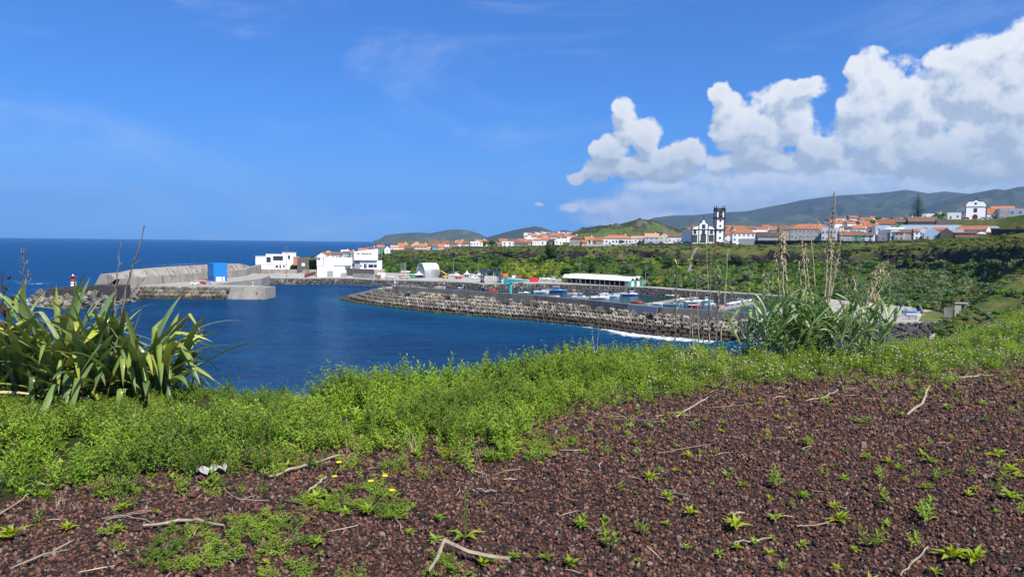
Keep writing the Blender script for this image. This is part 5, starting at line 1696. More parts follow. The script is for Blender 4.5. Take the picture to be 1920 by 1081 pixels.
bx(e, 'canopy', M_grey, -12 * k2, 20 * k2, -2.4, 0, 7.0, 7.3)
bx(e, 'service_door', M_grey, 21 * k2, 28 * k2, -.05, .2, 5.0, 8.2)
p3 = py(686, 517, p.y + 15); rz = face_cam(p3) + R(-4); k3 = p3.y / F
e = empty('harbour_tower', (p3.x, p3.y, AZ), rz, 'white angular harbour office with a slanted top and a long slit window', 'building')
zb = 10.9
mb = MB()
x0, x1 = -21 * k3, 21.5 * k3
mb.poly([(x0, -1.5, zb), (x1, -1.5, zb), (x1, 9, zb), (x0, 9, zb), (x0, -1.5, zb + 5.7), (x1, -1.5, zb + 7.8), (x1, 9, zb + 7.8), (x0, 9, zb + 5.7)], [(3, 2, 1, 0), (4, 5, 6, 7), (0, 1, 5, 4), (1, 2, 6, 5), (2, 3, 7, 6), (3, 0, 4, 7)])
mb.build('upper_storey', M_whiteclean, e)
for a, b in ((-17, -10.5), (-8.5, 5), (5.8, 11)): bx(e, 'slit_window', M_glass, a * k3, b * k3, -1.54, -1.3, zb + 4.1, zb + 4.8)
bx(e, 'stair_core', WA['grey'], -21 * k3, -11 * k3, .4, 8, 0, zb)
bx(e, 'lower_storey', M_whiteclean, -11 * k3, 29 * k3, 0, 9, 4.4, 10.4)
bx(e, 'soffit', M_grey, -20 * k3, 21 * k3, -1.2, 8, zb - .35, zb - .01)
bx(e, 'plinth', WA['tan'], -11 * k3, 34 * k3, -.6, 9.4, 0, 4.4)
for a, b, z0, z1 in ((5, 20, 5.8, 7.9), (-3.5, 1.5, 5.4, 8.2), (-10, -8, 6.2, 7.8)):
    mb = MB(); mb.m = 0; mb.box(a * k3 - .12, b * k3 + .12, -.06, .1, z0 - .12, z1 + .12); mb.m = 1; mb.box(a * k3, b * k3, -.1, .1, z0, z1); mb.m = 0; mb.box((a * .45 + b * .55) * k3, (a * .3 + b * .7) * k3, -.14, .1, z0, z1)
    mb.build('window', [M_grey, M_glass], e)
A, B = pz(646, 516.5, AZ), pz(701, 518.5, AZ)
e = empty('yard_wall', A, 0, 'long dark stone yard wall in front of the harbour office', 'wall')
mb = MB(); d = B - A; wall_path(mb, [Vector((0, 0, 0)), d * .5, d], .5, -.5, 5.0, 1); mb.build('wall', WA['stone'], e)
A, B = pz(662, 520, AZ), pz(700, 522, AZ)
e = empty('yard_wall', A, 0, 'low pale concrete wall in front of the dark yard wall', 'wall')
mb = MB(); d = B - A; wall_path(mb, [Vector((0, 0, 0)), d], .5, -.5, 2.8, 1); mb.build('wall', M_conc, e)
p, rz = site(714, 520); e = empty('shed', p, rz, 'small white cube shed right of the harbour office wall', 'shed')
bx(e, 'wall', M_white, -2.2, 2.8, 0, 3, 0, 3.4); bx(e, 'roof', M_grey, -2.4, 3, -.2, 3.2, 3.4, 3.55); bx(e, 'door', M_grey, -.4, .5, -.05, .1, 0, 2.1)
p, rz = site(645, 518.6); e = empty('container', p, rz, 'small pale grey container against the right side of the fish hall', 'container')
bx(e, 'body', M_steel, -1.6, 1.6, 0, 2.5, 0.1, 2.6); bx(e, 'door', M_grey, -.2, 1.4, -.05, .1, .2, 2.4)
p, rz = site(708, 523.5); e = empty('sluice_gate', p, rz, 'dark upright gate frame on the quay edge right of the sheds', 'gate')
bx(e, 'post', M_rust, -1.6, -1.3, 0, .3, 0, 3); bx(e, 'post', M_rust, 1.3, 1.6, 0, .3, 0, 3); bx(e, 'panel', M_wood, -1.3, 1.3, .1, .2, .2, 2.9)

# long low white sheds on the sea side
p = py(509, 502, 545); rz = face_cam(p); k = p.y / F
e = empty('cannery', p, rz, 'long low white sheds stepped along the sea, left of the inner quay', 'building')
for x0, x1, y0, z0, z1, m in ((-27.5, 27.5, -4, -3, 2.8, M_white), (-28, -10, 2, -2, 8.6, M_white), (-10, 22, 6, -2, 10.2, M_white), (20, 45, 9, -2, 11.5, M_white)):
    bx(e, 'wall', m, x0 * k, x1 * k, y0, y0 + 9, z0, z1); bx(e, 'roof', RF['white'], x0 * k - .2, x1 * k + .2, y0 - .3, y0 + 9.2, z1, z1 + .25)
for a, b, y, z0, z1 in ((-9, -1, 5.96, 4, 8.2), (3, 21, 5.96, 5.4, 9.0), (7, 12, -4.04, .3, 2.0), (14, 17, -4.04, -.2, 2.2), (20, 24, -4.04, .6, 1.9), (30, 34, 8.96, 6.5, 9.5)):
    bx(e, 'window', M_glass, a * k, b * k, y, y + .1, z0, z1)
p = py(568.5, 504, 512); k = p.y / F
e = empty('basalt_house', p, face_cam(p), 'dark basalt ruin with one white window, left of the fish hall', 'building')
mb = MB(); mb.prism_y([(-10.5 * k, -2), (10.5 * k, -2), (10.5 * k, 7.2), (-10.5 * k, 8)], 0, 9); mb.build('wall', WA['stone'], e)
bx(e, 'window', M_whiteclean, -2.6 * k, 3 * k, -.06, .1, 2.2, 4.2)
p = py(555, 487, 530); e = empty('hut', p, face_cam(p), 'tiny terracotta hut left above the basalt ruin', 'hut')
bx(e, 'wall', WA['brick'], -2, 2.4, 0, 4, -4, 2.2); bx(e, 'roof', RF['white'], -2.2, 2.6, -.2, 4.2, 2.2, 2.4)
A, B = pz(455, 512, AZ), pz(594, 513, AZ)
e = empty('terrace_wall', A, 0, 'long pale concrete wall at the back of the empty left quay', 'wall')
mb = MB(); d = B - A; wall_path(mb, [Vector((0, 0, 0)), d], .6, -.5, 3.0, 1); mb.build('wall', M_conc_w, e)
# slip with timber jetty left
A, B = pz(548, 531, .9), pz(586, 522.5, 2.6)
e = empty('timber_jetty', A, 0, 'short dark stone jetty running out from the inner quay', 'jetty')
d = B - A; n = Vector((-d.y, d.x, 0)).normalized() * 6
mb = MB(); mb.poly([(0, 0, 0), tuple(d), tuple(d + n), tuple(n), (0, 0, -2.5), (d.x, d.y, -2.5), (d.x + n.x, d.y + n.y, -2.5), (n.x, n.y, -2.5)], [(0, 1, 2, 3), (0, 4, 5, 1), (3, 2, 6, 7), (0, 3, 7, 4), (1, 5, 6, 2)]); mb.build('deck', M_conc_d, e)
for i in range(5):
    q_ = d * (i / 4.5); bx(e, 'pile', M_wood, q_.x - .3, q_.x + .3, q_.y - .6, q_.y, -3, q_.z + .6)
A, B = pz(572, 520.5, AZ), pz(592, 515, AZ)
e = empty('rusty_wall', A, 0, 'rust brown wall beside the slip left of the fish hall', 'wall')
mb = MB(); d = B - A; wall_path(mb, [Vector((0, 0, 0)), d], .4, -.5, 2.3, 1); mb.build('wall', M_rust, e)

# arched boat hangar
p = pz(803, 520, AZ)
e = empty('boat_hangar', p, face_cam(p) + R(38), 'tall arched boat hangar with a white vaulted roof and dark open end', 'hangar')
mb = MB(); mb.smooth = True; n = 18; L = 13.0; wv = 4.6; hv = 9.8
a = [(-math.cos(math.pi * i / n) * wv, math.sin(math.pi * i / n) ** .8 * hv) for i in range(n + 1)]


def vault(i0, i1, mat, name, r_=1.0):
    mb = MB(); mb.smooth = True
    P_ = []
    for x, z in a[i0:i1 + 1]:
        P_ += [(-L / 2, x * r_, z * r_), (L / 2, x * r_, z * r_), (-L / 2, x * r_ * .97, z * r_ * .98), (L / 2, x * r_ * .97, z * r_ * .98)]
    f = []
    for i in range(i1 - i0):
        b = i * 4
        f += [(b, b + 1, b + 5, b + 4), (b + 2, b + 6, b + 7, b + 3), (b + 1, b + 3, b + 7, b + 5), (b, b + 4, b + 6, b + 2)]
    mb.poly(P_, f); return mb.build(name, mat, e)


vault(3, n - 3, M_whiteclean, 'roof'); vault(0, 3, M_lblue if 0 else M_steel, 'side_wall'); vault(n - 3, n, M_steel, 'side_wall')
mb = MB(); mb.poly([(-L / 2 + .3, x * .96, z * .97) for x, z in a], [tuple(range(n + 1))]); mb.build('end_wall', M_grey, e)
for i in range(5):
    xx = -L / 2 + L * (i + .02) / 4.1
    mb = MB(); mb.tube([(xx, x * 1.012, z * 1.012) for x, z in a], .12, 4); mb.build('rib', M_steel, e)


# ------------------------------------------------------------------ boats
def hull_mb(L, B, D, mb, sheer=.35, transom=.75):
    ns = 11; st = []
    for i in range(ns):
        t = i / (ns - 1)                                             # 0 stern .. 1 bow
        b = B / 2 * (transom + (1 - transom) * min(1, t * 3)) * (1 - max(0, (t - .45) / .55) ** 2.2)
        z = D + sheer * max(0, t - .25) ** 1.6 + .08 * (1 - t)
        x = -L / 2 + L * t + (0.06 * L if i == ns - 1 else 0)
        kz = -.35 + .35 * max(0, t - .8) * 3
        st.append([(x, -b, z), (x - .02 * L * t, -b * .86, z * .45), (x - .05 * L * t, -b * .45, kz * .6), (x - .06 * L * t, 0, kz), (x - .05 * L * t, b * .45, kz * .6), (x - .02 * L * t, b * .86, z * .45), (x, b, z)])
    P_ = [q_ for s_ in st for q_ in s_]
    f = [(i * 7 + j, (i + 1) * 7 + j, (i + 1) * 7 + j + 1, i * 7 + j + 1) for i in range(ns - 1) for j in range(6)] + [(0, 1, 2, 3, 4, 5, 6)]
    mb.poly(P_, f)
    return st


def boat(loc, rz, L, hullm, deckm, kind, label, cabm=None, stripe=None, group=None, name='boat', cat='boat', cradle=False):
    e = empty(name, loc, rz, label, cat, group)
    B = L * (.34 if L < 7 else .30); D = .55 + L * .045
    mb = MB(); st = hull_mb(L, B, D, mb); mb.build('hull', hullm, e)
    mb = MB()
    P_ = []
    for s_ in st: P_ += [(s_[0][0], s_[0][1] * .93, s_[0][2] - .14), (s_[6][0], s_[6][1] * .93, s_[6][2] - .14)]
    mb.poly(P_, [(i * 2, i * 2 + 2, i * 2 + 3, i * 2 + 1) for i in range(len(st) - 1)]); mb.build('deck', deckm, e)
    mb = MB()
    for sd_ in (0, 6): mb.tube([Vector(s_[sd_]) + Vector((0, 0, .02)) for s_ in st], .07, 4)
    g = mb.build('gunwale', stripe or deckm, e); g['kind'] = 'stuff'
    cabm = cabm or M_whiteclean
    if kind in ('cabin', 'fisher'):
        cl, cb, chh = (L * .30, B * .62, 1.5) if kind == 'cabin' else (L * .27, B * .66, 2.0)
        x0 = L * .02 if kind == 'cabin' else -L * .2
        mb = MB(); mb.box(x0, x0 + cl, -cb / 2, cb / 2, D - .12, D + chh, (.18, .08)); c_ = mb.build('cabin', cabm, e)
        mb = MB(); mb.box(x0 + .1, x0 + cl - .1, -cb / 2 - .0, cb / 2 + .0, D + chh * .58, D + chh * .86, (.0, .03)); mb.build('cabin_window', M_glass, c_)
        mb = MB(); mb.box(x0 - .1, x0 + cl + .05, -cb / 2 - .05, cb / 2 + .05, D + chh, D + chh + .1); mb.build('cabin_roof', M_whiteclean, c_)
        mb = MB(); mb.box(x0 + cl + .02, x0 + cl + L * .2, -B * .25, B * .25, D - .1, D + .35, (.15, .12)); mb.build('foredeck', deckm, e)
        mb = MB(); mb.tube([(x0 + .3, 0, D + chh), (x0 + .3, 0, D + chh + L * .28)], .05, 5); mb.build('mast', M_steel, e)
        if kind == 'fisher':
            mb = MB(); mb.tube([(x0 - .2, -cb * .4, D), (x0 - .8, -cb * .4, D + 2.4), (x0 - .8, cb * .4, D + 2.4), (x0 - .2, cb * .4, D)], .07, 5); mb.build('gallows', M_steel, e)
    elif kind == 'motor':
        mb = MB(); mb.box(-L * .05, L * .33, -B * .34, B * .34, D - .1, D + .55, (.35, .16)); mb.build('coach_roof', deckm, e)
        mb = MB(); mb.poly([(-L * .02, -B * .3, D + .5), (L * .06, -B * .26, D + .5), (-L * .05, -B * .26, D + 1.05), (-L * .02, B * .3, D + .5), (L * .06, B * .26, D + .5), (-L * .05, B * .26, D + 1.05)], [(0, 1, 2), (3, 5, 4), (1, 4, 5, 2), (0, 2, 5, 3)]); mb.build('windscreen', M_glass, e)
        mb = MB(); mb.box(-L * .5 - .35, -L * .5 + .05, -.2, .2, .1, D + .5); mb.build('outboard', M_dark, e)
    elif kind == 'sail':
        mb = MB(); mb.box(-L * .05, L * .28, -B * .3, B * .3, D - .1, D + .4, (.25, .12)); mb.build('coach_roof', deckm, e)
        mb = MB(); mb.tube([(L * .1, 0, D), (L * .1, 0, D + L * 1.15)], .06, 5); mb.build('mast', M_steel, e)
        mb = MB(); mb.tube([(L * .1, 0, D + 1.0), (-L * .35, 0, D + 1.05)], .09, 5); mb.build('boom', cabm, e)
    else:                                                            # open boat with thwarts
        for xx in (-.25, .02, .25):
            mb = MB(); mb.box(L * xx - .12, L * xx + .12, -B * .4, B * .4, D - .16, D - .08); mb.build('thwart', M_wood, e)
        mb = MB(); mb.box(-L * .5 - .25, -L * .5 + .02, -.14, .14, .1, D + .35); mb.build('outboard', M_dark, e)
    if cradle:
        for xx in (-.28, .2):
            mb = MB(); mb.box(L * xx - .12, L * xx + .12, -B * .42, B * .42, -1.0, -.22); mb.build('cradle', M_wood, e)
    return e


MR = [(924, 547.5, 11, 20, M_red, M_red, 'open', None, 'small bright red boat left of the teal crane'),
      (982, 551.5, 17, 12, M_green, M_white, 'motor', None, 'green hulled boat with white deck just right of the teal crane column'),
      (1014, 549, 21, 24, M_white, M_lblue, 'motor', None, 'white speedboat with pale blue deck left of the blue fishing boat'),
      (1045, 547, 25, 8, M_blue, M_lblue, 'fisher', M_blue, 'largest blue fishing boat with a tall blue wheelhouse'),
      (1064, 543, 13, 30, M_white, M_white, 'cabin', None, 'white cabin boat just right of the blue fishing boat'),
      (1084, 540, 13, 25, M_white, M_white, 'cabin', None, 'white cabin boat at the far end of the first jetty'),
      (1039, 557, 12, -8, M_white, M_orange, 'open', None, 'white dinghy with an orange inside near the parapet'),
      (1073, 552, 14, 15, M_white, M_orange, 'cabin', M_orange, 'white boat with an orange canopy beside the parapet'),
      (1084, 559, 18, 28, M_lblue, M_white, 'cabin', M_blue, 'pale blue boat with a small blue cabin beside the parapet'),
      (1124, 560, 25, 20, M_white, M_white, 'motor', M_blue, 'largest white motorboat on the second jetty, nearest the wall'),
      (1149, 556.5, 17, 28, M_white, M_lblue, 'motor', None, 'white motorboat in the middle of the second jetty'),
      (1143, 548, 14, 12, M_white, M_white, 'cabin', None, 'white cabin boat on the far side of the second jetty'),
      (1180, 554, 21, 14, M_blue, M_whiteclean, 'cabin', None, 'blue hulled boat with white cabin towards the far end of the second jetty'),
      (1207, 550, 12, 15, M_yellow, M_orange, 'open', None, 'ochre boat between the blue one and the high white cabin boat'),
      (1221, 551.5, 20, 12, M_whiteclean, M_whiteclean, 'fisher', None, 'high white cabin boat at the far end of the second jetty'),
      (1193, 568, 9, -4, M_orange, M_red, 'open', None, 'small orange dinghy floating alone near the paler wall'),
      (1260, 557, 17, -12, M_yellow, M_white, 'motor', None, 'white boat with a yellow edge left of the dark reed stalk'),
      (1234, 571.5, 13, 6, M_white, M_white, 'open', None, 'white tender by the parapet left of the third jetty'),
      (1261, 573, 26, 10, M_lblue, M_grey, 'cabin', M_lblue, 'pale teal boat behind the dark reed stalk'),
      (1299, 568, 21, 32, M_white, M_white, 'cabin', None, 'white cabin boat on the third jetty, nearest the wall'),
      (1297, 557, 20, 8, M_white, M_lblue, 'motor', None, 'white motorboat on the far side of the third jetty'),
      (1317, 552, 12, 4, M_white, M_yellow, 'cabin', WA['cream'], 'cream cabined boat at the far end of the third jetty'),
      (1321, 566, 14, 24, M_lblue, M_white, 'cabin', None, 'pale blue boat between the third and the fourth jetty'),
      (1343, 561, 14, 24, M_white, M_white, 'motor', None, 'white motorboat beside the second dark reed stalk'),
      (1348, 576, 15, 10, M_white, M_red, 'motor', None, 'white boat with red deck by the fourth jetty near the wall'),
      (1301, 575, 8, 4, M_red, M_white, 'open', None, 'little red and white rowing boat by the parapet'),
      (1372, 571.5, 12, 62, M_whiteclean, M_white, 'sail', M_blue, 'white sailing boat, first of the row on the fourth jetty'),
      (1383, 569.5, 12, 62, M_whiteclean, M_white, 'cabin', None, 'white cabin boat, second of the row on the fourth jetty'),
      (1393, 568, 12, 62, M_whiteclean, M_lblue, 'sail', M_white, 'white sailing boat, third of the row on the fourth jetty'),
      (1403, 566.5, 13, 60, M_whiteclean, M_white, 'motor', None, 'white motorboat at the end of the row by the tall reeds'),
      (867, 541.5, 12, 12, M_lblue, M_white, 'cabin', None, 'pale blue and white boat beside the ramp left of the travel lift'),
      (885, 540.5, 13, 25, M_white, M_blue, 'cabin', None, 'white boat with dark blue deck beside the ramp'),
      (1010, 538, 11, 20, M_red, M_orange, 'open', None, 'orange red boat at the far bank of the marina'),
      (1052, 541, 8, 20, M_white, M_lblue, 'cabin', None, 'little white boat behind the big blue one'), (1098, 545, 10, 200, M_whiteclean, M_white, 'motor', None, 'white motorboat lying between the first and second jetty'),
      (1132, 553, 12, 25, M_whiteclean, M_white, 'sail', M_blue, 'white sailing boat halfway along the second jetty'), (1165, 546, 11, 15, M_white, M_white, 'cabin', None, 'white cabin boat behind the middle of the second jetty'),
      (1236, 549, 10, 190, M_whiteclean, M_lblue, 'cabin', None, 'white boat moored under the road right of the high cabin boat'), (1274, 563, 12, 30, M_whiteclean, M_white, 'motor', None, 'white motorboat on the near half of the third jetty'),
      (1284, 549, 10, 10, M_white, M_white, 'cabin', None, 'white cabin boat by the far bank left of the third jetty end'), (1329, 559, 11, 30, M_whiteclean, M_white, 'sail', M_white, 'white sailing boat right of the third jetty end'),
      (1360, 556, 11, 10, M_white, M_blue, 'cabin', None, 'white boat with blue deck by the far bank behind the bare canes'), (1379, 560, 10, 15, M_whiteclean, M_white, 'motor', None, 'white motorboat at the far bank left of the reed clump'),
      (1331, 573, 12, 20, M_whiteclean, M_lblue, 'cabin', None, 'white boat with pale blue deck left of the fourth jetty'), (1412, 563, 11, 60, M_whiteclean, M_white, 'cabin', None, 'last white cabin boat of the row, at the reeds'),
      (1022, 536.5, 9, 15, M_white, M_white, 'motor', None, 'white motorboat at the quay wall left of the long shed'), (960, 541, 9, 10, M_white, M_orange, 'open', None, 'white open boat just behind the teal crane'),
      (995, 541, 10, 20, M_white, M_orange, 'cabin', None, 'white boat with an orange deck on the first jetty')]
for u, v, wpx, rzd, hm, dk, kd, cm, lb in MR:
    p = pz(u, v, 0.0)
    L = max(5.0, 1.36 * wpx * p.y / F / max(.55, math.cos(R(rzd))))
    boat((p.x, p.y, 0.02), face_cam(p) + R(rzd), L, hm, dk, kd, lb, cm, None, 'boats moored in the marina')
for u, v, L, rzd, hm, dk, kd, lb in ((730, 523.5, 7.5, 175, M_whiteclean, M_lblue, 'open', 'white and pale blue boat propped on the quay left of the red keeled one'), (757, 523, 8.5, 170, M_white, M_red, 'motor', 'white boat with red deck propped on the quay'),
                                     (860, 523.5, 4.6, 10, M_red, M_red, 'open', 'red hull lying on the quay right of the hangar'), (852, 519, 7, 20, M_white, M_white, 'cabin', 'white boat on the hard behind the red hull'),
                                     (880, 518.5, 7.5, 160, M_whiteclean, M_white, 'motor', 'white boat on the hard left of the travel lift'), (895, 519.5, 6.5, 20, M_white, M_lblue, 'cabin', 'white boat on the hard just left of the travel lift'),
                                     (900, 521, 6, 160, M_grey, M_white, 'open', 'grey boat on the hard behind the travel lift'), (1025, 527, 6, 10, M_white, M_white, 'motor', 'white boat on the quay left of the long shed'),
                                     (1042, 529, 7, 170, M_whiteclean, M_lblue, 'cabin', 'white boat on the quay beside the long shed'), (945, 524, 6.5, 20, M_grey, M_navy, 'open', 'dark hull on the quay right of the travel lift'),
                                     (1708, 592.5, 5.2, 8, M_lblue, M_blue, 'open', 'pale blue dinghy ashore at the foot of the slip, right'), (1712, 598.5, 4.2, 0, M_whiteclean, M_white, 'open', 'white dinghy ashore nearest the black boulders, right'),
                                     (700, 508, 6, 170, M_whiteclean, M_white, 'open', 'white hull stored behind the quay boats'), (760, 512.5, 7, 10, M_white, M_grey, 'motor', 'pale boat stored behind the red decked one')):
    p = pz(u, v, AZ)
    boat((p.x, p.y, AZ + .9), face_cam(p) + R(rzd), L, hm, dk, kd, lb, None, None, 'boats hauled out on the quay', cradle=True)

# ------------------------------------------------------------------ jetties of the marina
for i, (a, b, w_) in enumerate((((1008, 544.5), (1092, 535.8), 2.6), ((1090, 558.5), (1212, 543), 2.6), ((1214, 569.5), (1330, 553.5), 2.6), ((1352, 579.5), (1425, 565), 2.6), ((826, 539), (878, 531.5), 5.0))):
    A, B = pz(*a, .75), pz(*b, .75)
    e = empty('jetty', A, 0, ('first concrete jetty of the marina from the left, behind the teal crane', 'second concrete jetty, the one with the white motorboats', 'third concrete jetty, crossed by the dark reed stalk', 'fourth concrete jetty at the reeds with a row of white boats', 'sloping concrete ramp left of the travel lift')[i], 'jetty', 'jetties of the marina')
    d = B - A; n = Vector((-d.y, d.x, 0)).normalized() * w_
    mb = MB(); zz = 1.8 if i == 4 else 0
    mb.poly([(0, 0, 0), (d.x, d.y, zz), (d.x + n.x, d.y + n.y, zz), (n.x, n.y, 0), (0, 0, -1.6), (d.x, d.y, -1.6), (d.x + n.x, d.y + n.y, -1.6), (n.x, n.y, -1.6)], [(0, 1, 2, 3), (4, 5, 1, 0), (3, 2, 6, 7), (0, 3, 7, 4), (1, 5, 6, 2)]); mb.build('deck', M_conc_w, e)
    for j in range(6):
        q_ = d * ((j + .3) / 6)
        mb = MB(); mb.lathe([(.16, 0), (.13, .45), (.22, .5), (.2, .6)], 8, (q_.x + n.x * .9, q_.y + n.y * .9)); mb.build('bollard', M_dark, e)

# ------------------------------------------------------------------ machines and furniture of the quay
p = pz(922, 530.3, AZ); k = p.y / F
e = empty('travel_lift', p, face_cam(p) + R(12), 'dark blue travelling boat hoist standing over the dock', 'boat hoist')
wl_, hl, dl = 10.2, 6.6, 6.5
for x in (-wl_ / 2, wl_ / 2):
    for y in (0, dl):
        bx(e, 'leg', M_navy, x - .3, x + .3, y - .3, y + .3, .8, hl)
        mb = MB(); mb.smooth = True
        mb.prism_y([(x + .65 * math.cos(2 * math.pi * t / 14), .65 + .65 * math.sin(2 * math.pi * t / 14)) for t in range(14)], y - .75, y - .36); mb.build('wheel', M_tyre, e)
    bx(e, 'side_beam', M_navy, x - .25, x + .25, .31, dl - .31, hl - .7, hl - .05); bx(e, 'lower_beam', M_navy, x - .2, x + .2, .31, dl - .31, 1.2, 1.8)
bx(e, 'top_beam', M_navy, -wl_ / 2 - .3, wl_ / 2 + .3, dl - .3, dl + .3, hl, hl + .7); bx(e, 'top_beam', M_navy, -wl_ / 2 + .31, wl_ / 2 - .31, -.25, .25, hl - .5, hl)
bx(e, 'engine_box', M_lblue, wl_ / 2 - 1.2, wl_ / 2 - .31, 1.2, 3.4, 1.0, 2.6)
for x in (-2.2, 2.2):
    mb = MB(); mb.tube([(x, .4, hl - .3), (x, 1.5, 2.4), (x, 3.2, 1.6), (x, 5, 2.4), (x, dl - .4, hl - .3)], .09, 5); mb.build('sling', M_white, e)

p = py(957.5, 553, 292); p.z = 4.6
e = empty('jib_crane', p, face_cam(p), 'teal jib crane with a long flat arm standing on the breakwater', 'crane')
mb = MB(); mb.smooth = True; mb.lathe([(.75, 0), (.75, .3), (.5, .35), (.45, 6.4)], 14); mb.build('column', M_teal, e)
mb = MB(); mb.box(-.75, .75, -.7, .7, 6.4, 7.4); mb.build('turntable', M_teal, e)
mb = MB(); mb.prism_y([(-2.6, 6.5), (-.7, 6.7), (7.0, 7.35), (7.0, 7.65), (-2.6, 8.3)], -.45, .45); mb.build('arm', M_teal, e)
bx(e, 'counterweight', M_teal, -2.9, -1.5, -.7, .7, 5.9, 8.1)
mb = MB(); mb.prism_y([(3.2, 6.3), (5.0, 6.4), (5.4, 6.85), (2.8, 6.7)], -.3, .3); mb.build('hoist', M_dark, e)
mb = MB(); mb.tube([(4.2, 0, 6.3), (4.2, 0, 5.0)], .04, 4); mb.build('cable', M_dark, e)

p = pz(836, 522, AZ)
e = empty('mobile_crane', p, face_cam(p), 'yellow orange mobile crane with its arm raised in the hangar mouth', 'crane')
bx(e, 'chassis', M_yellow, -2.2, 1.6, 0, 2, .7, 1.7); bx(e, 'cab', M_yellow, .1, 1.7, .1, 1.9, 1.7, 2.9); bx(e, 'cab_window', M_glass, .25, 1.5, .06, .2, 2.0, 2.7)
mb = MB(); mb.tube([(.6, 1, 2.6), (-2.5, 1.2, 4.6), (-6.6, 1.6, 6.2)], [.34, .26, .18], 6); mb.build('arm', M_yellow, e)
for x in (-1.6, 1.0):
    mb = MB(); mb.prism_y([(x + .55 * math.cos(2 * math.pi * t / 12), .55 + .55 * math.sin(2 * math.pi * t / 12)) for t in range(12)], -.25, .1); mb.build('wheel', M_tyre, e)

for u, v, w_, lb in ((785.5, 521, 6.4, 'white pyramid tent left of the arched hangar'), (875.5, 519.5, 4.2, 'white pyramid tent right of the yellow crane')):
    p = pz(u, v, AZ)
    e = empty('tent', p, face_cam(p), lb, 'tent', 'white tents')
    h = w_ / 2
    mb = MB(); mb.poly([(-h, 0, 2.1), (h, 0, 2.1), (h, w_, 2.1), (-h, w_, 2.1), (-h * .3, h * .7, 3.0), (h * .3, h * .7, 3.0), (h * .3, w_ - h * .7, 3.0), (-h * .3, w_ - h * .7, 3.0), (0, h, 4.6)], [(0, 1, 5, 4), (1, 2, 6, 5), (2, 3, 7, 6), (3, 0, 4, 7), (4, 5, 8), (5, 6, 8), (6, 7, 8), (7, 4, 8)]); mb.build('canopy', M_whiteclean, e)
    for sx in (-h + .1, h - .1):
        for sy in (.1, w_ - .1): bx(e, 'pole', M_steel, sx - .06, sx + .06, sy - .06, sy + .06, 0, 2.1)
    bx(e, 'side_sheet', M_whiteclean, -h + .2, h - .2, w_ - .2, w_ - .15, 0, 2.08)

# market shed: four white gables side by side on rows of posts
A, B, Cc = pz(1054, 529.5, AZ), pz(1182, 537, AZ), pz(1212, 531.5, AZ)
e = empty('market_shed', A, 0, 'very long open shed with a white zigzag roof behind the marina', 'shed')
dx = B - A; dyv = Cc - B
up_ = Vector((0, 0, 1))
for g_ in range(4):
    a0 = dyv * (g_ / 4); a1 = dyv * ((g_ + 1) / 4); am = (a0 + a1) / 2
    mb = MB()
    z0, z1 = up_ * 3.0, up_ * 4.9; th_ = up_ * .14
    P_ = [a0 + z0, dx + a0 + z0, dx + am + z1, am + z1, dx + a1 + z0, a1 + z0]
    mb.poly(P_ + [p_ + th_ for p_ in P_], [(6, 7, 8, 9), (9, 8, 10, 11), (0, 3, 2, 1), (3, 5, 4, 2), (0, 1, 7, 6), (4, 5, 11, 10), (1, 2, 8, 7), (2, 4, 10, 8), (3, 0, 6, 9), (5, 3, 9, 11)])
    mb.build('roof', RF['white'] if g_ else M_white, e)
for j in range(15):
    for g_ in range(5):
        q_ = dx * (j / 14.) * .985 + dyv * (g_ / 4.) * .98 + dx * .006 + dyv * .008
        if g_ in (0, 4) or j == 14:
            mb = MB(); mb.box(q_.x - .17, q_.x + .17, q_.y - .17, q_.y + .17, 0, 2.98); mb.build('post', M_conc_d, e)
mb = MB(); wall_path(mb, [dyv * .99 + dx * .01, dyv * .99 + dx * .5, dyv * .99 + dx * .9], .3, 0, 2.6, 1); mb.build('back_wall', WA['stone'], e)
for j in range(9):
    q_ = dx * (.03 + j * .1) + dyv * .35; s = rng.uniform(.6, 1.6)
    bx(e, 'stall', M_wood if j % 3 else M_dark, q_.x - s, q_.x + s, q_.y - 1, q_.y + 1, 0, rng.uniform(.8, 1.8))
# row of lock-ups with green and grey doors at its end
A = pz(1179, 537.2, AZ); d = pz(1215, 535.5, AZ) - A
e = empty('lock_up_row', A, math.atan2(d.y, d.x), 'row of small lock-ups with alternating green and white doors', 'shed')
Ld = d.length; n = 7
bx(e, 'wall', M_steel, 0, Ld, .3, 3, 0, 3.0); bx(e, 'roof', M_grey, -.1, Ld + .1, .1, 3.1, 3.0, 3.12)
for j in range(n): bx(e, 'door', M_green if j in (0, 2, 4) else (M_white if j < 5 else M_steel), Ld * (j + .08) / n, Ld * (j + .92) / n, .2, .4, 0.05, 2.75)
p = pz(1238, 536, AZ); e = empty('kiosk', p, face_cam(p), 'low kiosk with an orange roof right of the lock-ups', 'kiosk')
bx(e, 'wall', M_grey, -2, 2, 0, 3, 0, 2.3); bx(e, 'roof', M_orange, -2.6, 2.6, -.5, 3.4, 2.3, 2.55); bx(e, 'window', M_glass, -1.3, 1.2, -.05, .1, .9, 1.9)

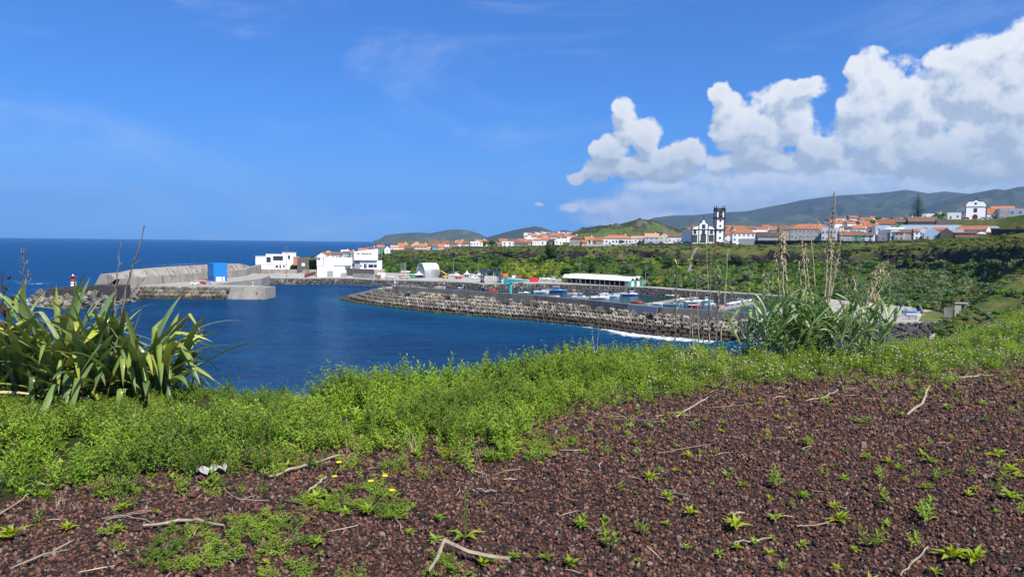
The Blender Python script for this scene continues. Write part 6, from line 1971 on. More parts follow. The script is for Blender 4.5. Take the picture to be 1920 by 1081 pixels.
for u, v, w_, h_, m, lb in ((1002, 528.5, 5.2, 2.6, M_red, 'largest bright red container on the quay, by the shed'), (1014, 522.8, 2.8, 2.4, M_red, 'small red container behind the large one'), (975, 521.5, 4.5, 1.6, M_red, 'low red bin right of the teal cabin'), (986, 521, 3.6, 1.9, M_red, 'red container in the middle of the quay stores'), (1005, 521, 2.8, 2.0, M_red, 'red crate stack behind the largest red container'),
                            (958, 518, 4.2, 3.0, M_teal, 'teal cabin between the orange buoys and the red bins'), (948, 519.5, 3.4, 2.4, M_orange, 'orange red skip left of the teal cabin'), (963, 521, 2.4, 1.6, M_white, 'white box below the teal cabin'), (1027, 521, 3.2, 2.2, M_orange, 'salmon coloured container left of the shed'), (830, 520.5, 3.4, 2.2, M_dark, 'dark container in the mouth of the hangar'),
                            (844, 514, 4.5, 2.4, M_navy, 'dark container behind the yellow crane'), (706, 513, 6, 1.6, M_green, 'low green store right of the harbour office'), (773, 521.5, 3.6, 2.2, M_green, 'dark green bin between the boats and the tent')):
    p = pz(u, v, AZ)
    e = empty('container', p, face_cam(p) + R(rng.uniform(-12, 12)), lb, 'container', 'containers on the quay')
    bx(e, 'body', m, -w_ / 2, w_ / 2, 0, 2.4, .12, h_); bx(e, 'lid', m, -w_ / 2 - .06, w_ / 2 + .06, -.06, 2.46, h_, h_ + .12)
    for j in range(5): bx(e, 'rib', m, -w_ / 2 + w_ * (j + .4) / 5, -w_ / 2 + w_ * (j + .6) / 5, -.07, 0, .2, h_ - .1)
p = pz(951, 515, AZ); e = empty('channel_buoy', p, 0, 'red and white conical buoy stored on the quay', 'buoy')
mb = MB(); mb.smooth = True; mb.lathe([(.5, 0), (1.3, .5), (1.3, 1.3), (.5, 2.2)], 12); mb.build('float', M_red, e)
mb = MB(); mb.lathe([(.5, 2.2), (.36, 4.0)], 8); mb.build('tower', M_white, e); mb = MB(); mb.lathe([(.5, 4.0), (.05, 5.2)], 8); mb.build('top_mark', M_red, e)
p = pz(1700, 590, AZ); e = empty('boat_winch', p, 0, 'grey metal winch frame at the head of the slip, right', 'winch')
bx(e, 'bed', WA['brick'], 1.6, 5.2, -2.5, 3.5, 0, .5)
for x in (2.0, 4.4):
    mb = MB(); mb.tube([(x, 3, .4), (x - .4, 3.4, 2.2), (x - 1.2, 4.6, 3.2)], .16, 6); mb.build('arm', M_steel, e)
bx(e, 'drum', M_steel, 1.8, 4.8, 3.1, 3.7, 1.4, 2.0); bx(e, 'box', M_white, 3, 5.6, 5, 7, 0, 1.8)
p = pz(1806, 580, 7); e = empty('bunker', p, face_cam(p), 'small pale concrete hut on the grassy slope, right', 'hut')
bx(e, 'wall', WA['cream'], -2.4, 1.2, 0, 4, -3, 1.9); bx(e, 'wing', M_conc_w, 1.2, 3.8, .6, 4, -3, 1.4); bx(e, 'roof', M_conc, -2.5, 1.3, -.2, 4.2, 1.9, 2.02); bx(e, 'wing_wall', M_conc_w, -5.5, -2.4, 0.2, .6, -3, .4); bx(e, 'doorway', M_dark, -.5, .4, -.04, .1, 0, 1.5)


# ------------------------------------------------------------------ cars
def car_proto(paint, van=False):
    e = empty('parked_car')
    L = 4.2 if not van else 4.8
    pr = [(-L / 2, .35), (L / 2, .35), (L / 2, .75), (L / 2 - .9, .95), (L / 2 - 1.5, 1.45), (-L / 2 + .9, 1.5), (-L / 2 + .15, 1.0), (-L / 2, .9)] if not van else [(-L / 2, .35), (L / 2, .35), (L / 2, .9), (L / 2 - .6, 1.15), (L / 2 - 1.2, 1.95), (-L / 2 + .05, 2.0)]
    mb = MB(); mb.prism_y(pr, -.85, .85); mb.build('body', paint, e)
    mb = MB()
    z0, z1 = (.98, 1.38) if not van else (1.2, 1.75)
    mb.prism_y([(-L / 2 + (.6 if not van else 1.9), z0), (L / 2 - 1.25, z0), (L / 2 - 1.6, z1), (-L / 2 + (1.0 if not van else 1.9), z1)], -.87, .87); mb.build('window', M_glass, e)
    for x in (-L / 2 + .8, L / 2 - .8):
        for y in (-.86, .70):
            mb = MB(); mb.prism_y([(x + .33 * math.cos(2 * math.pi * t / 12), .33 + .33 * math.sin(2 * math.pi * t / 12)) for t in range(12)], y, y + .16); mb.build('wheel', M_tyre, e)
    for y in (-.7, .45):
        mb = MB(); mb.box(L / 2 - .02, L / 2 + .03, y, y + .25, .6, .75); mb.build('headlight', M_whiteclean, e)
    return e


PAINT = {n: pm('car_' + n, c, .25, .02, 1, spec=.6) for n, c in (('white', (.75, .75, .75)), ('silver', (.42, .43, .45)), ('black', (.02, .02, .022)), ('red', (.42, .02, .02)), ('blue', (.03, .08, .25)), ('beige', (.55, .45, .25)))}
CARS = [(1187, 457.3, 508, 'white', 0, 'white car at the left end of the church square'), (1199, 457.5, 506, 'black', 0, 'dark car on the cliff road left of the blue shaded house'), (1221, 457, 504, 'red', 0, 'red car in front of the blue shaded house'), (1240, 457, 502, 'blue', 0, 'dark blue car left of the white estate on the cliff road'), (1250, 457, 500, 'white', 0, 'long white car on the cliff road left of the church'), (1270, 456.8, 496, 'black', 0, 'black car near the church steps'), (1279, 456.6, 498, 'silver', 0, 'silver car parked at the left church corner'),
        (1289, 456.4, 492, 'black', 0, 'black car against the church front'), (1332, 456.5, 478, 'white', 0, 'white car below the right church door'), (1345, 456.5, 477, 'red', 0, 'red car at the foot of the church tower'), (1360, 456.2, 476, 'white', 1, 'white van right of the church tower'), (1367, 456.6, 474, 'silver', 0, 'silver car left of the big hipped house'),
        (587, 484.5, 530, 'blue', 0, 'blue car parked above the basalt ruin'), (596, 485, 528, 'silver', 0, 'silver car next to the blue one by the sea'), (624, 484.5, 526, 'white', 1, 'white van parked above the raised hall'), (637, 485, 525, 'black', 0, 'black car right of the white van by the sea'), (655, 484.8, 524, 'blue', 0, 'dark car left of the harbour tower'),
        (476, 503, None, 'white', 0, 'white car at the end of the old pier road'), (366, 533.5, None, 'white', 0, 'white car parked on the old pier quay'), (378, 533, None, 'red', 0, 'red car on the old pier quay by the blue store'), (388, 532.5, None, 'silver', 0, 'silver car on the old pier quay'),
        (770, 508.5, None, 'beige', 0, 'beige car behind the white tent'), (700, 524, None, 'silver', 0, 'silver car on the quay below the harbour office'), (865, 514, None, 'silver', 0, 'silver car right of the hangar'), (1033, 524, None, 'black', 0, 'black car at the left end of the long shed'), (1019, 526, None, 'white', 1, 'white van left of the long shed'), (1048, 526.5, None, 'silver', 0, 'silver car in the shadow of the shed end'), (891, 522.5, None, 'white', 1, 'white van left of the hoist'),
        (1810, 411.3, 455, 'red', 0, 'red car before the white chapel door'), (1842, 411.3, 455, 'silver', 0, 'grey car right of the chapel door'), (1853, 411, 456, 'white', 0, 'white car beside the house right of the chapel'), (1866, 411, 455, 'black', 0, 'black car on the chapel terrace')]
protos = {}
for u, v, Yv, c, van, lb in CARS:
    z_ = QZ if (u < 400) else AZ
    p = py(u, v, Yv) if Yv else pz(u, v, z_)
    key = (c, van)
    if key not in protos: e = protos[key] = car_proto(PAINT[c], van)
    else: e = copy_tree(protos[key])
    e.location = p; e.rotation_euler = (0, 0, face_cam(p) + R(rng.choice((0, 180)) + rng.uniform(-10, 10)))
    tag(e, lb, 'car' if not van else 'van', 'cars parked round the harbour')


# ------------------------------------------------------------------ lamp posts, masts and poles
def lamp(u, vt, vb, z, heads, label, r_=.09):
    p = pz(u, vb, z) if not isinstance(z, tuple) else py(u, vb, z[0])
    h = (vb - vt) * p.y / F
    e = empty('street_lamp', p, face_cam(p), label, 'lamp post', 'tall lamp posts of the harbour')
    mb = MB(); mb.lathe([(r_ * 1.6, -.2), (r_ * 1.3, h * .5), (r_ * .8, h)], 8); mb.build('post', M_steel, e)
    for sx in ((-1, 1) if heads == 2 else (1,)):
        mb = MB(); mb.tube([(0, 0, h - .05), (sx * 1.2, 0, h + .12)], .06, 5); mb.build('arm', M_steel, e)
        mb = MB(); mb.box(sx * 1.2 - .4, sx * 1.2 + .4, -.16, .16, h + .08, h + .26, (.1, .05)); mb.build('lamp_head', M_grey, e)


for a in ((1086.8, 487, 533, AZ, 1, 'lamp post rising before the left part of the long shed'), (1210, 491, 538, AZ, 2, 'double headed lamp post at the right end of the long shed'), (968.5, 485, 528, AZ, 1, 'lamp post behind the teal crane'), (850, 484, 522, AZ, 1, 'lamp post right of the arched hangar'), (897.5, 483, 522, AZ, 1, 'lamp post left of the travel lift'), (715, 456, 513, AZ, 1, 'tall lamp post at the right side of the harbour tower'), (729, 481, 509, AZ, 1, 'shorter lamp post right of the harbour tower'),
          (1361, 476.5, 546, AZ, 1, 'lamp post by the road behind the bare reed stems'), (1441, 510, 552, AZ, 1, 'lamp post by the road left of the big reed clump'), (1448, 512, 551, AZ, 1, 'thin pole by the road at the big reed clump'), (1780, 579, 604, AZ, 1, 'thin post on the meadow edge right of the slip'), (508, 492, 510, AZ, 1, 'lamp post before the low white sheds'), (558, 484, 507, AZ, 1, 'lamp post at the basalt ruin')):
    lamp(*a)
p = pz(538, 519, AZ); h = 57 * p.y / F
e = empty('utility_pole', p, face_cam(p), 'tall timber utility pole with crossarms on the left quay', 'utility pole')
mb = MB(); mb.lathe([(.2, -.3), (.13, h)], 8); mb.build('pole', M_wood, e)
for zz, w_ in ((h - .4, 1.3), (h - 1.5, 1.0), (h - 3, .8)): bx(e, 'crossarm', M_wood, -w_, w_, -.08, .08, zz, zz + .16)
for i, u in enumerate((752, 755.5, 758, 760.5)):
    p = pz(u, 517, AZ); h = 25 * p.y / F
    e = empty('flagpole', p, 0, ('leftmost', 'second from left', 'third from left', 'rightmost')[i] + ' of the four bare white flagpoles on the quay', 'flagpole', 'four flagpoles on the quay')
    mb = MB(); mb.lathe([(.09, 0), (.05, h)], 6); mb.build('pole', M_white, e); mb = MB(); mb.lathe([(.3, 0), (.3, .3)], 8); mb.build('base', M_conc, e)
p = pz(833, 541.5, .8); e = empty('harbour_light', p, 0, 'thin red and white light pole at the ramp end', 'beacon')
for i in range(4):
    mb = MB(); mb.lathe([(.2, i * 1.3), (.2, (i + 1) * 1.3 - .01)], 8); mb.build('band', M_red if i % 2 else M_white, e)
# parasol of the tavern
p = py(1840, 446, 371); e = empty('parasol', p, 0, 'white parasol on the terrace of the brick red tavern', 'parasol')
mb = MB(); mb.lathe([(.05, -1), (.05, 2.6)], 6); mb.build('pole', M_steel, e); mb = MB(); mb.lathe([(2.4, 2.2), (.1, 3.1)], 10); mb.build('canopy', M_whiteclean, e)
# stair up the cliff below the church
SP = [on_cliff(1286 + 20 * t, 524 - 60 * t) + Vector((0, -.6, .8)) for t in (0, .2, .4, .6, .8, 1.0)]
e = empty('cliff_stair', (0, 0, 0), 0, 'narrow grey stair climbing the green cliff below the church', 'stair')
n = Vector((1.0, .3, 0)); dz = Vector((0, 0, 2.5))
for A, B in zip(SP[:-1], SP[1:]):
    mb = MB(); mb.poly([A - n, A + n, B + n, B - n, A - n - dz, A + n - dz, B + n - dz, B - n - dz], [(0, 1, 2, 3), (0, 4, 5, 1), (1, 5, 6, 2), (2, 6, 7, 3), (3, 7, 4, 0)]); mb.build('flight', M_conc_d, e)


# ------------------------------------------------------------------ foliage of the cliffs and the town
G_dark = leaf_mat('dark_foliage', (0.028, 0.066, 0.016), (0.085, 0.155, 0.030), .6, .38, .25, scale=.25)
G_mid = leaf_mat('green_foliage', (0.065, 0.140, 0.018), (0.175, 0.285, 0.040), .55, .42, .25, scale=.25)
G_olive = leaf_mat('olive_scrub', (0.085, 0.090, 0.026), (0.200, 0.190, 0.062), .7, .35, .2, scale=.25)
G_yel = leaf_mat('yellow_green_foliage', (0.170, 0.210, 0.018), (0.36, 0.38, 0.036), .6, .35, .2, scale=.25)
G_grey = leaf_mat('grey_green_cane', (0.090, 0.135, 0.056), (0.190, 0.250, 0.110), .6, .4, .3, scale=.25)


def leafy(mb, c, rad, n, size, r, squash=1.0, hang=0.0):
    """leaf-sized faces spread through the outer part of an ellipsoid"""
    for _ in range(n):
        d = Vector((r.gauss(0, 1), r.gauss(0, 1), r.gauss(0, 1)))
        if d.length < 1e-3: continue
        d.normalize()
        if d.z < -.45: d.z *= -.6
        k = r.uniform(.62, 1.05)
        p = Vector(c) + Vector((d.x * rad[0], d.y * rad[1], d.z * rad[2])) * k
        n_ = (d + Vector((r.gauss(0, .5), r.gauss(0, .5), r.gauss(.25, .5)))).normalized()
        a = n_.orthogonal().normalized(); a.rotate(Matrix.Rotation(r.uniform(0, 6.28), 3, n_)); b = n_.cross(a)
        s = size * r.uniform(.6, 1.3)
        mb.poly([p - a * s, p - b * s * .55 + n_ * s * .1, p + a * s, p + b * s * .55 + n_ * s * .1], [(0, 1, 2, 3)])


def lump(mb, c, rad, seed, sub=2):
    bm = bmesh.new(); bmesh.ops.create_icosphere(bm, subdivisions=sub, radius=1)
    P_ = []
    for v in bm.verts:
        d = v.co.normalized(); k = .62 + .5 * float(vnoise(d.x * 2.2 + seed * 3.1, d.y * 2.2 + d.z * 1.7 + seed, seed))
        P_.append((c[0] + d.x * rad[0] * k, c[1] + d.y * rad[1] * k, c[2] + d.z * rad[2] * k))
    f = [tuple(v.index for v in fc.verts) for fc in bm.faces]
    bm.free(); mb.poly(P_, f)


def bush_mesh(seed, mat, n=150, size=.17, tall=.75):
    r = random.Random(seed)
    mb = MB()
    for k in range(4):
        c = (r.uniform(-.45, .45), r.uniform(-.45, .45), r.uniform(.1, .4) * tall)
        rad = (r.uniform(.4, .62), r.uniform(.4, .62), r.uniform(.35, .6) * tall)
        lump(mb, c, [x * .86 for x in rad], seed + k, 1)
        leafy(mb, c, rad, n // 4, size, r)
    return mb.mesh('bush', mat)


BUSH = [bush_mesh(i * 7 + j, m) for i, m in enumerate((G_dark, G_mid, G_olive, G_yel, G_grey)) for j in range(3)]
npx = CL.shape[1]
N = 17000
si = nr.uniform(0, NS - 1.01, N); ti = nr.uniform(0.8, npx - 1.02, N)
i0 = si.astype(int); j0 = ti.astype(int); fs = (si - i0)[:, None]; ft = (ti - j0)[:, None]
Pp = (CL[i0, j0] * (1 - fs) + CL[i0 + 1, j0] * fs) * (1 - ft) + (CL[i0, j0 + 1] * (1 - fs) + CL[i0 + 1, j0 + 1] * fs) * ft
d1 = CL[i0 + 1, j0] - CL[i0, j0]; d2 = CL[i0, j0 + 1] - CL[i0, j0]
nn = np.cross(d1, d2); nn /= np.linalg.norm(nn, axis=1)[:, None] + 1e-9
nz = np.abs(nn[:, 2])
hh_ = ti / (npx - 1)
uu = 960 + F * Pp[:, 0] / np.maximum(Pp[:, 1], 1)
patch = fbm(Pp[:, 0] / 22, Pp[:, 1] / 22 + Pp[:, 2] / 9, 4, 77) + fbm(Pp[:, 0] / 6, Pp[:, 2] / 4, 3, 78) * .6
low = hh_ < .58
dens = np.where(low, .95, np.where(hh_ < .80, .12, .80)) * np.clip(.55 + nz * .8, 0, 1)
dens *= np.where(low, np.clip(1.1 + patch * 2.2, .25, 1), np.clip(.8 + patch * 3, .15, 1))
par_s = np.interp(i0, np.arange(NS), par)
dens *= np.where(par_s > 18.6, .85, 1.0)
keep = nr.rand(N) < dens
ydist = np.exp(-((uu - 1000) / 60) ** 2) * low + np.exp(-((uu - 1420) / 90) ** 2) * (hh_ < .2) * .6 + np.exp(-((uu - 1235) / 45) ** 2) * low * .35
rv = nr.rand(N)
kind = np.where(rv < ydist * .5, 3, np.where(~low, np.where(rv < .62, 2, np.where(rv < .8, 0, 1)), np.where(patch > .12, 0, np.where(patch > -.06, 1, np.where(rv < .5, 2, 1)))))
kind = np.where((uu > 1560) & low & (rv > .45), 4, kind)
kind = np.where((uu > 1250) & (uu < 1420) & (patch > .10) & low, np.where(rv < .5, 0, 4), kind)
kind = np.where((uu < 760) & (rv > .35), np.where(rv > .75, 1, 0), kind)
kind = np.where((par_s > 18.6), np.where(rv < .3, 2, np.where(rv < .75, 1, 4)), kind)
sz = np.where(low, nr.uniform(1.5, 4.2, N) * (1 + .5 * np.clip(patch * 3, -.5, 1)), nr.uniform(.7, 2.0, N))
sz = np.where(par_s > 18.6, sz * .5, sz)
K = keep
Pp2 = Pp[K].copy(); Pp2[:, 2] -= sz[K] * .12
o = scatter('cliff_scrub', Pp2, np.stack([nr.uniform(-.2, .2, K.sum()), nr.uniform(-.2, .2, K.sum()), nr.uniform(0, 6.28, K.sum())], -1), np.stack([sz[K], sz[K], sz[K] * nr.uniform(.8, 1.25, K.sum())], -1), kind[K] * 3 + nr.randint(0, 3, K.sum()), BUSH)
tag(o, 'dense scrub covering the cliffs and slopes round the harbour', 'scrub', None, 'stuff')
# taller thickets standing out of the scrub
N = 420
i0 = nr.randint(int(NS * .06), int(NS * .76), N); j0 = nr.randint(1, 9, N)
Pp = CL[i0, j0].copy(); patch = fbm(Pp[:, 0] / 16, Pp[:, 1] / 16, 3, 97)
K = patch > -.06
sz = nr.uniform(3.0, 6.2, N)
Pp[:, 2] -= sz * .2
o = scatter('cliff_thicket', Pp[K], np.stack([0 * sz[K], 0 * sz[K], nr.uniform(0, 6.28, K.sum())], -1), np.stack([sz[K], sz[K], sz[K] * .8], -1), nr.choice([0, 0, 1, 1, 4], K.sum()) * 3 + nr.randint(0, 3, K.sum()), BUSH)
tag(o, 'rounded taller thickets among the scrub of the cliff foot', 'thicket', None, 'stuff')
# hedges and weeds on the plateau between the houses
N = 2600
i0 = nr.randint(int(NS * .12), int(NS * .8), N); k_ = nr.uniform(.3, 4.2, N); j0 = np.minimum(k_.astype(int), 7); ft = (k_ - j0)[:, None]
LB = LAND[:, npx - 1:]
Pp = LB[i0, j0] * (1 - ft) + LB[i0, j0 + 1] * ft
patch = fbm(Pp[:, 0] / 30, Pp[:, 1] / 30, 3, 87)
K = patch > .02
sz = nr.uniform(.9, 2.0, N)
o = scatter('town_greenery', Pp[K], np.stack([0 * sz[K], 0 * sz[K], nr.uniform(0, 6.28, K.sum())], -1), np.stack([sz[K]] * 3, -1), (nr.choice([0, 1, 1, 2], K.sum()) * 3 + nr.randint(0, 3, K.sum())), BUSH)
tag(o, 'low hedges and garden green between the houses of the town', 'hedges', None, 'stuff')
M_bark = pm('bark', (.10, .08, .06), .95, .3, 3)


def tree(u, vt, vb, Y, wpx, mat, label, seed, n=900, lumps=9, name='tree'):
    p = py(u, vb, Y)
    if vb > 466: p = on_cliff(u, vb); Y = p.y
    H = (vb - vt) * Y / F; Wd_ = wpx * Y / F / 2
    e = empty(name, p, 0, label, 'tree', 'trees of the cliff and the town')
    r = random.Random(seed)
    mb = MB(); mb.tube([(0, 0, -1.5), (.1, 0, H * .25), (0, .1, H * .6)], [H * .04 + .1, H * .03 + .06, .05], 7)
    for k in range(4):
        a = r.uniform(0, 6.28); mb.tube([(0, 0, H * .25), (math.cos(a) * Wd_ * .6, math.sin(a) * Wd_ * .6, H * .6)], [.12, .04], 5)
    mb.build('trunk', M_bark, e)
    mb = MB()
    for k in range(lumps):
        a = r.uniform(0, 6.28); q_ = r.uniform(.0, .62)
        c = (math.cos(a) * Wd_ * q_, math.sin(a) * Wd_ * q_, H * r.uniform(.36, .8))
        rad = (Wd_ * r.uniform(.34, .52), Wd_ * r.uniform(.34, .52), H * r.uniform(.14, .22))
        lump(mb, c, [x * .75 for x in rad], seed + k, 1)
        leafy(mb, c, rad, n // lumps, max(.16, H * .035), r)
    mb.build('crown', mat, e)['kind'] = 'stuff'
    return e


TREES = [(930, 476, 517, 540, 30, G_dark, 'tall dark round tree against the cliff, behind the travel lift'), (1029, 453, 492, 535, 36, G_dark, 'big dark tree rising over the cliff edge left of the long white hall'), (1016, 470, 497, 528, 24, G_mid, 'mid green tree at the left foot of the big dark tree'),
         (922, 446, 465, 590, 18, G_dark, 'dark tree clump between the left town and the brick red house'), (910, 449, 466, 596, 14, G_olive, 'olive grey tree left of the dark clump in the town'), (768, 488, 514, 560, 22, G_dark, 'dark tree behind the white tent, under the cliff'), (843, 496, 516, 545, 12, G_dark, 'small round dark shrub tree right of the hangar roof'),
         (856, 497, 517, 545, 12, G_dark, 'round dark shrub tree, middle one before the pale wall'), (888, 497, 517, 545, 14, G_dark, 'round dark shrub tree nearest the travel lift'), (1165, 448.5, 459, 522, 20, G_dark, 'domed dark bush in front of the long white hall'), (1201, 448, 458.5, 520, 12, G_mid, 'green tree at the right end of the long white hall'), (1105, 449, 458, 530, 8, G_dark, 'small dark tree before the cream house, cliff top'),
         (1115, 450, 458, 530, 7, G_mid, 'small green tree right of the small dark one, cliff top'), (1281, 426, 440, 620, 9, G_dark, 'pointed dark tree behind the brown roof left of the church'), (1648, 404, 424, 470, 19, G_mid, 'round green palm like tree on the upper terrace, left of the tall pine'), (1635, 408, 422, 478, 14, G_mid, 'smaller green tree beside the round one on the upper terrace'),
         (1320, 448, 458, 476, 8, G_mid, 'slim green shrub before the church doors'), (1314, 449, 458, 476, 6, G_mid, 'small green shrub left before the church doors'), (1704, 472, 505, 345, 18, G_mid, 'bright green tree growing out of the cliff below the tall white gable'), (1500, 447, 459, 428, 14, G_dark, 'dark shrub tree below the long grey building'),
         (1385, 478, 505, 400, 34, G_dark, 'dark bushy tree on the slope behind the bare stems'), (1400, 500, 530, 385, 40, G_grey, 'grey green tree low on the slope left of the dead cane'), (1255, 478, 505, 440, 34, G_dark, 'dark tree on the slope below the brown roof'), (1180, 486, 515, 440, 44, G_grey, 'grey green feathery tree above the long shed'), (1110, 484, 512, 450, 30, G_mid, 'rounded green tree above the middle of the long shed'),
         (1215, 492, 520, 425, 34, G_mid, 'bright green tree above the right end of the long shed'), (1060, 492, 518, 465, 30, G_mid, 'green tree above the left end of the long shed'), (580, 487, 505, 520, 26, G_olive, 'olive shrub tree at the dark basalt ruin'), (1350, 452, 462, 470, 20, G_olive, 'low olive shrub on the cliff edge right of the church stair')]
for i, t in enumerate(TREES):
    tree(*t, seed=i * 13 + 4, n=700 if t[4] < 25 else 1300)
# norfolk pine: whorls of flat branches on a straight trunk
p = py(1720.5, 408, 478); H = 44.5 * 478 / F
e = empty('norfolk_pine', p, 0, 'tall dark conical pine standing above the old stone barn', 'tree')
mb = MB(); mb.tube([(0, 0, -2), (0, 0, H * .5), (0, 0, H)], [.45, .28, .04], 8); mb.build('trunk', M_bark, e)
r = random.Random(9)
mb = MB()
nt = 17
for i in range(nt):
    t = i / (nt - 1.); z = H * (.10 + .89 * t); L = (H * .36) * (1 - t) ** .85 * r.uniform(.85, 1.1) + .25
    for k in range(7 if t < .8 else 5):
        a = 6.28 * k / 7 + i * .45 + r.uniform(-.15, .15); d = Vector((math.cos(a), math.sin(a), 0)); s_ = Vector((-d.y, d.x, 0))
        n_ = max(3, int(L * 3.2))
        for m in range(n_):
            q_ = (m + .6) / n_; c = d * L * q_ + Vector((0, 0, z - L * .16 * math.sin(q_ * 2.2) + L * .22 * q_ * q_))
            w_ = (.50 * (1 - q_ * .5)) * min(1, L / 2 + .3)
            for sg in (-1, 1):
                mb.poly([c, c + s_ * sg * w_ + d * .28 + Vector((0, 0, .20)), c + d * .5 + Vector((0, 0, .08)), c + s_ * sg * w_ * .5 + Vector((0, 0, -.12))], [(0, 1, 2), (0, 3, 1)])
mb.build('crown', G_dark, e)['kind'] = 'stuff'


def palm(u, vt, vb, Y, wpx, label, seed):
    p = py(u, vb, Y); H = (vb - vt) * Y / F * .72; L = wpx * Y / F / 2
    e = empty('palm_tree', p, 0, label, 'tree')
    mb = MB(); mb.tube([(0, 0, -2), (.05, 0, H)], [.32, .26], 8); mb.build('trunk', M_bark, e)
    r = random.Random(seed)
    for k in range(34):
        a = r.uniform(0, 6.28); up = r.uniform(-.2, 1.3); d = Vector((math.cos(a), math.sin(a), 0)); s_ = Vector((-d.y, d.x, 0)); mb = MB()
        pts = [d * L * t * (1 - .25 * up * .5) + Vector((0, 0, H + L * (up * t * .8 - t * t * .75))) for t in (0, .25, .5, .75, 1)]
        for i_ in range(4):
            w0, w1 = (.12, .42, .5, .36, .05)[i_], (.12, .42, .5, .36, .05)[i_ + 1]
            mb.poly([pts[i_] - s_ * w0, pts[i_], pts[i_] + s_ * w0, pts[i_ + 1] + s_ * w1, pts[i_ + 1], pts[i_ + 1] - s_ * w1], [(0, 1, 4, 5), (1, 2, 3, 4)])
        mb.build('frond', G_mid, e)


palm(1767, 398, 416, 462, 19, 'shaggy palm on the terrace between green gable and chapel', 5)
# agaves on the near slope at the right
agv = leaf_mat('agave_leaf', (.05, .085, .045), (.10, .14, .075), .5, .15, .3)
for i, (s_, t_) in enumerate(((19.35, .35), (19.6, .5), (19.7, .3), (19.5, .62), (19.85, .45), (20.0, .6), (19.3, .55), (20.2, .4))):
    a = int(np.interp(s_, par, np.arange(NS))); b = int(t_ * (npx - 1)); p = CL[a, b]
    e = empty('agave', p, i, ('lowest spiky agave on the near slope at the right edge', 'spiky agave above the lowest one, right slope', 'spiky agave low at the right, beside the meadow slope', 'spiky agave highest on the crest of the right slope', 'spiky agave in the middle of the right slope', 'large spiky agave near the right picture edge', 'spiky agave on the left flank of the right slope', 'spiky agave nearest to us on the right slope')[i], 'agave', 'agaves on the right slope')
    for k in range(22):
        az_ = k * 2.4; el_ = .25 + 1.1 * (k / 22); d = Vector((math.cos(az_) * math.cos(el_), math.sin(az_) * math.cos(el_), math.sin(el_))); s2 = Vector((-math.sin(az_), math.cos(az_), 0))
        mb = MB(); L = 2.0
        mb.poly([s2 * .12, -s2 * .12, d * L * .45 - s2 * .17 + Vector((0, 0, .05)), d * L * .45 + s2 * .17 + Vector((0, 0, .05)), d * L], [(0, 1, 2, 3), (3, 2, 4)])
        mb.build('leaf', agv, e)


# ------------------------------------------------------------------ foreground: cinder, weeds, flax, reeds
def stone_material():
    m, q, b, out = new_mat('cinder')
    oi = q.add('ShaderNodeObjectInfo')
    c = q.ramp(oi.outputs['Random'], [(0.0, (0.026, 0.023, 0.024)), (0.22, (0.058, 0.049, 0.048)), (0.38, (0.130, 0.074, 0.056)), (0.62, (0.200, 0.088, 0.056)), (0.86, (0.280, 0.142, 0.088)), (0.99, (0.30, 0.24, 0.20))])
    n = q.noise(coords(q), 3.0, 4, .65)
    c = q.mix(q.mapr(n, .35, .75), q.vec('MULTIPLY', c, (.62, .62, .65)), c)
    q.l.new(c, b.inputs['Base Color'])
    b.inputs['Roughness'].default_value = .92
    b.inputs['Specular IOR Level'].default_value = .18
    bump(q, b, q.noise(coords(q), 5.0, 5, .7), .004, .8)
    return m


M_cinder = stone_material()
STONES = [rock_mesh(60 + i, M_cinder, 1) for i in range(9)]


def scat_pts(n, x0, x1, y0, y1, fn):
    x = nr.uniform(x0, x1, n); y = nr.uniform(y0, y1, n)
    k = nr.rand(n) < fn(x, y)
    return x[k], y[k]


# weed patches that have grown into the cinder
PATCH = [(430, 1010, .55, .30), (480, 985, .35, .2), (355, 1050, .35, .18), (665, 930, .35, .34), (720, 960, .22, .2), (870, 1060, .3, .14), (600, 945, .25, .16), (1010, 835, .4, .25), (980, 860, .35, .2), (540, 1075, .4, .15)]
PATCH = [(pz(u, v, GROUND).x, pz(u, v, GROUND).y, a, b) for u, v, a, b in PATCH]


def patch_w(x, y):
    r_ = np.zeros_like(x)
    for cx_, cy2, a, b in PATCH:
        r_ = np.maximum(r_, 1 - ((x - cx_) / a) ** 2 - ((y - cy2) / b) ** 2)
    return np.clip(r_, 0, 1)


def gap(x, y):
    """distance behind the ragged front of the weeds"""
    return y - front_y(x) + fbm(x * 1.3, y * 1.3, 4, 52) * 1.1


x, y = scat_pts(520000, -12, 13, 1.9, 10.6, lambda x, y: (np.abs(x) < .98 * y + 1.3) * (gap(x, y) < 1.0) * np.where(y < 5.2, 1.0, np.where(y < 7, .85, .62)))
n = len(x)
s = (nr.gamma(6.0, 0.0014, n) + .0042) * .82
s = np.where(nr.rand(n) < .02, s * 1.7, s) * np.where(y < 5.2, 1.0, np.where(y < 7, 1.12, 1.3))
z = ground_z(x, y) + s * nr.uniform(-.25, 1.0, n)
o = scatter('gravel', np.stack([x, y, z], -1), nr.uniform(0, 6.28, (n, 3)), np.stack([s * nr.uniform(.8, 1.35, n), s * nr.uniform(.75, 1.2, n), s * nr.uniform(.6, 1.0, n)], -1), nr.randint(0, 9, n), STONES)
tag(o, 'loose red brown and black volcanic cinder covering the ground', 'gravel', None, 'stuff')

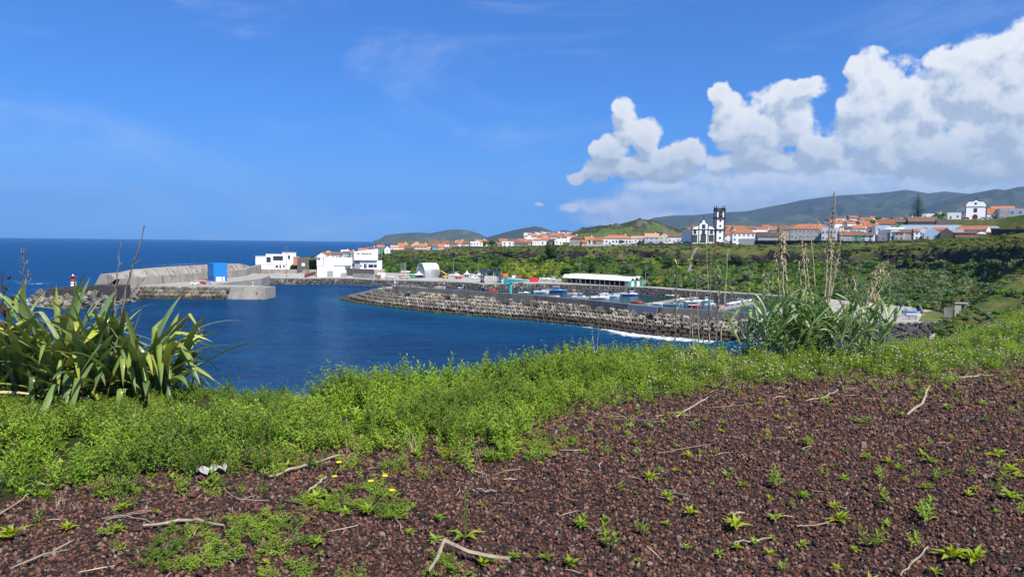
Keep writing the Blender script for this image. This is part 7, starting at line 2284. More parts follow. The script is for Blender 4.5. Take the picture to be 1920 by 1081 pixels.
F_fine = leaf_mat('fine_weed', (0.160, 0.260, 0.026), (0.350, 0.475, 0.062), .5, .42, .25, scale=.9)
F_broad = leaf_mat('broad_weed', (0.150, 0.285, 0.020), (0.310, 0.460, 0.042), .45, .45, .3, scale=.9)
F_dark = leaf_mat('dark_weed', (0.095, 0.170, 0.022), (0.215, 0.320, 0.046), .5, .40, .3, scale=.9)
F_clov = leaf_mat('clover_leaf', (0.105, 0.205, 0.020), (0.225, 0.355, 0.040), .5, .42, .25, scale=.9)
F_lime = leaf_mat('lime_weed', (0.220, 0.330, 0.020), (0.380, 0.460, 0.040), .5, .45, .25, scale=.9)
F_grass = leaf_mat('grass_blade', (0.080, 0.130, 0.018), (0.210, 0.260, 0.045), .5, .40, .3, scale=.9)
F_stem = pm('weed_stem', (.12, .15, .04), .8, .2, 8)
F_flower = pm('clover_flower', (.50, .41, .27), .9, .12, 20)
F_dry = pm('dry_straw', (.42, .33, .20), .9, .2, 6, rnd=.2)


def leaf(mb, p, d, up, L, w_, fold=.25, curl=.25):
    """a pointed oval leaf from p along d"""
    s_ = d.cross(up)
    if s_.length < 1e-3: s_ = Vector((1, 0, 0))
    s_.normalize(); n_ = s_.cross(d).normalized()
    m = p + d * L * .5; t = p + d * L - n_ * L * curl
    mb.poly([p, m + s_ * w_ * .5 + n_ * w_ * fold, t, m - s_ * w_ * .5 + n_ * w_ * fold, m], [(0, 1, 4), (1, 2, 4), (2, 3, 4), (3, 0, 4)])


def rdir(r, lo, hi):
    a = r.uniform(0, 6.283); e_ = r.uniform(lo, hi)
    return Vector((math.cos(a) * math.cos(e_), math.sin(a) * math.cos(e_), math.sin(e_)))


UPV = Vector((0, 0, 1))


def fine_plant(seed, mat, h=.27, stems=8, per=15, ls=.022, spread=.5):
    r = random.Random(seed); mb = MB()
    for k in range(stems):
        d = rdir(r, .75, 1.45); L = h * r.uniform(.6, 1.1); p0 = Vector((r.gauss(0, .03), r.gauss(0, .03), 0)); bend = Vector((r.gauss(0, .3), r.gauss(0, .3), 0))
        pt = lambda t: p0 + d * L * t + bend * L * t * t * .5
        mb.m = 1; mb.tube([pt(0), pt(.5), pt(1)], [.0022, .0018, .001], 3, False); mb.m = 0
        for j in range(per):
            t = .18 + .82 * (j + r.random()) / per; c = pt(t)
            dd = rdir(r, -.3, .9)
            q_ = c + dd * r.uniform(.0, .05) * (1.2 - t)
            for g in range(3):
                leaf(mb, q_, (dd + rdir(r, -.5, .8) * .9).normalized(), UPV, ls * r.uniform(.7, 1.3), ls * .6)
    return mb.mesh('weed', [mat, F_stem])


def rosette(seed, mat, n=11, L=.085, w_=.032, hi=1.2):
    r = random.Random(seed); mb = MB()
    for k in range(n):
        a = k * 2.4 + r.uniform(-.3, .3); e_ = r.uniform(.25, hi); d = Vector((math.cos(a) * math.cos(e_), math.sin(a) * math.cos(e_), math.sin(e_)))
        s = r.uniform(.6, 1.15)
        leaf(mb, Vector((0, 0, .004)), d, UPV, L * s, w_ * s, .2, .22)
    return mb.mesh('rosette', mat)


def upright(seed, mat, h=.26, n=26, L=.075, w_=.024):
    r = random.Random(seed); mb = MB()
    for st in range(r.randint(2, 4)):
        d = rdir(r, 1.0, 1.5); p0 = Vector((r.gauss(0, .025), r.gauss(0, .025), 0)); hh2 = h * r.uniform(.6, 1.1)
        if isinstance(mat, list): pass
        mb.m = 1; mb.tube([p0, p0 + d * hh2], [.003, .0015], 3, False); mb.m = 0
        for k in range(n // 2):
            t = .1 + .9 * (k + r.random()) / (n // 2); e_ = .25 + .9 * t; a = k * 2.4
            dd = Vector((math.cos(a) * math.cos(e_), math.sin(a) * math.cos(e_), math.sin(e_)))
            leaf(mb, p0 + d * hh2 * t, dd, UPV, L * (1.1 - .5 * t) * r.uniform(.8, 1.2), w_ * (1.1 - .4 * t), .2, .25)
    return mb.mesh('herb', [mat, F_stem])


def clover(seed, flowers=4):
    r = random.Random(seed); mb = MB()
    for k in range(26):
        p = Vector((r.gauss(0, .07), r.gauss(0, .07), r.uniform(.03, .10)))
        a0 = r.uniform(0, 6.28)
        for g in range(3):
            a = a0 + g * 2.094; leaf(mb, p, Vector((math.cos(a), math.sin(a), r.uniform(-.1, .4))).normalized(), UPV, .020, .018, .1, .1)
    for k in range(flowers):
        p = Vector((r.gauss(0, .07), r.gauss(0, .07), r.uniform(.10, .17)))
        mb.m = 1; mb.tube([Vector((p.x, p.y, 0)), p], .0015, 3, False); mb.m = 2
        rr = r.uniform(.008, .012)
        P_ = []
        for zz, q_ in ((-1, .2), (-.5, .85), (.2, 1.0), (.8, .6)):
            P_ += [p + Vector((math.cos(t * 1.2566) * rr * q_, math.sin(t * 1.2566) * rr * q_, zz * rr)) for t in range(5)]
        mb.poly(P_, [(i * 5 + j, i * 5 + (j + 1) % 5, i * 5 + 5 + (j + 1) % 5, i * 5 + 5 + j) for i in range(3) for j in range(5)] + [(15, 16, 17, 18, 19)]); mb.m = 0
    return mb.mesh('clover', [F_clov, F_stem, F_flower])


def tuft(seed, mat, n=26, L=.22, w_=.005):
    r = random.Random(seed); mb = MB()
    for k in range(n):
        d = rdir(r, .7, 1.5); LL = L * r.uniform(.5, 1.15); p = Vector((r.gauss(0, .03), r.gauss(0, .03), 0)); s_ = d.cross(UPV).normalized() * w_ * .5; dr = Vector((d.x, d.y, -.8)) * LL * .28
        a, b, c = p, p + d * LL * .55, p + d * LL + dr
        mb.poly([a - s_, a + s_, b + s_ * .8, b - s_ * .8, c], [(0, 1, 2, 3), (3, 2, 4)])
    return mb.mesh('tuft', mat)


COVER = [fine_plant(1, F_fine), fine_plant(2, F_fine, .31, 9), fine_plant(3, F_dark, .30), fine_plant(4, F_fine, .20, 9, 14, .021), fine_plant(5, F_dark, .34, 8, 18),      # 0-4
         rosette(1, F_broad), rosette(2, F_broad, 13, .10, .036), rosette(3, F_lime, 9, .07, .03),                                                                      # 5-7
         upright(1, F_broad), upright(2, F_broad, .22, 30), upright(3, F_dark, .30, 30, .085, .026),                                                                       # 8-10
         clover(1, 2), clover(2, 1), clover(3, 4), clover(4, 0),                                                                                                        # 11-14
         tuft(1, F_grass), tuft(2, F_grass, 30, .30), tuft(3, F_dry, 14, .22, .003),                                                                                       # 15-17
         fine_plant(6, F_lime, .12, 7, 12, .016)]                                                                                                                         # 18
COVER_A = np.array([.30] * 5 + [.10] * 3 + [.26] * 3 + [.13] * 4 + [.22] * 3 + [.12])


def cover_kinds(x, y):
    """which plant grows where"""
    n = len(x); r_ = nr.rand(n)
    g = gap(x, y); p1 = fbm(x * .8, y * .8, 3, 61); p2 = fbm(x * 1.5 + 9, y * 1.5, 3, 62)
    k = nr.choice([0, 1, 3, 2, 4], n, p=[.34, .2, .26, .13, .07])
    k = np.where(p2 > .10, nr.choice([5, 6, 8, 9, 9], n), k)
    k = np.where((p2 < -.17), nr.choice([10, 2, 4, 9], n), k)
    k = np.where((g < .8) & (r_ < .68), nr.choice([5, 6, 7, 8, 18, 3, 9, 6], n), k)
    k = np.where((g < .25) & (r_ > .80), 17, k)
    right = np.clip((x - 1.0) / 1.4, 0, 1) * np.clip(1.3 + p1 * 1.5, 0, 1)
    k = np.where(nr.rand(n) < right * .93, nr.choice([11, 12, 13, 14, 5, 9, 15, 3], n, p=[.24, .18, .14, .18, .06, .08, .06, .06]), k)
    k = np.where((nr.rand(n) < .09), nr.choice([15, 16, 17, 17], n), k)
    k = np.where((np.abs(x - .45) < .5) & (g < .5) & (y < 6.4) & (r_ < .7), nr.choice([7, 18, 18], n), k)
    return k


def cover_dens(x, y):
    g = gap(x, y); e_ = y - edge_y(x)
    d = np.maximum(np.clip(g / .70, 0, 1) ** .75, np.where(g > -.7, .045, 0))
    d = np.where(e_ > 1.5, 0, d)
    bare = fbm(x * 2.2, y * 2.2, 3, 66)
    d *= np.where((bare > .20) & (g < .9), .25, 1)
    return d * (np.abs(x) < 1.0 * y + 1.6)


x, y = scat_pts(72000, -13, 18, 2.0, 19, lambda x, y: cover_dens(x, y) * np.where(x > 7, .6, 1.0) * .62)
kd = cover_kinds(x, y)
n = len(x); e_ = y - edge_y(x); g = gap(x, y)
s = nr.uniform(.6, 1.08, n) * np.clip(.5 + g * .6, .5, 1.0)
crest = np.exp(-((e_ + .1) / .9) ** 2) * np.clip((3.0 - x) / 2.0, 0, 1)
s *= 1 + .45 * fbm(x * 1.1, y * 1.1, 3, 74)
s *= np.where((x < -1.9) & (y > 6.3), .55, 1.0)
s *= 1 + crest * (.22 + .5 * np.clip(fbm(x * .9, y * .9, 3, 70), -.2, .5))
rot = np.stack([nr.normal(0, .12, n), nr.normal(0, .12, n), nr.uniform(0, 6.28, n)], -1)
zz = ground_z(x, y) - .01
o = scatter('weeds', np.stack([x, y, zz], -1), rot, np.stack([s, s, s * nr.uniform(.85, 1.2, n)], -1), kd, COVER)
tag(o, 'thick carpet of bright green weeds, clover and grass along the headland edge', 'weeds', None, 'stuff')
print('cover', n)
# thin weed in the cinder patches
x, y = scat_pts(26000, -6, 6, 2.8, 8.2, lambda x, y: patch_w(x, y) * .45 * (gap(x, y) < .5))
n = len(x); s = nr.uniform(.18, .42, n)
o = scatter('weeds', np.stack([x, y, ground_z(x, y)], -1), np.stack([0 * x, 0 * x, nr.uniform(0, 6.28, n)], -1), np.stack([s * 1.3, s * 1.3, s * .8], -1), nr.choice([0, 3, 2, 18, 5], n, p=[.3, .33, .2, .1, .07]), COVER)
tag(o, 'thin low weeds creeping over the red cinder in patches', 'weeds', None, 'stuff')

# broken straws strewn over the cinder
STRAW = []
for i in range(5):
    r = random.Random(80 + i); mb = MB(); L = r.uniform(.03, .11)
    mb.tube([(-L, 0, 0), (0, r.uniform(-.01, .01), .004), (L, r.uniform(-.015, .015), 0)], [.0022, .003, .0016], 4)
    STRAW.append(mb.mesh('straw', pm('straw_bits', (.40, .32, .22), .9, .3, 20, rnd=.35)))
x, y = scat_pts(1500, -8, 10, 2.8, 9.5, lambda x, y: (gap(x, y) < .35) * np.where(gap(x, y) > -.9, .55, .16))
n = len(x); s = nr.uniform(.5, 1.3, n)
o = scatter('straw', np.stack([x, y, ground_z(x, y) + .014], -1), np.stack([nr.normal(0, .1, n), nr.normal(0, .12, n), nr.uniform(0, 6.28, n)], -1), np.stack([s] * 3, -1), nr.randint(0, 5, n), STRAW)
tag(o, 'fine broken straws strewn over the red cinder', 'straw', None, 'stuff')

# ------------------------------------------------------------------ seedlings on the cinder, one by one
SEED = [rosette(40 + i, F_broad if i % 3 else F_lime, nr.randint(10, 15), .075, .024, 1.3) for i in range(5)] + [upright(50, F_broad, .12, 18, .06, .02), upright(51, F_lime, .10, 16, .06, .022)]
BIG = [(1575, 976, 1.25, 0, 'largest rosette seedling right of centre on the bare cinder'), (815, 1012, .9, 1, 'rosette beside the tall stalked weed, lower middle'), (1090, 984, 1.0, 2, 'broad rosette low in the middle of the cinder'), (1070, 1058, .95, 3, 'rosette low in the middle near the bottom edge'), (1025, 1046, .8, 4, 'rosette just left of the one at the bottom middle'), (1732, 980, 1.2, 5, 'upright bushy seedling on the right cinder'), (1380, 990, 1.35, 0, 'wide rosette with a pale straw lying over it'), (1450, 914, 1.1, 5, 'lanky seedling in the middle right of the cinder'),
       (1505, 932, 1.0, 1, 'clear round rosette in the middle right of the cinder'), (1745, 874, 1.1, 2, 'rosette below the long curved stick'), (1870, 860, 1.25, 0, 'large rosette near the right edge, upper cinder'), (1880, 905, 1.1, 6, 'tall lime seedling at the right edge'), (1655, 942, 1.0, 6, 'slender lime seedling right of centre'), (1625, 866, .9, 2, 'rosette in the upper right cinder'), (220, 996, .95, 1, 'rosette below the thin forked twig, left'), (127, 990, .85, 0, 'rosette left of the thin forked twig'), (230, 955, .9, 3, 'rosette at the front of the left weeds'), (190, 930, .8, 2, 'rosette at the edge of the left weeds'),
       (20, 1005, 1.5, 0, 'big leafy weed at the left edge of the cinder'), (595, 1020, .8, 1, 'lone rosette right of the low weed patch'), (1895, 940, 1.3, 2, 'grey green rosette cut by the right edge'), (1785, 1050, 1.4, 0, 'wide lime weed in the lower right corner'), (1830, 1056, 1.3, 3, 'second wide weed in the lower right corner'), (1640, 1025, 1.0, 5, 'seedling standing between two straws, lower right')]
used = []
for u, v, s, k, lb in BIG:
    p = pz(u, v, GROUND); p.z = float(ground_z(p.x, p.y)) + .012
    used.append((p.x, p.y))
    o = link('seedling', SEED[k], None, p, (0, 0, rng.uniform(0, 6)), (s * .95,) * 3); tag(o, lb, 'seedling', 'seedlings on the cinder')
cnt = 0
while cnt < 276:
    yv = 3.3 + 6.2 * rng.random() ** .8; xv = rng.uniform(-.80 * yv, .86 * yv)
    gp = float(gap(np.array([xv]), np.array([yv]))[0])
    if gp > .15: continue
    if xv < -.2 and rng.random() < .55: continue
    if any((xv - a) ** 2 + (yv - b) ** 2 < .012 for a, b in used): continue
    used.append((xv, yv)); cnt += 1
    s = rng.choice((.34, .42, .5, .5, .62, .8)) * rng.uniform(.8, 1.25)
    o = link('seedling', SEED[rng.randrange(7)], None, (xv, yv, float(ground_z(xv, yv)) + .012), (0, 0, rng.uniform(0, 6)), (s,) * 3)
    tag(o, 'small bright green seedling rosette on the bare red cinder', 'seedling', 'seedlings on the cinder')
# tall stalked weed in the lower middle
p = pz(872, 1006, GROUND); p.z = float(ground_z(p.x, p.y)) + .01
e = empty('stalked_weed', p, 0, 'tall thin flowering weed with four lime leaves at its foot, lower middle', 'weed')
mb = MB(); mb.tube([(0, 0, 0), (.01, 0, .12), (-.005, 0, .26)], [.004, .003, .002], 5); mb.build('stem', F_stem, e)
mb = MB(); r = random.Random(2)
for k in range(40):
    leaf(mb, Vector((0, 0, .08 + .2 * k / 40)), rdir(r, .2, 1.2), UPV, .022, .01)
mb.build('flower_spike', F_fine, e)['kind'] = 'stuff'
for k, a in enumerate((2.9, .2, 4.2, 5.4)):
    mb = MB(); leaf(mb, Vector((0, 0, .01)), Vector((math.cos(a), math.sin(a), .45)).normalized(), UPV, .12, .035); mb.build('leaf', F_lime, e)
# hawkbits with yellow heads
M_hawk = pm('yellow_petal', (.78, .56, .01), .7, .05, 10)
for u, v, n_, lb in ((690, 960, 3, 'yellow flowered hawkbit in the weed patch, lower middle'), (592, 936, 2, 'yellow flowered hawkbit beside the pale straws')):
    p = pz(u, v, GROUND); p.z = float(ground_z(p.x, p.y))
    e = empty('hawkbit', p, 0, lb, 'wild flower')
    r = random.Random(u)
    link('leaf_rosette', SEED[0], e, (0, 0, .01), (0, 0, 0), (1.2, 1.2, 1.0))
    for k in range(n_):
        a = r.uniform(0, 6.28); t = Vector((math.cos(a) * .10 + .05, math.sin(a) * .08, r.uniform(.12, .25)))
        mb = MB(); mb.tube([(0, 0, 0), t * .5 + Vector((0, 0, .02)), t], .0025, 4); st_ = mb.build('stem', F_stem, e)
        mb = MB()
        for m in range(14):
            b_ = m * .4488; d = Vector((math.cos(b_), math.sin(b_), .35))
            s2 = Vector((-d.y, d.x, 0)) * .005
            mb.poly([t, t + d * .013 + s2, t + d * .021, t + d * .013 - s2], [(0, 1, 2, 3)])
        mb.build('flower_head', M_hawk, st_)

# ------------------------------------------------------------------ sticks, straws and scraps
M_stick = pm('bleached_stick', (.33, .27, .19), .9, .3, 12, (.15, .115, .08), .7, bmp=.01)
M_twig = pm('grey_twig', (.22, .19, .155), .9, .2, 9, bmp=.01)
STICKS = [([(505, 898), (570, 879), (640, 858)], .012, M_stick, 'long pale straw at the front of the weeds, left of centre'), ([(578, 926), (612, 897)], .011, M_stick, 'short pale cane below the long straw'), ([(268, 991), (345, 979), (380, 982), (420, 992)], .011, M_stick, 'thickest crooked stick on the left cinder'),
          ([(190, 976), (230, 968), (262, 973), (290, 984)], .005, M_twig, 'thin forked grey twig on the left cinder'), ([(186, 998), (200, 975), (285, 961)], .004, M_twig, 'very thin arching twig above the forked one'), ([(420, 918), (442, 940), (470, 942), (505, 941)], .005, M_twig, 'curved grey twig left of centre'), ([(455, 940), (480, 930)], .004, M_twig, 'tiny side twig by the curved grey one'), ([(-10, 968), (25, 948), (57, 926)], .006, M_stick, 'pale twig at the left edge'),
          ([(20, 1073), (85, 1042), (140, 1015)], .006, M_stick, 'straight tan straw in the lower left corner'), ([(525, 938), (560, 944), (577, 951)], .004, M_twig, 'thin dark twig left of the yellow flowers'), ([(1268, 789), (1300, 768), (1328, 751)], .011, M_stick, 'pale straight cane at the weed edge, centre right'), ([(1510, 760), (1545, 755), (1570, 741)], .011, M_stick, 'bent pale stick at the weed edge, right of centre'),
          ([(1700, 787), (1722, 768), (1737, 752), (1743, 731)], .016, M_stick, 'long curved pale stick on the upper right cinder'), ([(1796, 711), (1862, 707)], .012, M_stick, 'pale stick lying at the weeds near the right edge'), ([(1365, 969), (1396, 963)], .008, M_stick, 'short straw lying over the wide rosette'), ([(1376, 1018), (1415, 1014), (1447, 1010)], .006, M_stick, 'split straw below the wide rosette'), ([(1688, 1081), (1715, 1055), (1740, 1030)], .006, M_stick, 'straight straw in the lower right'), ([(1494, 987), (1555, 982)], .005, M_stick, 'thin straw left of the largest rosette'),
          ([(1228, 856), (1290, 846), (1335, 838)], .004, M_twig, 'thin twig in the middle of the right cinder'), ([(893, 921), (912, 926), (932, 924)], .008, M_twig, 'grey driftwood scrap in the middle'), ([(1080, 886), (1105, 893)], .005, M_stick, 'tiny pale straw in the middle of the cinder'), ([(1140, 788), (1180, 793), (1216, 794)], .004, M_twig, 'thin twig at the weed edge, centre'), ([(1335, 769), (1400, 765)], .005, M_twig, 'thin grey stalk at the weed edge right of the pale cane'), ([(1230, 918), (1290, 935)], .006, M_twig, 'dark thin stick right of the middle'), ([(1900, 866), (1925, 870)], .005, M_stick, 'straw cut by the right edge'), ([(60, 905), (110, 912)], .005, M_stick, 'dry stalk in the weeds at the left')]
for pts, rad, m, lb in STICKS:
    P_ = []
    for u, v in pts:
        p = pz(u, v, GROUND); p.z = float(ground_z(p.x, p.y)) + rad + .012 + rng.uniform(0, .012); P_.append(p)
    P2, _ = resample(P_, 9)
    P2[1:-1] += nr.normal(0, rad * .5, (7, 3))
    base = Vector(P2[4]); mb = MB(); mb.tube([Vector(p) - base for p in P2], [rad * .8 * k for k in (.75, .9, 1, 1, 1.05, 1, .95, .85, .6)], 7)
    tag(mb.build('stick', m, None, base), lb, 'stick', 'sticks and straws on the cinder')
# folded reed husk, bottom middle
p0 = pz(832, 1031, GROUND); p0.z = float(ground_z(p0.x, p0.y)) + .075
e = empty('reed_husk', p0, 0, 'folded pale reed husk like an upturned V, bottom middle', 'husk')
for a in ([(832, 1031), (820, 1055), (803, 1085)], [(832, 1031), (880, 1046), (920, 1054), (956, 1060)]):
    q_ = [pz(u, v, GROUND) for u, v in a]
    mb = MB(); P_ = []
    for i, c in enumerate(q_):
        c = c - p0; c.z = -.02 * (i > 0) + rng.uniform(-.005, .01); d = (q_[-1] - q_[0]).normalized(); s2 = Vector((-d.y, d.x, 0)) * (.011 if i < len(q_) - 1 else .006)
        P_ += [c - s2, c + Vector((0, 0, .012)), c + s2]
    mb.poly(P_, [(i * 3 + j, i * 3 + 3 + j, i * 3 + 4 + j, i * 3 + 1 + j) for i in range(len(q_) - 1) for j in (0, 1)]); mb.build('blade', M_stick, e)
M_paper = pm('white_scrap', (.34, .33, .31), .9, .2, 12)
for u, v, w_, h_, lb in ((398, 888, .20, .06, 'crumpled white plastic scrap in front of the left weeds'), (430, 874, .07, .04, 'small white scrap just right of the crumpled plastic'), (1225, 739, .10, .025, 'white scrap at the weed edge, centre right'), (984, 762, .04, .02, 'tiny pale scrap in the weeds, centre')):
    p = pz(u, v, GROUND); p.z = float(ground_z(p.x, p.y)) + .02
    G = np.zeros((12, 8, 3))
    for i in range(12):
        for j in range(8):
            a, b = i / 11 - .5, j / 7 - .5
            G[i, j] = (a * w_ + .01 * vnoise(i * .9, j * .9, u), b * w_ * .6 * (1 - .8 * abs(a)), h_ * float(vnoise(i * .8, j * .8, u + 5)))
    tag(link('litter', grid_mesh('litter', G.reshape(-1, 3), 12, 8, M_paper, smooth=False), None, p), lb, 'litter', 'white scraps on the ground')


# ------------------------------------------------------------------ New Zealand flax on the left
def flax_material():
    m, q, b, out = new_mat('flax_leaf')
    oi = q.add('ShaderNodeObjectInfo')
    uvn = q.add('ShaderNodeAttribute'); uvn.attribute_name = 'along'
    ac = q.add('ShaderNodeAttribute'); ac.attribute_name = 'across'
    c = q.ramp(oi.outputs['Random'], [(0.0, (0.100, 0.175, 0.060)), (0.40, (0.175, 0.265, 0.066)), (0.72, (0.290, 0.365, 0.060)), (0.92, (0.46, 0.48, 0.075)), (1.0, (0.36, 0.43, 0.24))])
    st = q.add('ShaderNodeCombineXYZ'); q.l.new(q.math('MULTIPLY', ac.outputs['Fac'], 30.0), st.inputs[0]); q.l.new(q.math('MULTIPLY', uvn.outputs['Fac'], 3.0), st.inputs[1]); q.l.new(q.math('MULTIPLY', oi.outputs['Random'], 40.0), st.inputs[2])
    c = q.mix(q.mapr(q.noise(st.outputs[0], 1.0, 4, .6), .3, .7), q.vec('MULTIPLY', c, (.72, .74, .8)), c)
    c = q.mix(q.mapr(q.math('ABSOLUTE', q.math('SUBTRACT', ac.outputs['Fac'], .5)), .44, .5), c, (.20, .14, .05))
    c = q.mix(q.mapr(uvn.outputs['Fac'], .90, .985), c, (.22, .14, .07))
    gm = q.add('ShaderNodeNewGeometry')
    c = q.mix(gm.outputs['Backfacing'], c, q.mix(.35, c, (.20, .26, .13)))
    q.l.new(c, b.inputs['Base Color']); b.inputs['Roughness'].default_value = .30; b.inputs['Specular IOR Level'].default_value = .5
    tr = q.add('ShaderNodeBsdfTranslucent'); q.l.new(q.vec('MULTIPLY', c, (1.3, 1.25, .6)), tr.inputs[0])
    mx = q.add('ShaderNodeMixShader'); mx.inputs[0].default_value = .18
    q.l.new(b.outputs[0], mx.inputs[1]); q.l.new(tr.outputs[0], mx.inputs[2]); q.l.new(mx.outputs[0], out.inputs[0])
    return m


M_flax = flax_material()


def blade_mesh(name, mat, base, az_, lean, L, wd, droop, fold_at=None, fold=0.0, keel=.35, ns=16, twist=0.0, taper=.45):
    """sword leaf: rises from base leaning by lean, bends under its weight, may be folded over at a point"""
    d = Vector((math.cos(az_), math.sin(az_), 0)); p = Vector(base); th = lean; P_ = []; al = []; ac = []
    for i in range(ns + 1):
        t = i / ns
        dirv = d * math.sin(th) + UPV * math.cos(th)
        tw = twist * t
        s_ = Vector((-d.y, d.x, 0)); s_ = s_ * math.cos(tw) + s_.cross(dirv) * math.sin(tw)
        n_ = s_.cross(dirv)
        wv = wd * (min(1.0, .55 + 1.6 * t) if t < .3 else 1.0) * max(0.02, (1 - max(0, (t - taper) / (1 - taper)) ** 1.8))
        kz = keel * wv * (1 - t * .5)
        P_ += [p - s_ * wv * .5 + n_ * -kz * .0, p - s_ * wv * .25 - n_ * kz * .35, p - n_ * kz * .6, p + s_ * wv * .25 - n_ * kz * .35, p + s_ * wv * .5]
        al += [t] * 5; ac += [0, .25, .5, .75, 1]
        p = p + dirv * L / ns
        th += droop * t * 2 / ns
        if fold_at is not None and abs(t - fold_at) < .5 / ns + 1e-6: th += fold
    return grid_mesh(name, np.array([tuple(v) for v in P_]), ns + 1, 5, mat, attrs={'along': al, 'across': ac})


fx = pz(170, 738, GROUND)
flax = empty('flax_plant', (fx.x, fx.y, float(ground_z(fx.x, fx.y))), 0, 'big clump of sword leaved green flax at the left edge of the headland', 'flax')
r = random.Random(21)
CENT = [(-.75, .05, 1.0), (-.35, .1, 1.0), (0.0, .0, 1.0), (.35, .1, .95), (.62, .12, .85), (-1.05, .15, 1.1), (.1, .45, 1.0), (-.5, .5, 1.05)]
for k in range(255):
    cx_, cy2, sc = CENT[k % len(CENT)]
    outer = r.random()
    lean = .10 + 1.05 * outer ** 1.25
    a = r.uniform(0, 6.28)
    if cx_ > .3 and r.random() < .4: a = r.gauss(.3, .9)
    if r.random() < .42: a = r.gauss(-1.35, .8); lean = max(lean, r.uniform(.35, .8))
    L = sc * r.uniform(1.0, 1.42) * (1.0 + .12 * outer)
    wd = r.uniform(.048, .086)
    fa = None; fo = 0
    if r.random() < .42: fa = r.uniform(.40, .72); fo = r.uniform(.8, 1.8)
    me = blade_mesh('leaf', M_flax, (cx_ + r.gauss(0, .07), cy2 + r.gauss(0, .07), -.05), a, lean, L, wd, r.uniform(.3, 1.35) * (.35 + outer), fa, fo, .30, 15, r.gauss(0, .5), .66)
    link('leaf', me, flax)
# a few long leaves reaching to the right
for k in range(6):
    me = blade_mesh('leaf', M_flax, (.30 + r.gauss(0, .1), .05 + r.gauss(0, .1), -.02), r.gauss(.05, .35), r.uniform(.75, 1.3), r.uniform(.9, 1.25), r.uniform(.05, .08), r.uniform(.1, .5), None, 0, .3, 15, r.gauss(0, .4))
    link('leaf', me, flax)
# dry leaves low in the clump
for k in range(16):
    me = blade_mesh('leaf', F_dry, (r.uniform(-1, .6), r.uniform(-.2, .2), 0), r.gauss(-1.2, 1.0), r.uniform(1.0, 1.5), r.uniform(.45, .8), r.uniform(.03, .05), r.uniform(.3, 1.2), None, 0, .5, 10, r.gauss(0, 1))
    link('leaf', me, flax)['label'] = 'dry straw coloured flax leaf'
M_stalk = pm('dead_stalk', (.20, .165, .13), .9, .25, 12, (.09, .07, .055), .6, bmp=.01)


def stalk_at(parent, u, v0, v1, Yv, lean_u, rad, twigs, seed, mat=None, name='flower_stalk'):
    r = random.Random(seed)
    A, B = py(u, v0, Yv), py(u + lean_u, v1, Yv + r.uniform(-.1, .1))
    o_ = Vector(parent.location); n_ = 10
    P_ = [A.lerp(B, t / n_) + Vector((r.gauss(0, .006), r.gauss(0, .006), 0)) + Vector((math.sin(t / n_ * 3.1) * lean_u * -.0008, 0, 0)) - o_ for t in range(n_ + 1)]
    mb = MB(); mb.tube(P_, [rad * (1 - .6 * t / n_) for t in range(n_ + 1)], 6)
    for k in range(twigs):
        t = r.uniform(.35, 1); p = P_[min(n_, int(t * n_))]; d = rdir(r, .1, 1.0); L = r.uniform(.03, .11) * (1.3 - t * .6)
        mb.tube([p, p + d * L * .6, p + d * L + Vector((0, 0, L * .3))], [rad * .4, rad * .35, rad * .25], 4)
    return mb.build(name, mat or M_stalk, parent)


Yf = fx.y
stalk_at(flax, 216, 660, 422, Yf + .1, 58, .013, 9, 1); stalk_at(flax, 214, 600, 450, Yf + .2, 13, .009, 5, 2); stalk_at(flax, 48, 560, 466, Yf + .15, -6, .009, 18, 3); stalk_at(flax, 228, 585, 520, Yf + .1, 45, .007, 6, 4)
for u, v, d in ((10, 640, -6), (16, 700, -4)):
    stalk_at(flax, u, v + 70, v - 130, Yf - .1, d, .016, 4, u, pm('dark_seed_stalk', (.05, .03, .02), .9, .2, 8))
r = random.Random(31)
M_pod = pm('dark_seed_pod', (.075, .035, .018), .85, .3, 10)
for k in range(26):
    p = py(8 + r.gauss(2, 9), 520 + 170 * r.random(), Yf - .1 + r.gauss(0, .04)) - Vector(flax.location)
    d = rdir(r, .2, 1.2); mb = MB(); mb.tube([p, p + d * .02, p + d * .05, p + d * .075], [.004, .014, .012, .002], 6); mb.build('seed_pod', M_pod, flax)


# ------------------------------------------------------------------ giant reed clump on the right
def reed_mat(name, a, b_):
    m = leaf_mat(name, a, b_, .42, .25, .4, scale=2.5)
    return m


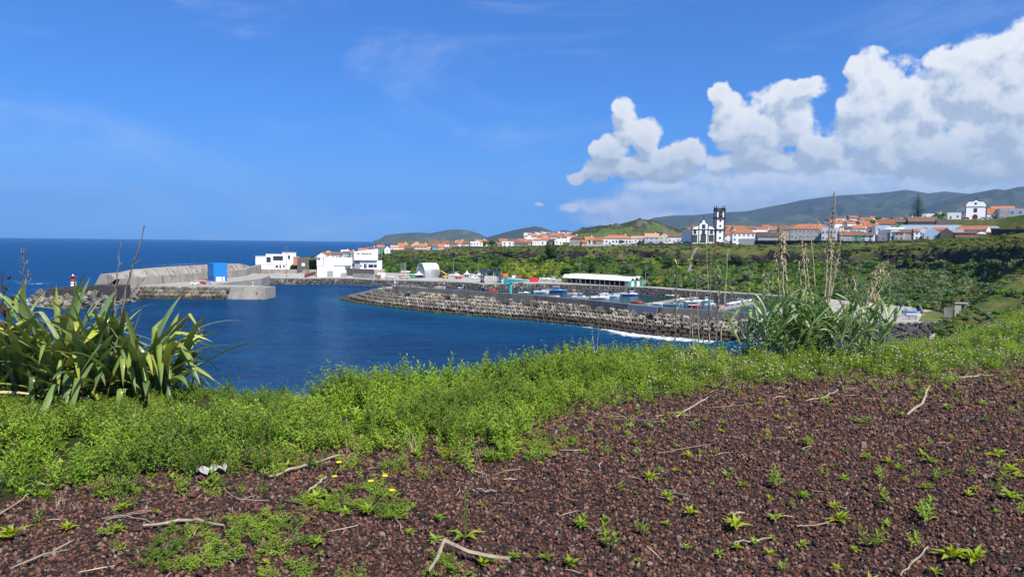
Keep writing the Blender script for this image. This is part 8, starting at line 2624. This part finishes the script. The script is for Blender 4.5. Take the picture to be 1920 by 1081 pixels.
M_reed = reed_mat('reed_leaf', (0.165, 0.265, 0.085), (0.370, 0.470, 0.200))
M_cane = pm('dry_cane', (.40, .32, .20), .8, .25, 12, (.20, .15, .09), .6, bmp=.005)
M_canel = pm('dry_cane_leaf', (.42, .34, .22), .9, .3, 14)
rd0 = pz(1520, 668, GROUND)
reed = empty('giant_reed', (rd0.x, rd0.y, float(ground_z(rd0.x, rd0.y))), 0, 'dense clump of green giant reed with tall dead canes, right of centre', 'reed')
r = random.Random(41)
o_ = Vector(reed.location)
leaves = 0; REST = []
YR = rd0.y
for k in range(84):
    u0 = r.choice((r.gauss(1480, 42), r.gauss(1490, 42), r.gauss(1600, 32))) if r.random() < .93 else r.gauss(1540, 30)
    Yk = YR + r.gauss(0, .22)
    hgt = r.uniform(.45, .95) if u0 < 1560 else r.uniform(.5, 1.15)
    A = py(u0, 655, Yk) - o_; A.z = max(float(ground_z(A.x + o_.x, A.y + o_.y)), GROUND - .32) - o_.z
    dl = rdir(r, .95, 1.5); B = A + dl * hgt
    mb = MB(); mb.tube([A, A.lerp(B, .5), B], [.010, .008, .004], 6); mb.build('stem', M_reed, reed)
    nl = 7
    for j in range(nl):
        if leaves >= 590: break
        t = .12 + .88 * (j + r.random() * .5) / nl; p = A.lerp(B, t)
        a = j * 2.6 + r.uniform(-.6, .6)
        if r.random() < .35: a = r.gauss(-1.57, .8)
        me = blade_mesh('leaf', M_reed, p, a, r.uniform(.35, 1.1) * (1.2 - .45 * t), r.uniform(.34, .60), r.uniform(.030, .052), r.uniform(.6, 1.7), None, 0, .22, 10, r.gauss(0, .5))
        leaves += 1
        if leaves <= 280: link('leaf', me, reed)
        else: REST.append((me, Matrix.Identity(4)))
for k, (u0, a_, vt) in enumerate(((1590, .3, 505), (1595, .1, 498), (1600, -.1, 515), (1585, .6, 530), (1630, .4, 540), (1405, 2.6, 545), (1425, 2.2, 535), (1440, .5, 540))):
    p = py(u0, vt + 95, YR) - o_
    me = blade_mesh('leaf', M_reed, p, a_, .18 + .1 * (k % 3), .72, .034, .35, None, 0, .2, 12); link('leaf', me, reed)


joined('leaves', REST, M_reed, reed)


def dead_cane(parent, u0, v0, u1, v1, Yv, rad, rag, seed, mat=None):
    """a dry cane with nodes and shreds of old leaf"""
    r = random.Random(seed); base = Vector(parent.location)
    A, B = py(u0, v0, Yv), py(u1, v1, Yv + r.uniform(-.15, .15)); n_ = 12
    P_ = [A.lerp(B, t / n_) + Vector((r.gauss(0, .006), r.gauss(0, .006), 0)) - base for t in range(n_ + 1)]
    mb = MB(); mb.tube(P_, [rad * (1 - .5 * t / n_) for t in range(n_ + 1)], 7)
    c = mb.build('cane', mat or M_cane, parent)
    if rag:
        mb = MB()
        for k in range(rag):
            t = r.triangular(.25, 1.0, .8); p = P_[min(n_, int(t * n_))].lerp(P_[min(n_, int(t * n_) + 1)], r.random()); d = rdir(r, -.9, 1.1); L = r.uniform(.04, .13); s2 = d.cross(UPV).normalized() * r.uniform(.003, .0075)
            q1 = p + d * L * .5; q2 = q1 + (d + Vector((0, 0, -1.1))).normalized() * L * .5
            mb.poly([p - s2, p + s2, q1 + s2, q1 - s2, q2], [(0, 1, 2, 3), (3, 2, 4)])
        o = mb.build('dry_leaf', M_canel, c); o['kind'] = 'stuff'
    return c


for i, a in enumerate(((1470, 560, 1462, 425, .016, 120), (1476, 560, 1470, 440, .011, 60), (1464, 560, 1455, 470, .010, 40), (1512, 560, 1503, 440, .012, 80), (1518, 560, 1510, 455, .010, 60), (1505, 560, 1498, 490, .008, 30),
                       (1536, 640, 1520, 420, .011, 0), (1546, 570, 1556, 400, .014, 60), (1552, 580, 1566, 358, .014, 70), (1556, 570, 1562, 385, .011, 50), (1558, 560, 1585, 405, .009, 20), (1548, 520, 1530, 395, .006, 10), (1553, 540, 1577, 470, .007, 10),
                       (1430, 560, 1434, 505, .009, 20), (1612, 600, 1645, 500, .013, 110), (1618, 600, 1655, 490, .010, 80), (1625, 570, 1666, 485, .007, 30), (1605, 560, 1600, 515, .008, 40), (1580, 600, 1588, 520, .008, 30), (1640, 560, 1672, 505, .006, 10), (1632, 560, 1648, 555, .012, 60))):
    dead_cane(reed, a[0], a[1], a[2], a[3], YR + .05, a[4], a[5], 100 + i)
# loose stalks left of the clump
M_dkleaf = leaf_mat('dark_reed_leaf', (.045, .055, .02), (.11, .11, .045), .6, .2, .3)


def solo(u, v0, v1, lean, Yv, rad, mat, label, seed, tuft_=None, rag=0, name='dead_reed'):
    A = py(u, v0, Yv); A.z = min(A.z, EYE)
    e = empty(name, A, 0, label, 'reed stalk', 'loose reed stalks left of the clump')
    c = dead_cane(e, u, v0, u + lean, v1, Yv, rad, rag, seed, mat)
    if tuft_:
        r = random.Random(seed + 1)
        for k in range(70):
            t = r.uniform(tuft_[0], tuft_[1]); p = py(u + lean * t, v0 + (v1 - v0) * t, Yv) - A
            me = blade_mesh('leaf', M_dkleaf if r.random() < .7 else M_canel, p, r.uniform(0, 6.28), r.uniform(.2, .9), r.uniform(.06, .13), r.uniform(.010, .018), r.uniform(.3, 2.2), None, 0, .2, 5)
            link('leaf', me, e)
    return e


YS = 10.2
solo(1266, 640, 492, 4, YS, .010, M_stalk, 'dark leafy reed stalk, first tall one left of the clump', 201, (.3, 1.0))
solo(1342, 640, 495, 10, YS, .010, M_stalk, 'dark leafy reed stalk between the bare canes', 202, (.35, 1.0))
solo(1330, 640, 458, -5, YS + .2, .009, M_cane, 'tall bare cane left of the second leafy stalk', 203)
solo(1328, 640, 462, 6, YS + .3, .008, M_stalk, 'thin grey cane crossing the tall bare one', 204)
solo(1352, 640, 465, 14, YS + .1, .009, M_cane, 'tall leaning bare cane right of the second leafy stalk', 205)
solo(1310, 645, 512, -4, YS, .008, M_cane, 'bare cane between the two dark leafy stalks', 206)
solo(1300, 650, 548, -6, YS, .007, M_cane, 'short pale cane between the leafy stalks', 207)
solo(1292, 650, 582, 4, YS, .006, M_cane, 'broken pale cane low between the leafy stalks', 208)
solo(1318, 640, 560, 2, YS, .006, M_stalk, 'short dark stem beside the bare cane', 209)
solo(1119, 660, 615, 3, 9.3, .006, M_cane, 'short pale stalk standing in the weeds against the foam', 210)
solo(1114, 660, 618, -4, 9.3, .005, M_cane, 'second short stalk in the weeds against the foam', 211)
solo(1430, 600, 505, 3, YR, .010, M_cane, 'bare cane at the left side of the reed clump', 212)
